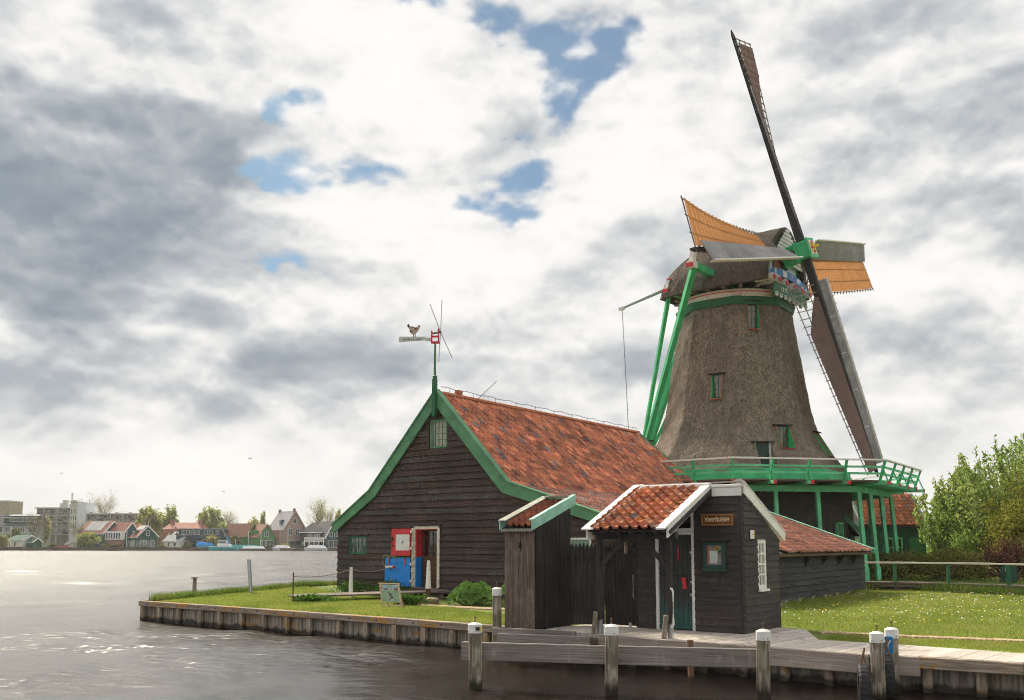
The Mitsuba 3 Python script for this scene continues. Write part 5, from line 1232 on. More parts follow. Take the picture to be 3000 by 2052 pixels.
# sails
HUB = np.array([15.47, 47.46, 17.42]); AL_, ROT, LS = math.radians(11.34), math.radians(13.53), 12.36
nn = n3 * math.cos(AL_) + Zv * math.sin(AL_); upv = Zv * math.cos(AL_) - n3 * math.sin(AL_)
e1 = math.cos(ROT) * upv + math.sin(ROT) * u3; e2 = -math.sin(ROT) * upv + math.cos(ROT) * u3
hubk = hold(mill + '__hub')
put(hubk, beam(HUB - nn * .75, HUB + nn * .75, .95, .95, e1, .05), mill_green, label='green iron poll end that carries the sails')
for t in (-.72, 0, .72): put(hubk + '__flange', beam(HUB + nn * (t - .05), HUB + nn * (t + .05), 1.12, 1.12, e1, .02), mill_green)
put(hubk + '__face', beam(HUB + nn * .75, HUB + nn * .8, .8, .8, e1), cream)
for i in range(8):
    d = math.cos(i * np.pi / 4) * e1 + math.sin(i * np.pi / 4) * e2; put(hubk + '__ray', beam(HUB + nn * .83, HUB + nn * .83 + d * .36, .16, .05, nn, w2=.03), dandelion if i % 2 else red)
put(hubk + '__boss', beam(HUB + nn * .8, HUB + nn * 1.1, .14, .14, e1, .02), dandelion)
put(mill + '__windshaft', tube([HUB - nn * 2.6, HUB - nn * .7], [.42, .4], 16), dark_timber)
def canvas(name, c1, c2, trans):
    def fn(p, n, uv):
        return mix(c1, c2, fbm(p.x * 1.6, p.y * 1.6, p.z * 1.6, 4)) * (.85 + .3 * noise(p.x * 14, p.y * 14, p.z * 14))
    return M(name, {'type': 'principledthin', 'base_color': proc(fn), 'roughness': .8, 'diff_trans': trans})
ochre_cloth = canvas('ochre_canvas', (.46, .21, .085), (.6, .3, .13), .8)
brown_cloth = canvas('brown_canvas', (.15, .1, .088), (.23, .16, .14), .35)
stock_mat = wood('stock', (.03, .028, .028), (.065, .06, .058), None, 'v')
grey_board = wood('wind_board', (.2, .19, .19), (.36, .35, .35), (.12, .11, .11), 'v', None, .5)
lath = wood('sail_lath', (.22, .18, .15), (.36, .3, .26), None, 'v')
def sail(D, Tt, cloth, lab, s_cov, bow, wb_len, wide=lambda s: 1.95, front=False, slim=False):
    k = key_of(mill + '__sail'); labels[k] = {'label': lab}
    o = HUB + nn * (.28 if abs(D @ e1) > .5 else -.28)
    put(k + '__stock', beam(o + D * .4, o + D * LS, .36, .42, nn, .02, w2=.17, h2=.16), stock_mat)
    def W(s, add=0.0):
        t = math.radians(23 - 27 * (s - 1.8) / (LS - 1.8) + add); return math.cos(t) * Tt - math.sin(t) * nn
    def Wl(s):
        t = math.radians(48 - 27 * (s - 1.8) / (LS - 1.8)); return -(math.cos(t) * Tt - math.sin(t) * nn)
    P = lambda s, w: o + D * s + (W(s) * w if w >= 0 else Wl(s) * -w)
    for s in np.arange(1.9, LS - .05, .43):
        put(k + '__bar', cat([beam(P(s, -.12), P(s, wide(s) + .12), .045, .045, D), beam(P(s, -.45 if slim else -.85), P(s, 0), .04, .03, D)]), lath)
    for w in (.33, .67, 1.0):
        put(k + '__lath', tube([P(s, w * wide(s)) for s in np.linspace(1.8, LS - .05, 24)], .027, 5), lath)
    # wind boards on the leading side, in lengths
    cuts = np.linspace(1.75, wb_len, 6)
    for a, b in zip(cuts[:-1], cuts[1:]):
        ss_ = np.linspace(a + .008, b - .008, 5); V = []
        for s in ss_:
            for w in ((.3, -.74) if front else (-.14, -.4 if slim else -.68)):
                q = P(s, w) + nn * (.27 if front else 0); V += [q + nn * .02, q - nn * .02]
        V = np.array(V); F = []
        for i in range(4):
            j = 4 * i; F += [[j, j + 2, j + 6], [j, j + 6, j + 4], [j + 1, j + 7, j + 3], [j + 1, j + 5, j + 7], [j + 2, j + 3, j + 7], [j + 2, j + 7, j + 6], [j, j + 5, j + 1], [j, j + 4, j + 5]]
        F += [[0, 1, 3], [0, 3, 2], [16, 19, 17], [16, 18, 19]]
        put(k + '__wind_board', (V, np.array(F)), grey_board)
    if not slim: put(k + '__white_edge', cat([beam(P(a, -.8 if front else -.685) + nn * (.27 if front else 0), P(b, -.8 if front else -.685) + nn * (.27 if front else 0), .06, .26 if front else .2, nn) for a, b in zip(np.linspace(1.75, wb_len, 9)[:-1], np.linspace(1.75, wb_len, 9)[1:])]), white)
    # the cloth, bellied between its lashed edges
    sa = np.linspace(s_cov[0], s_cov[1], 60); wa = np.linspace(.06, 1, 16); V = []
    for s in sa:
        x = (s - s_cov[0]) / (s_cov[1] - s_cov[0])
        ww = wide(s) * ((s_cov[2] + (1 - s_cov[2]) * min(1, x * s_cov[3])) if s_cov[3] > 0 else 1)
        for w in wa:
            scal = .04 * abs(math.sin(s * 7.3)) * (w > .99)
            b = bow * math.sin(w * np.pi) * math.sin(np.pi * min(1, max(0, x))) + .006 * math.sin(s * 21) * w
            V.append(P(s, w * ww - scal) + nn * (.1 - b))
    V = np.array(V); n = len(wa); F = [f for i in range(len(sa) - 1) for j in range(n - 1) for f in ([i * n + j, (i + 1) * n + j, (i + 1) * n + j + 1], [i * n + j, (i + 1) * n + j + 1, i * n + j + 1])]
    put(k + '__canvas', (V, np.array(F)), cloth, True)
    put(k + '__lashing', cat([beam(P(s, .02) + nn * .08, P(s, .2) + nn * .07, .03, .03, D) for s in np.arange(s_cov[0], s_cov[1], .3)]), stock_mat, kind='stuff')
    put(k + '__tip', beam(o + D * (LS - .02), o + D * (LS + .35), .16, .16, nn, w2=.05), stock_mat)
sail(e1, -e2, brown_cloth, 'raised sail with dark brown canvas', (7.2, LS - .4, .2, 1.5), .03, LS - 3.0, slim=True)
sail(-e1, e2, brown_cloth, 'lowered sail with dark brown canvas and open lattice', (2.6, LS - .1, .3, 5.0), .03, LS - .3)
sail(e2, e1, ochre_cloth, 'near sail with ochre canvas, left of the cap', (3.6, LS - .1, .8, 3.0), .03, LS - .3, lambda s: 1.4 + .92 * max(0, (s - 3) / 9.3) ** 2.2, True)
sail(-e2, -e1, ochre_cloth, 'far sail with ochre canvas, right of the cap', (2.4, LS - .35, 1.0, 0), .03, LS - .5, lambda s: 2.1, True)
# ------------------------------------------------------------------ right side: footbridge, hut, hedge, trees
fb = thing('footbridge', 'low plank footbridge with green posts and a pale handrail on the lawn', 'footbridge')
FL = [(13.1, 36.0), (14.8, 35.9), (16.2, 34.6), (17.15, 32.4), (19.5, 27.6), (21.2, 24.2)]
FL = [(12.9, 36.2), (14.95, 35.6), (16.55, 34.6), (17.9, 32.9), (19.4, 30.6), (22, 27)]
for p, q in zip(FL[:-1], FL[1:]):
    p, q = np.array(p), np.array(q); d = (q - p) / np.linalg.norm(q - p); n = np.array([-d[1], d[0]])
    if n[1] < 0: n = -n
    for i in range(4): put(fb + '__plank', beam([*(p + n * (i * .22)), .3], [*(q + n * (i * .22)), .3], .2, .06, b=.008), ramp_wood)
    put(fb + '__beam', beam([*p, .2], [*q, .2], .08, .12), ramp_wood)
    put(fb + '__handrail', beam([*p, 1.08], [*q, 1.08], .09, .07, b=.01), cream)
for i, (x, y) in enumerate(FL[1:5]):
    put(fb + '__post', bx(x - .05, x + .05, y - .05, y + .05, -.1, 1.05, .006), green_dark)
    put(fb + '__bearer', bx(x - .1, x + .5, y - .1, y + 1.0, -.1, .14), dark_timber)
hut = thing('hut', 'dark green boarded hut with red pantile roof behind the mill stage posts', 'hut')
HO = np.array([23.3, 60.5, 0]); hf = Fr(HO, (1, .03)); hr = random.Random(6); HW = 4.25
hut_mat = wood('hut_board', (.018, .06, .042), (.03, .095, .066), None, 'h')
wall_boards(hf, Polygon([(0, 0), (HW, 0), (HW, 3.05), (0, 3.05)]).difference(sbox(1.4, .9, 2.75, 2.25)).difference(sbox(3.2, .0, 4.1, 2.3) if False else sbox(3.15, 1.0, 4.35, 2.2) if False else sbox(9, 9, 10, 10)), .13, 0, [hut_mat], hut + '__plank', hr, thick=.02, lap=.02, tilt=.015, wav=.002, split=0)
for x0, x1 in ((0, .1), (HW - .1, HW)): put(hut + '__wall', hf(bx(x0, x1, .02, 3.6, 0, 3.3)), hut_mat)
put(hut + '__wall', hf(bx(0, HW, 3.6, 3.7, 0, 3.3)), hut_mat); put(hut + '__gable', hf(trimesh.convex.convex_hull(np.array([(x, y, z) for x in (.05, HW - .05) for y, z in ((.05, 3.0), (3.6, 3.0), (1.85, 4.95))]))), hut_mat)
hup = hf.pt(0, 1.8, 5.12) - hf.pt(0, -.2, 3.05); hsl = np.linalg.norm(hup); hup /= hsl
put(hut + '__roof', hf(trimesh.convex.convex_hull(np.array([(x, y, z + d) for x in (0, HW) for y, z in ((-.2, 3.0), (1.8, 5.07), (3.8, 3.0)) for d in (0, -.06)]))), dark_timber)
htile = tiled('hut_tile', hf.pt(0, -.25, 3.02), hf.m[:3, 0], hup, .27, hsl / 8.5, [(0, (.46, .16, .075)), (.4, (.38, .13, .065)), (.75, (.3, .11, .06)), (.94, (.16, .13, .12))], .4, 6)
tile_field(hut + '__roof', hf.pt(.1, -.28, 3.06), hf.m[:3, 0], hup, 15, 9, .27, hsl / 8.6, htile, 200, 16)
ridge_tiles(hut + '__roof', hf.pt(.1, 1.8, 5.15), hf.pt(HW - .1, 1.8, 5.15), 12, ridge_clay, .12)
hb = flat('hut_edge', (.2, .26, .22), .6, .3)
for x in (-.02, HW + .02): put(hut + '__bargeboard', hf(beam([x, -.32, 3.02], [x, 1.82, 5.25], .2, .07, (1, 0, 0)).copy() if False else beam([x, -.32, 3.05], [x, 1.82, 5.2], .16, .24)), hb)
window(hf, hut, 1.42, 2.73, .92, 2.23, 2, 2, mill_green_pale, glass, .09, .05, .03, .04, label='window of the green hut'); hf.put(hut + '__blind', bx(1.45, 2.7, .3, .32, .9, 2.2), inside)  # behind the glass a dark panel stands in for the unlit room
for i in range(6): hf.put(hut + '__shutter_board', bx(3.15 + i * .19 + .004, 3.15 + (i + 1) * .19 - .004, -.08, -.045, .85, 2.25), flat('shutter_green', (.05, .2, .09), .6, .25) if i == 0 else 'material_shutter_green')
hf.put(hut + '__gutter', bx(0, HW, -.3, -.2, 2.93, 3.01), brown_door)
bxk = thing('cabinet', 'small green utility cabinet with a pale label by the hedge', 'cabinet')
put(bxk + '__housing', bx(22.9, 23.5, 42.4, 42.8, 0, .82, .02), hut_mat); put(bxk + '__lid', bx(22.86, 23.54, 42.36, 42.84, .82, .87, .01), hut_mat); put(bxk + '__label', bx(22.95, 23.15, 42.385, 42.397, .55, .72), white)
# foliage
leafy('willow_leaf', (.17, .27, .055), (.31, .41, .11), 1.0, .5, (.37, .42, .13))
leafy('olive_leaf', (.17, .18, .028), (.3, .29, .055), .9, .6)
leafy('hedge_leaf', (.15, .165, .035), (.27, .26, .07), .8, .7)
leafy('green_bush_leaf', (.08, .15, .03), (.19, .26, .06), .6, .7)
leafy('purple_leaf', (.1, .045, .04), (.2, .08, .065), .4, 1)
bark = wood('bark', (.06, .05, .04), (.14, .115, .09), None, 'v')
twig = flat('twig', (.2, .16, .12), .9, .3)
def willow(lab, x, y, h, w, n, seed, mat='material_willow_leaf', size=.13, group=None):
    """Many upright shoots fanning from the ground, leafy along their upper parts."""
    k = thing('willow', lab, 'tree', group); q = np.random.default_rng(seed); L, P = [], []
    for i in range(n):
        a = q.uniform(0, 6.28); r = w * math.sqrt(q.random()); hh = h * q.uniform(.5, 1.08) * (1 - .25 * (r / w) ** 2)
        b = np.array([x + r * .35 * math.cos(a), y + r * .35 * math.sin(a), 0]); lean = np.array([math.cos(a), math.sin(a), 0]) * r
        t = np.linspace(0, 1, 7)[:, None]; sh = b + lean * t ** .8 * .8 + np.array([.12, 0, 0]) * h * .12 * t ** 2 + np.array([0, 0, hh]) * t + q.normal(0, .1, (7, 3)) * t
        L.append(tube(sh, np.linspace(.05, .012, 7), 4, cap=False))
        m = int(120 * hh / h); tt = q.uniform(.22, 1.0, m) ** .8; j = np.minimum((tt * 6).astype(int), 5); f = (tt * 6 - j)[:, None]
        P.append(sh[j] * (1 - f) + sh[j + 1] * f + q.normal(0, .17, (m, 3)) * (1.25 - .8 * tt)[:, None])
    put(k + '__shoots', cat(L), twig, kind='stuff'); put(k + '__crown', leaves(np.vstack(P), size, q, .8, 2.0), mat, kind='stuff')
    return k
willow('pale leafy willow thicket rising at the right edge of the picture', 29.8, 52, 7.6, 4.4, 230, 2)
willow('lower willow thicket touching the hut roof', 27.6, 56, 6.3, 2.4, 150, 5)
willow('tallest willow shoots behind the dark olive tree', 33.0, 56, 8.8, 4.6, 190, 3)
def crown_tree(k, lab, x, y, h, rad, mat, nl, seed, size=.13, trunk=.25, zc=.62, zr=.42, ncl=70, shell=.5, group=None, spread=.2, first=.3):
    k = thing(k, lab, 'tree', group); q = np.random.default_rng(seed)
    m, ends = branches((x, y, 0), h * .8, q, trunk, 8, .75, 2, first=first); put(k + '__trunk', m, bark, 40)
    P = clumps((x, y, h * zc), (rad, rad, h * zr), ncl, nl, q, shell, spread); P = P[P[:, 2] > .15]
    put(k + '__crown', leaves(P, size, q), mat, kind='stuff')
    return k
crown_tree('leafy_tree', 'dense olive green tree at the right edge above the hedge', 30.5, 46.5, 6.2, 3.2, 'material_olive_leaf', 26000, 8, .1, .16, .58, .5, 130, .45, spread=.13)
crown_tree('leafy_tree', 'rounded olive bush-like tree below the willow shoots', 27.6, 48.5, 5.0, 2.2, 'material_olive_leaf', 12000, 9, .1, .12, .55, .5, 80, .45, spread=.15)
def bush(kn, lab, x, y, r, h, mat, nl, seed, size=.07, ncl=60, group=None):
    k = thing(kn, lab, 'bush', group); q = np.random.default_rng(seed)
    P = clumps((x, y, h * .45), (r, r * .75, h * .55), ncl, nl, q, .35, .17); P = P[P[:, 2] > .02]
    tw = [tube([(x + q.normal(0, r * .2), y + q.normal(0, r * .2), 0), (x + q.normal(0, r * .6), y + q.normal(0, r * .4), h * q.uniform(.5, .9))], [.02, .006], 4, cap=False) for i in range(40)]
    put(k + '__twigs', cat(tw), twig, kind='stuff'); put(k + '__foliage', leaves(P, size, q), mat, kind='stuff')
for i, (x, y, r, h, m, lab) in enumerate([(19.4, 46.5, 1.8, 1.55, 'hedge_leaf', 'olive hedge bush between the stage posts'), (21.6, 45.8, 1.7, 1.6, 'hedge_leaf', 'olive hedge bush under the hut window'), (23.0, 46.5, 1.4, 1.45, 'hedge_leaf', 'small hedge bush left of the purple shrub'), (17.3, 47.0, 1.5, 1.7, 'green_bush_leaf', 'green bush at the foot of the mill, left of the hedge'), (26.4, 44.8, 1.9, 2.0, 'hedge_leaf', 'hedge bush right of the purple shrub'), (29.0, 44.0, 2.0, 2.2, 'green_bush_leaf', 'green bush at the right edge behind the cabinet'), (27.6, 46.6, 1.5, 3.1, 'hedge_leaf', 'tall thin-leaved bush under the olive trees'), (20.6, 55, 1.3, 2.3, 'willow_leaf', 'pale bush seen under the stage, left of the hut'), (18.5, 58, 1.6, 3.4, 'willow_leaf', 'pale bush behind the mill base'), (26.6, 52.5, 1.5, 2.6, 'willow_leaf', 'green bush at the foot of the willows, right of the hut wall')]):
    bush('bush', lab, x, y, r, h, 'material_' + m, 6500, 30 + i)
bush('purple_shrub', 'dark purple-leaved shrub in the hedge', 24.5, 44.9, 1.05, 2.05, 'material_purple_leaf', 5200, 50)
# reeds on the near bank at the lower right corner
struct('near_bank', trimesh.convex.convex_hull(np.array([(6.75, 12.4, -.75), (9.5, 11, -.75), (9.5, 13.2, -.75), (7.4, 12.7, -.3), (9.5, 11.5, .1), (9.5, 13.0, .1)])), 'material_turf')
q = np.random.default_rng(4); cpts = np.column_stack([q.uniform(6.8, 7.8, 900), q.uniform(11.9, 12.6, 900), np.full(900, -.62)]); cpts[:, 2] += (cpts[:, 0] - 6.8) * .35
k = one('grass_tuft', 'tuft of grass on the near bank in the lower right corner', 'grass', blades(cpts, .2, .012, q, .8, True), 'material_rank_grass', kind='stuff')
k = thing('iris', 'sword-leaved water plant at the lower right corner', 'plant')
for i in range(16):
    a = q.uniform(2.2, 4.2) if i % 2 else q.uniform(0, 6.28); L_ = q.uniform(.35, .65); b = np.array([7.35 + q.normal(0, .06), 12.55 + q.normal(0, .05), -.45])
    t = np.linspace(0, 1, 7)[:, None]; dirv = np.array([math.cos(a) * .75, math.sin(a) * .3, 0])
    sp = b + np.array([0, 0, 1.0]) * L_ * (t - .25 * t ** 2) * 1.2 + dirv * L_ * t ** 1.7; wv_ = np.array([math.sin(a), -math.cos(a), 0]) * .5 + [.4, 0, 0]; wv_ /= np.linalg.norm(wv_)
    hw = (.016 * (1 - t ** 2) + .001); V = np.vstack([sp - wv_ * hw, sp + wv_ * hw, sp + np.array([0, -.006, .004])]); F = [f for j in range(6) for f in ([j, j + 1, 14 + j], [14 + j, j + 1, 15 + j], [14 + j, 15 + j, 7 + j], [7 + j, 15 + j, 8 + j])]
    put(k + '__leaf', (V, np.array(F)), 'material_green_bush_leaf', True)
# ------------------------------------------------------------------ the town across the water (a plan along the shore: metres east, metres behind the bank)
def sx(v, D=335.0): return (v - 1500) * .995 * D / 2650          # survey stations along the shore, in 3000ths of the panorama
def sz(v, D=335.0):
    b, t = (1330 - v) / 2650, math.tan(PITCH); return 1.8 + D * (b + t) / (1 - b * t)
def tone(name, c, d=.2): return flat(name, c, .75, d, .2, .8)
t_red = tone('town_red_tile', (.3, .11, .075)); t_orange = tone('town_orange_tile', (.36, .125, .07)); t_pink = tone('town_pink_tile', (.3, .13, .1)); t_slate = tone('town_slate', (.3, .3, .31)); t_dark = tone('town_dark_tile', (.1, .095, .1))
t_brown = tone('town_brown_tile', (.26, .13, .085)); w_brick = tone('town_brick', (.3, .16, .115)); w_brick2 = tone('town_pale_brick', (.36, .25, .2)); w_white = tone('town_white_wall', (.68, .66, .6)); w_green = tone('town_green_wall', (.085, .22, .075)); w_dgreen = tone('town_dark_green_wall', (.02, .085, .06))
w_dblue = tone('town_dark_blue_wall', (.035, .075, .1)); w_black = tone('town_black_wall', (.04, .04, .042)); w_grey = tone('town_grey_wall', (.3, .31, .31)); w_conc = tone('town_concrete', (.48, .47, .46)); w_ltgrey = tone('town_pale_grey', (.6, .63, .68)); t_white = tone('town_white_trim', (.78, .77, .73), .1)
w_parapet = tone('town_parapet', (.17, .165, .145)); t_bank = tone('town_bank', (.09, .075, .06)); solar = tone('solar_panel', (.42, .41, .4))
M('town_glass', two({'type': 'principled', 'base_color': rgb((.045, .055, .06)), 'roughness': .12, 'specular': .6})); tg = 'material_town_glass'

def far_window(fr, root, x0, x1, z0, z1, trim=t_white, y=0, n=1, name='window'):
    w = hold(root + '__' + name)
    t = min(.12, (x1 - x0) * .16)
    put(w, fr(cat([bx(x0, x0 + t, y - .08, y + .05, z0, z1), bx(x1 - t, x1, y - .08, y + .05, z0, z1), bx(x0 + t, x1 - t, y - .08, y + .05, z0, z0 + t), bx(x0 + t, x1 - t, y - .08, y + .05, z1 - t, z1)] + [bx(x0 + (x1 - x0) * i / n - .05, x0 + (x1 - x0) * i / n + .05, y - .07, y + .04, z0 + t, z1 - t) for i in range(1, n)])), trim)
    put(w + '__pane', fr(bx(x0 + t, x1 - t, y - .03, y + .02, z0 + t, z1 - t)), tg)

def gable_house(lab, xc, D, W, Dp, ze, zr, yaw, wall, roof, trim=t_white, front=(), left=(), chim=(), finial=False, ground=.35, wall2=None, over=.35, cat_='house'):
    """A house whose front gable (width W) is turned by yaw to the right; its ridge runs back Dp metres. xc: the near corner's station."""
    k = thing('house', lab, cat_)
    c, s = math.cos(math.radians(yaw)), math.sin(math.radians(yaw))
    fr = Fr([xc, D, 0], (c, s))
    put(k + '__wall', fr(prism([(0, ground), (W, ground), (W, ze), (W / 2, zr), (0, ze)], 0, Dp)), wall)
    sl = (zr - ze) / (W / 2); t = .22
    rk_ = hold(k + '__roof')
    R = [trimesh.convex.convex_hull(np.array([(x, y, z + d) for y in (-over, Dp + over) for (x, z) in ((W / 2, zr), (W / 2 + sg_ * (W / 2 + over), ze - over * sl)) for d in (.03, .03 + t)])) for sg_ in (-1, 1)]
    put(rk_, fr(cat(R)), roof)
    for sg_ in (-1, 1): put(k + '__bargeboard', fr(beam([W / 2, -over - .06, zr + .06], [W / 2 + sg_ * (W / 2 + over), -over - .06, ze - over * sl + .06], .12, .42)), trim)
    put(k + '__eaves', fr(bx(-over - .1, -over + .02, -over, Dp + over, ze - over * sl - .12, ze - over * sl + .1)), trim)
    for (x0, x1, z0, z1) in front: far_window(fr, k, x0, x1, z0, z1, n=2 if x1 - x0 > 1.6 else 1)
    lfr = Fr(fr.pt(0, Dp, 0), (s, -c))
    for (x0, x1, z0, z1) in left: far_window(lfr, k, x0, x1, z0, z1, n=2 if x1 - x0 > 1.6 else 1)
    for (y, h) in chim: put(rk_ + '__chimney', fr(bx(W / 2 - .4, W / 2 + .4, y - .4, y + .4, zr - .6, zr + h)), w_brick)
    if finial: put(k + '__finial', fr(bx(W / 2 - .08, W / 2 + .08, -over - .12, -over, zr - .4, zr + 1.6)), trim)
    return k, fr, lfr, rk_

def box_part(k, nm, fr, b, mat): return put(k + '__' + nm, fr(bx(*b)), mat)
S = lambda v: sx(v)
Fz = Fr([0, 335, 0], (1, 0))
# bank edge
bank = thing('far_quay', 'dark timber quay edge along the far shore of the town', 'quay')
for i, x in enumerate(np.arange(-300, 60, 12.0)): put(bank + '__section', bx(x, x + 11.9, 333.4, 334.2, -1.2, .45 + .12 * ((i * 7) % 4)), t_bank)
# 1 far left: tall brown block at the frame edge, dark long house with white dormer strip
k = thing('apartment_block', 'brown block cut by the left edge of the picture', 'building'); D = 470
put(k + '__wall', bx(sx(-60, D), sx(18, D), D, D + 14, 0, sz(1470, D)), tone('town_tan_block', (.33, .27, .21))); put(k + '__roof_edge', bx(sx(-60, D), sx(19, D), D - .3, D + 14, sz(1470, D) + .02, sz(1468, D) + .2), w_conc)
f = Fr([0, D, 0]); 
for z in (9, 13): far_window(f, k, sx(-4, D), sx(6, D), z, z + 2)
k = thing('house', 'long dark roofed house with white dormer strip at the far left', 'house'); D = 372
X0, X1, Z = sx(-40, D), sx(103, D), lambda v: sz(v, 372)
put(k + '__wall', bx(X0, X1, D, D + 12, 0, Z(1540)), w_grey)
put(k + '__roof', trimesh.convex.convex_hull(np.array([(X0, D - .5, Z(1541)), (X1, D - .5, Z(1541)), (X0, D + 6, Z(1506)), (X1, D + 6, Z(1506)), (X0, D + 12, Z(1541)), (X1, D + 12, Z(1541))])), t_dark)
put(k + '__dormer', bx(sx(5, D), sx(100, D), D + .6, D + 5, Z(1531), Z(1512)), w_dgreen); put(k + '__dormer_roof', trimesh.convex.convex_hull(np.array([(sx(4, D), D, Z(1517)), (sx(103, D), D, Z(1517)), (sx(14, D), D + 5, Z(1507)), (sx(96, D), D + 5, Z(1507)), (sx(4, D), D, Z(1519)), (sx(103, D), D, Z(1519))])), t_slate)
f = Fr([0, D + .6, 0])
for a, b in ((24, 45), (52, 71), (77, 96)): far_window(f, k, sx(a, D), sx(b, D), Z(1530), Z(1519), n=2)
f = Fr([0, D, 0])
for a in range(-10, 100, 22): far_window(f, k, sx(a, D), sx(a + 15, D), Z(1560), Z(1544), n=2)
# 2 big flats with tower and long wing
def flats(lab, x0, x1, D, z_list, top, nbay, wall, dep=12):
    k = thing('apartment_block', lab, 'building'); f = Fr([0, D, 0])
    put(k + '__wall', bx(x0, x1, D, D + dep, 0, top), wall); put(k + '__roof_slab', bx(x0 - 1.2, x1 + .6, D - 1.6, D + dep, top + .02, top + .6), w_conc)
    n = nbay
    for z in z_list:
        put(k + '__floor_slab', bx(x0, x1, D - 1.4, D - .01, z - .25, z), w_conc)
        for i in range(n):
            a, b = x0 + (x1 - x0) * i / n, x0 + (x1 - x0) * (i + 1) / n; w = b - a
            put(k + '__balcony', bx(a + .1, b - .1, D - 1.45, D - 1.3, z + .02, z + 1.05), w_parapet if (i + int(z)) % 5 else w_black)
            far_window(f, k, a + .1 * w, a + .55 * w, z + 1.0, z + 2.45, n=2); far_window(f, k, a + .62 * w, a + .82 * w, z + .2, z + 2.4, name='balcony_door')
    for i in range(n + 1):
        a = x0 + (x1 - x0) * i / n; put(k + '__partition', bx(a - .12, a + .12, D - 1.4, D, 0, top), w_conc if i % 2 else w_parapet)
    return k
D = 430
zt = sz(1491, D); k = flats('tall grey flats with balconies left of the pale stair tower', sx(108, D), sx(206, D), D, [zt - 3.1, zt - 6.1, zt - 9.1, zt - 12.1], zt, 5, w_parapet)
for a, b, h in ((160, 167, 3.0), (168, 177, 5.2), (188, 192, 2.4)): put(k + '__roof_vent', bx(sx(a, D), sx(b, D), D + 3, D + 6, zt + .6, zt + .6 + h * .7), w_conc)
k = thing('stair_tower', 'pale blue-grey stair and lift tower with masts between the flats', 'tower'); z1 = sz(1474, D)
put(k + '__wall', bx(sx(227, D), sx(251, D), D - 2, D + 8, 0, z1), w_ltgrey); put(k + '__wing', bx(sx(206, D), sx(227, D) - .02, D - 1.8, D + 8, 0, z1 + .5), w_conc); put(k + '__roof_slab', bx(sx(199, D), sx(228, D), D - 2.6, D + 8, z1 + .52, z1 + .9), t_white)
f = Fr([0, D - 1.8, 0])
for z in np.arange(sz(1545, D), z1 - 3, 3.05):
    for a, b in ((208, 213), (215, 220), (221, 226)): far_window(f, k, sx(a, D), sx(b, D), z, z + 2.5)
put(k + '__flue', bx(sx(199, D), sx(207, D), D + 2, D + 4, z1 + .9, sz(1465, D)), w_brick)
for v, z, w in ((199, 1444, .35), (219, 1463, .2), (227, 1461, .2), (251, 1464, .25)): put(k + '__mast', tube([(sx(v, D), D + 2, z1), (sx(v, D), D + 2, sz(z, D))], w, 6), w_conc)
zt = sz(1508, D); k = flats('long low flats with balconies right of the stair tower', sx(229, D), sx(412, D), D + 1, [zt - 3.0, zt - 6.0], zt, 10, w_parapet)
for v in (252, 290, 328, 368, 407): put(k + '__roof_vent', bx(sx(v - 3, D), sx(v + 2, D), D + 3, D + 5, zt + .6, sz(1503, D) + .3), w_brick)
# 3 long orange roofs behind the waterfront
k = thing('terrace', 'long terrace with orange tile roof behind the waterfront houses', 'houses'); D = 385
put(k + '__wall', bx(sx(236, D), sx(470, D), D, D + 9, 0, sz(1552, D)), w_brick)
put(k + '__roof', trimesh.convex.convex_hull(np.array([(sx(v, D), y, z) for v in (234, 472) for y, z in ((D - .5, sz(1552, D)), (D + 4.5, sz(1532, D)), (D + 9.5, sz(1552, D)))])), t_orange)
for v in (285, 292, 337, 362, 386): put(k + '__roof__chimney', bx(sx(v - 3, D), sx(v + 3, D), D + 3.5, D + 5.5, sz(1536, D), sz(1529, D)), w_brick)
gable_house('brick house with orange roof and blank side gable behind the bare trees', sx(181), 362, 8.5, 11, sz(1570, 362), sz(1536, 362), 48, w_brick, t_orange, trim=w_brick)
# 4 waterfront from left to right
k, f, l, r = gable_house('white cottage with dark green roof at the left of the far shore', sx(52), 338, 7.0, 9, 3.2, 5.0, 62, w_white, w_dgreen, left=((1.2, 2.4, .9, 2.6), (4.0, 5.4, .9, 2.6)), front=((2, 3.4, 1, 2.4),))
k, f, l, r = gable_house('low dark green boathouse beside the white cottage', sx(85), 337.5, 3.6, 7, 2.6, 4.0, 62, w_dgreen, w_dgreen, left=((1.0, 3.0, .8, 2.2),))
k, f, l, r = gable_house('black house with solar panels on its lean roof', sx(258), 347, 9.5, 14, 6.0, 10.5, 66, w_dblue, t_pink, left=((6.0, 7.3, 2.2, 3.8),))
for i in range(3): put(r + '__solar_panel', f(trimesh.convex.convex_hull(np.array([(x, y, 6.0 + x * 4.5 / 4.75 + .42 + d) for x in (.6, 4.3) for y in (2 + i * 3.1, 4.9 + i * 3.1) for d in (0, .12)]))), solar)
k, f, l, r = gable_house('pink-red roofed house with a white glazed sun room', sx(322), 345, 8.5, 15, 5.2, 10.0, 62, w_dblue, t_pink, left=((8.6, 9.8, 1, 2.6),))
put(k + '__sun_room', bx(sx(302), sx(348), 336.5, 340, 3.4, 6.6), t_white); g = Fr([0, 336.5, 0])
for i in range(6): far_window(g, k, sx(303 + i * 7.4), sx(309.5 + i * 7.4), 3.7, 6.1)
put(k + '__sun_room_base', bx(sx(304), sx(346), 336.9, 339.9, .3, 3.39), w_brick)
k, f, l, r = gable_house('dark green gabled house with white trim and solar panels, at the middle of the waterfront', sx(392), 338, 7.4, 9.5, 4.7, 8.6, 38, w_dgreen, t_red, finial=True, front=((3.0, 4.3, 4.9, 6.9), (1.0, 3.4, .6, 3.2), (4.8, 6.3, .9, 3.2)), left=((1.0, 2.0, .9, 3.2), (3.0, 4.0, .9, 3.2), (4.6, 5.6, .9, 3.2)))
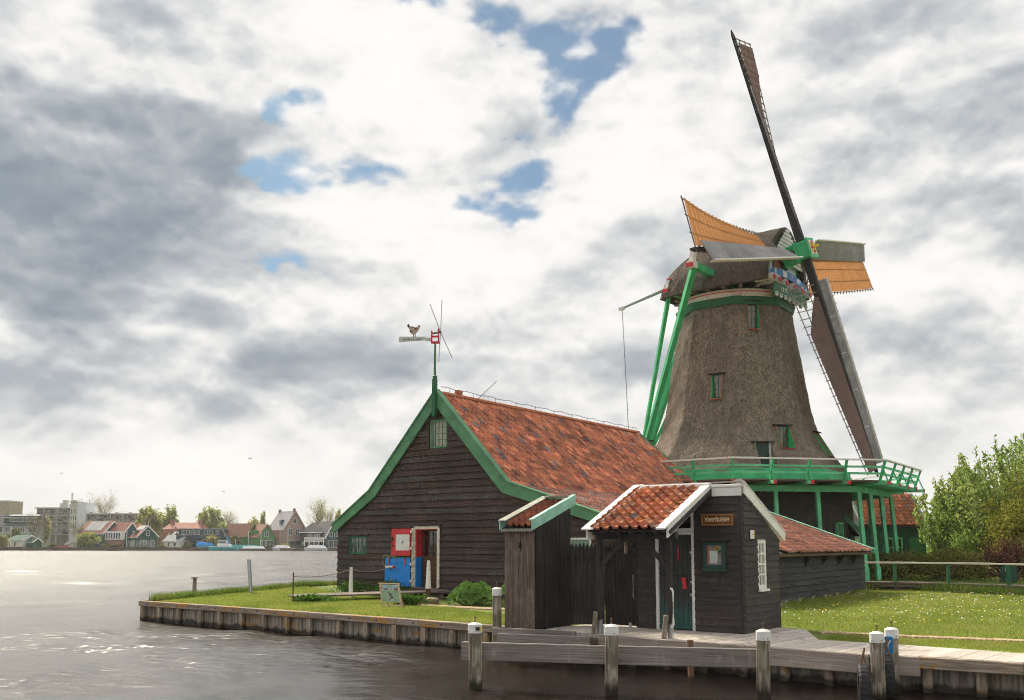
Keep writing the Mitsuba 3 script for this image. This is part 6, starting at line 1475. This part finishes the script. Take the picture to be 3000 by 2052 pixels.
put(r + '__dormer', f(bx(.0, 1.6, 3.5, 7.0, 5.2, 6.9)), w_dgreen); far_window(Fr(f.pt(-.02, 7.0, 0), l.m[:2, 0]), k, .2, 3.3, 5.5, 6.7)
put(r + '__solar_panel', f(trimesh.convex.convex_hull(np.array([(x, y, 4.7 + x * 3.9 / 3.7 + .4 + d) for x in (2.0, 3.5) for y in (.5, 9) for d in (0, .1)]))), solar)
gable_house('narrow cream gable with a bell-shaped outline behind the green house', sx(436), 352, 6.2, 9, 4.6, 8.9, 25, w_white, t_pink, finial=True, front=((2.4, 3.6, 3.4, 5.2),))
gable_house('small dark gable with white edge beside the cream house', sx(466), 346, 4.4, 7, 4.0, 6.4, 30, w_dblue, t_slate, front=((1.5, 2.8, 2.4, 4.2),))
gable_house('low white shed with grey roof on the waterfront', sx(523), 337, 5.2, 8.5, 3.0, 5.0, 65, w_white, t_slate, front=((1.6, 3.0, 1.2, 2.6),), left=((2, 3.2, 1, 2.4), (5, 6.4, 1, 2.4)))
k = thing('house', 'brown brick house with red roof, two chimneys and a long glazed terrace room', 'house'); D = 352
put(k + '__wall', bx(sx(474, D), sx(582, D), D, D + 10, 0, sz(1551, D)), w_brick)
put(k + '__roof', trimesh.convex.convex_hull(np.array([(sx(v, D), y, z) for v, y, z in ((473, D - .4, sz(1551, D)), (588, D - .4, sz(1551, D)), (486, D + 5, sz(1531, D)), (574, D + 5, sz(1531, D)), (473, D + 10.4, sz(1551, D)), (588, D + 10.4, sz(1551, D)))])), t_red)
for v in (489, 572): put(k + '__roof__chimney', bx(sx(v - 4, D), sx(v + 4, D), D + 4, D + 6, sz(1536, D), sz(1524, D)), w_brick)
put(k + '__terrace_room', bx(sx(505), sx(627), 341, 351, 0, sz(1551)), w_dblue); put(k + '__terrace_roof', bx(sx(503), sx(629), 340.6, 351, sz(1551) + .02, sz(1549) + .1), w_grey)
g = Fr([0, 341, 0])
for a, b in ((512, 537), (541, 549), (551, 568), (582, 606), (616, 625)): far_window(g, k, sx(a), sx(b), sz(1567), sz(1554), n=3 if b - a > 15 else 1)
for v in (508, 537, 583, 612): put(k + '__pillar', bx(sx(v - 3), sx(v + 3), 338.5, 340.9, 0, sz(1567)), w_brick)
put(k + '__stair', beam((sx(545), 337.5, sz(1566)), (sx(558), 337.5, 1.0), .9, .18), iron); put(k + '__parapet', bx(sx(506), sx(612), 338.4, 338.6, sz(1580), sz(1569)), w_dblue)
k, f, l, r = gable_house('green house with steep brown roof, taller of the two', sx(705), 343, 6.5, 12.5, 4.8, 9.5, 62, w_green, t_brown, trim=w_green, left=((3, 4, 2.2, 3.6),))
k, f, l, r = gable_house('green house with brown roof and dormers, nearer of the two', sx(748), 338, 7.0, 8.0, 4.6, 9.1, 40, w_green, t_brown, trim=w_brick, front=((2.6, 4.3, 4.5, 6.4), (1.0, 3.0, .6, 3.2), (3.6, 6.2, .6, 3.2)), left=((1, 2.4, 1, 2.8),))
for y in (2.0, 5.2): put(r + '__dormer', f(bx(.1, 1.6, y, y + 1.5, 5.3, 6.9)), w_green)
k, f, l, r = gable_house('tall brick house with slate roof and white sash windows', sx(818), 341, 9.2, 12.5, 7.4, 14.2, 42, w_brick2, t_slate, trim=w_brick2, front=((3.9, 5.4, 9.6, 11.4), (2.0, 3.7, 5.0, 7.6), (5.0, 6.7, 5.0, 7.6), (1.6, 7.4, .7, 3.2)), left=((3.6, 4.7, 5.0, 7.0), (6.0, 7.1, 5.0, 7.0), (3.6, 4.7, 2.0, 3.2), (6.0, 7.1, 2.0, 3.2), (9.4, 10.4, 5, 7)), chim=((.6, 1.1), (12, 1.0)))
put(r + '__dormer', f(bx(.9, 3.0, 3.6, 5.4, 8.7, 11.0)), w_dblue); far_window(Fr(f.pt(.88, 5.4, 0), l.m[:2, 0]), k, .35, 1.5, 9.1, 10.7)
gable_house('dark low house left of the tall brick house', sx(790), 346, 6, 7, 6.6, 9.0, 70, w_dblue, t_dark, left=((4.6, 5.6, 2.4, 6.0),))
k = thing('house', 'black house with grey pyramid roof and white balcony', 'house'); X0, X1, Y0, Y1 = sx(866), sx(929), 342, 351
put(k + '__wall', bx(X0, X1, Y0, Y1, 0, sz(1560, 342)), w_black); zt = sz(1560, 342)
put(k + '__roof', trimesh.convex.convex_hull(np.array([(X0 - .6, Y0 - .6, zt), (X1 + .6, Y0 - .6, zt), (X0 - .6, Y1 + .6, zt), (X1 + .6, Y1 + .6, zt), ((X0 + X1) / 2, (Y0 + Y1) / 2, sz(1530, 346))])), t_dark); put(k + '__eaves', bx(X0 - .62, X1 + .62, Y0 - .65, Y0 - .5, zt - .25, zt + .05), t_white)
g = Fr([0, Y0, 0])
for a, b in ((888, 902), (908, 924)): far_window(g, k, sx(a), sx(b), sz(1576), sz(1566), n=3)
for a, b in ((872, 878), (889, 901), (908, 922)): far_window(g, k, sx(a), sx(b), sz(1597), sz(1588), n=2)
put(k + '__balcony', bx(sx(886), sx(943), 338.2, Y0 - .02, sz(1588), sz(1586)), t_white)
for i in range(5): put(k + '__balcony_post', bx(sx(886 + i * 14) - .15, sx(886 + i * 14) + .15, 338.2, 338.5, 0, sz(1575)), t_white)
put(k + '__balcony_rail', bx(sx(886), sx(943), 338.15, 338.25, sz(1577), sz(1575)), t_white)
for i in range(28): put(k + '__baluster', bx(sx(887 + i * 2) - .07, sx(887 + i * 2) + .07, 338.2, 338.28, sz(1586), sz(1577)), t_white)
k, f, l, r = gable_house('dark blue gabled house with white edge at the right end of the waterfront', sx(946), 340, 6.2, 13, 4.6, 10.3, 33, w_dblue, t_dark, front=((2.7, 3.5, 7.4, 8.8), (1.5, 2.6, 4.6, 6.3), (3.4, 4.5, 4.6, 6.3), (1.0, 5.2, .6, 3.2)), left=((2, 3.2, 4.8, 6.2),))
gable_house('red roofed house partly hidden behind the barn', sx(985), 352, 6, 10, 5, 8.5, 50, w_brick, t_red)
# trees of the town
leafy('town_leaf', (.25, .29, .07), (.4, .42, .12), 1.0, .25); leafy('town_leaf_yellow', (.34, .33, .1), (.5, .47, .17), 1.0, .25); leafy('town_leaf_dark', (.13, .16, .05), (.24, .25, .09), .8, .25)
def town_tree(lab, v, D, top, wid, mat='town_leaf', n=5600, seed=1, zc=.6, zr=.42, size=.6):
    h = sz(top, D); crown_tree('town_tree', lab, sx(v, D), D, h, wid * D / 2650, 'material_' + mat, n, seed, size, .3, zc, zr, 60, .45, None, .16)
town_tree('large round pale green tree left of the centre of the far shore', 437, 372, 1489, 36, seed=61)
town_tree('smaller round tree right beside the large pale green tree', 497, 380, 1493, 26, n=3200, seed=62)
town_tree('large spreading tree above the brick terrace house', 616, 375, 1489, 37, seed=63, n=5000)
town_tree('rounded green willow bush at the water edge', 254, 337.5, 1563, 29, 'town_leaf', 3600, 64, .5, .55, .4)
town_tree('yellow green bush before the glazed house', 622, 338, 1567, 22, 'town_leaf_yellow', 2600, 65, .5, .52, .4)
town_tree('olive bush between the boat and the green houses', 690, 338, 1572, 16, 'town_leaf_dark', 1800, 66, .5, .52, .4)
town_tree('pale tree standing behind the dark long house', 128, 380, 1518, 17, 'town_leaf_yellow', 1700, 67)
town_tree('yellowish tree behind the green houses', 740, 380, 1519, 22, 'town_leaf_yellow', 2400, 68)
town_tree('slim pointed tree left of the slate roof', 768, 385, 1507, 9, 'town_leaf', 1200, 69, .55, .5)
town_tree('low yellow bush at the left edge of the shore', 8, 337, 1570, 13, 'town_leaf_yellow', 1500, 70, .55, .5, .4)
town_tree('dark bush left of the white cottage', 42, 350, 1548, 18, 'town_leaf_dark', 1800, 71, .5, .5, .4)
town_tree('clipped hedge column beside the dark green house', 314, 337, 1583, 6, 'town_leaf', 800, 72, .5, .6, .3)
town_tree('tree peeping over the barn roof edge', 990, 375, 1497, 14, 'town_leaf_yellow', 1500, 73)
town_tree('tree between the brick terrace house and the green houses', 650, 360, 1533, 20, 'town_leaf', 1800, 74)
def bare_tree(lab, v, D, top, wid, seed, leaf=700):
    h = sz(top, D); k = thing('bare_tree', lab, 'tree'); q = np.random.default_rng(seed)
    m, ends = branches((sx(v, D), D, 0), h * 1.02, q, .3, 12, wid, 3, .75, .35); put(k + '__branches', m, twig)
    put(k + '__buds', leaves(ends[q.integers(0, len(ends), leaf)] + q.normal(0, .7, (leaf, 3)), .22, q), 'material_town_leaf_yellow', kind='stuff')
bare_tree('thin bare tree behind the flats, left one', 268, 455, 1466, .55, 81); bare_tree('thin bare tree behind the flats, right one', 303, 455, 1467, .7, 82)
bare_tree('dark bare tree in front of the long dark house', 105, 345, 1524, .6, 83, 200); bare_tree('thin pale tree left of the green houses', 682, 385, 1515, .7, 84); bare_tree('feathery budding tree behind the black pyramid-roofed house', 918, 378, 1488, .6, 85, 1500)
bare_tree('thin feathery tree at the right end of the shore', 968, 385, 1508, .6, 86); bare_tree('small bare tree before the brick gable', 218, 352, 1540, .7, 87, 100)
# boats and small things on the far water
def boat(lab, v, D, L, beam_w, hull, deck, h=1.0, bow=.45, kind='boat'):
    k = thing('boat', lab, kind); n = 14; V = []
    for i in range(n):
        t = i / (n - 1); w = beam_w / 2 * (1 - max(0, (.35 - t) / .35) ** 2.2) * (1 - .25 * max(0, (t - .8) / .2)); sh = h * (1 + bow * max(0, .5 - t) ** 1.5 * 2)
        for y, z in ((-w, sh), (-w * .85, .35 * h), (-w * .3, -.15), (w * .3, -.15), (w * .85, .35 * h), (w, sh)): V.append((sx(v, D) + (t - .5) * L - (z * .35 if t < .1 else 0), D + y, WZ + z))
    F = [f for i in range(n - 1) for j in range(6) for f in ([6 * i + j, 6 * i + (j + 1) % 6, 6 * i + 6 + (j + 1) % 6], [6 * i + j, 6 * i + 6 + (j + 1) % 6, 6 * i + 6 + j])] + [[0, j + 1, j] for j in range(1, 5)] + [[6 * n - 6, 6 * n - 6 + j, 6 * n - 5 + j] for j in range(1, 5)]
    put(k + '__hull', trimesh.Trimesh(V, F, process=False), hull, 40); put(k + '__rubbing_strake', beam((sx(v, D) - L * .48, D - beam_w * .47, WZ + h * 1.12), (sx(v, D) + L * .5, D - beam_w * .42, WZ + h * 1.02), .12, .14), deck)
    return k, sx(v, D)
turq = tone('turquoise', (.1, .45, .47)); bwhite = tone('boat_white', (.8, .8, .78), .08)
k, x = boat('turquoise and white cabin boat with a mast moored on the far shore', 656, 326, 10.2, 3, turq, bwhite, 1.35)
put(k + '__cabin', bx(x - 2.2, x + 2.4, 325, 327.2, WZ + 1.4, WZ + 2.5, .2), bwhite); put(k + '__wheelhouse', bx(x - 2.0, x + 1.2, 325.2, 327, WZ + 2.52, WZ + 3.7, .25), bwhite); put(k + '__window', bx(x - 1.7, x + .9, 325.12, 325.19, WZ + 2.9, WZ + 3.45), tg)
put(k + '__mast', tube([(x + 2.2, 326, WZ + 2.3), (x - 4.4, 326, WZ + 14.5)], .13, 6), w_conc); put(k + '__sail_cover', tube([(x + 1.8, 326, WZ + 2.4), (x + .9, 326, WZ + 5.0)], [.22, .28], 8), blue)
k, x = boat('long turquoise covered boat beside the cabin boat', 707, 330, 12, 2.4, turq, turq, 1.9)
k, x = boat('low white open boat on the jetty', 741, 327, 9.4, 2, w_parapet, bwhite, .8); put(k + '__cover', trimesh.convex.convex_hull(np.array([(x + a, 327 + b, WZ + c) for a, b, c in ((-4, -.8, .9), (4.2, -.8, .9), (-3, 0, 1.7), (3.6, 0, 1.7), (-4, .8, .9), (4.2, .8, .9))])), bwhite)
for lab, v, L in (('small white boat under a sheet below the brick house', 826, 6.5), ('small white covered boat at the right end of the shore', 926, 8)):
    k, x = boat(lab, v, 329, L, 2.2, bwhite, w_conc, .9); put(k + '__cover', trimesh.convex.convex_hull(np.array([(x + a * L, 329 + b, WZ + c) for a, b, c in ((-.45, -.9, 1), (.45, -.9, 1), (-.3, 0, 2.1), (.35, 0, 2.0), (-.45, .9, 1), (.45, .9, 1))])), bwhite)
k, x = boat('brown sailing dinghy with bare mast', 846, 328, 6, 1.9, rust, bwhite, .9); put(k + '__mast', tube([(x - .8, 328, WZ + .5), (x - .3, 328, WZ + 9)], .09, 6), w_conc)
k, x = boat('upturned red boat on the left part of the far bank', 188, 336, 5.6, 1.6, red, red, 1.4, 0)
k = thing('boat', 'bright blue covered boat beside the glazed house', 'boat'); put(k + '__cover', trimesh.convex.convex_hull(np.array([(sx(a), 335.5 + b, c) for a, b, c in ((574, -1, 1.4), (626, -1, 1.3), (578, 0, 2.9), (622, 0, 2.2), (574, 1, 1.4), (626, 1, 1.3))])), blue); put(k + '__hull', bx(sx(576), sx(624), 334.8, 336.2, .4, 1.38), turq)
k = thing('boat', 'tarpaulined boat tilted on the bank left of the red boat', 'boat'); put(k + '__cover', trimesh.convex.convex_hull(np.array([(sx(a), 338 + b, c) for a, b, c in ((176, -1, 1.2), (222, -1, 2.6), (186, 0, 2.8), (219, 0, 4.4), (176, 1, 1.2), (222, 1, 2.6))])), tone('tarpaulin', (.33, .32, .27)))
for lab, v, top, m in (('pale mast pole at the left of the far shore', 32, 1545, t_white), ('pale mast pole before the green willow bush', 223, 1562, t_white), ('thin flagpole before the dark green house', 372, 1556, t_white), ('pale mast before the nearer green house', 728, 1557, t_white), ('ochre pole at the corner of the green house', 765, 1559, cream), ('thin mast by the cabin boat', 691, 1580, t_white)):
    one('pole', lab, 'pole', tube([(sx(v), 334.6, -.6), (sx(v), 334.6, sz(top))], .11, 6), m)
k = thing('glass_fence', 'glass garden screen in front of the dark green house', 'fence')
for i in range(9): put(k + '__pane', pane(sx(375 + i * 8.6) + .05, sx(375 + (i + 1) * 8.6) - .05, .9, 3.0, 334.9), glass); put(k + '__post', bx(sx(375 + i * 8.6) - .05, sx(375 + i * 8.6) + .05, 334.85, 334.95, .3, 3.05), w_conc)
put(k + '__base', bx(sx(374), sx(453), 334.7, 335.2, .2, .88), w_grey)
k = thing('jetty', 'brown timber jetty below the glazed house', 'jetty'); put(k + '__deck', bx(sx(510), sx(622), 331, 333.3, -.1, .15), t_brown)
for i in range(12): put(k + '__pile', bx(sx(511 + i * 10) - .15, sx(511 + i * 10) + .15, 330.9, 331.2, -1.2, .35), t_bank)
for i, (v, w, h, m) in enumerate([(300, 16, 1.6, 'town_leaf_dark'), (335, 30, 1.8, 'town_leaf_dark'), (470, 26, 1.5, 'town_leaf_dark'), (548, 22, 1.6, 'town_leaf_dark'), (835, 22, 2.0, 'town_leaf_yellow'), (880, 18, 1.5, 'town_leaf_dark'), (150, 26, 2.0, 'town_leaf_dark')]):
    q = np.random.default_rng(200 + i); P = clumps((sx(v), 336, h * .5), (w * .126 / 2 * 1.2, 1, h * .6), 20, 700, q, .2, .3); P[:, 2] = np.maximum(P[:, 2], .3)
    kk = thing('garden_hedge', ['low garden hedge left of the sun room', 'planted border below the sun room', 'planting before the low white shed', 'planting on the jetty below the glazed house', 'brown hedge before the tall brick house', 'planting below the white balcony', 'rough planting by the red boat'][i], 'hedge'); put(kk + '__foliage', leaves(P, .3, q), 'material_' + m, kind='stuff')
# gulls
def gull(x, y, z, lab):
    k = thing('gull', lab, 'bird'); V = np.array([(-.55, 0, .12), (-.25, -.1, .2), (0, -.12, .02), (.25, -.1, .2), (.55, 0, .12), (.25, .12, .17), (0, .12, 0), (-.25, .12, .17), (0, -.3, .03), (0, .3, .0), (0, 0, -.08), (0, 0, .06)]) * .55 + [x, y, z]
    put(k + '__body', trimesh.convex.convex_hull(V[[2, 6, 8, 9, 10, 11]] + np.array([[.05, 0, 0], [-.05, 0, 0], [0, 0, 0], [0, 0, 0], [0, 0, 0], [0, 0, 0]])), w_grey)
    for a in ((0, 1, 7), (4, 3, 5)): put(k + '__wing', trimesh.convex.convex_hull(np.vstack([V[list(a)], V[[2, 6]], V[list(a)] - [0, 0, .02], V[[2, 6]] - [0, 0, .03]])), w_grey)
gull(-51, 160, 11, 'tiny gull flying over the roofs on the right of the far shore'); gull(-75, 150, 13.5, 'tiny gull flying over the middle of the far shore'); gull(-32, 110, 12.2, 'tiny gull close to the barn gable')

# ------------------------------------------------------------------ the damp air over the lake
scene['haze_air'] = {'type': 'homogeneous', 'albedo': rgb((.95, .95, .95)), 'sigma_t': 0.00022}
scene['camera']['medium'] = {'type': 'ref', 'id': 'haze_air'}
scene['haze'] = {'type': 'cube', 'to_world': T4().translate([0, 1500, 28]).scale([1560, 1560, 31]), 'bsdf': {'type': 'null'}, 'interior': {'type': 'ref', 'id': 'haze_air'}}
labels['haze'] = {'label': 'thin damp haze over the lake and the far town', 'category': 'haze', 'kind': 'stuff'}

# things of a kind share a group
GROUPS = {'house': 'houses along the far shore', 'town_tree': 'trees of the far shore', 'bare_tree': 'bare trees of the far shore', 'bush': 'bushes of the hedge behind the footbridge', 'willow': 'willow thickets at the right edge', 'boat': 'boats along the far shore',
          'pole': 'poles along the far shore', 'garden_hedge': 'garden planting along the far shore', 'gull': 'gulls over the far shore', 'tyre': 'tyres hung as fenders', 'fender': 'grey timber fenders', 'apartment_block': 'flats behind the far shore', 'butterbur': 'round-leaved plants by the barn',
          'nettles': 'weeds round the barn and ramp', 'white_post': 'white posts in front of the barn', 'leafy_tree': 'olive trees at the right edge', 'post': 'posts on the tongue of land'}
for k in list(labels):
    if '__' not in k and 'category' in labels[k]:
        stem = k[:-4] if k[-4:-3] == '_' and k[-3:].isdigit() else k
        if stem in GROUPS: labels[k].setdefault('group', GROUPS[stem])
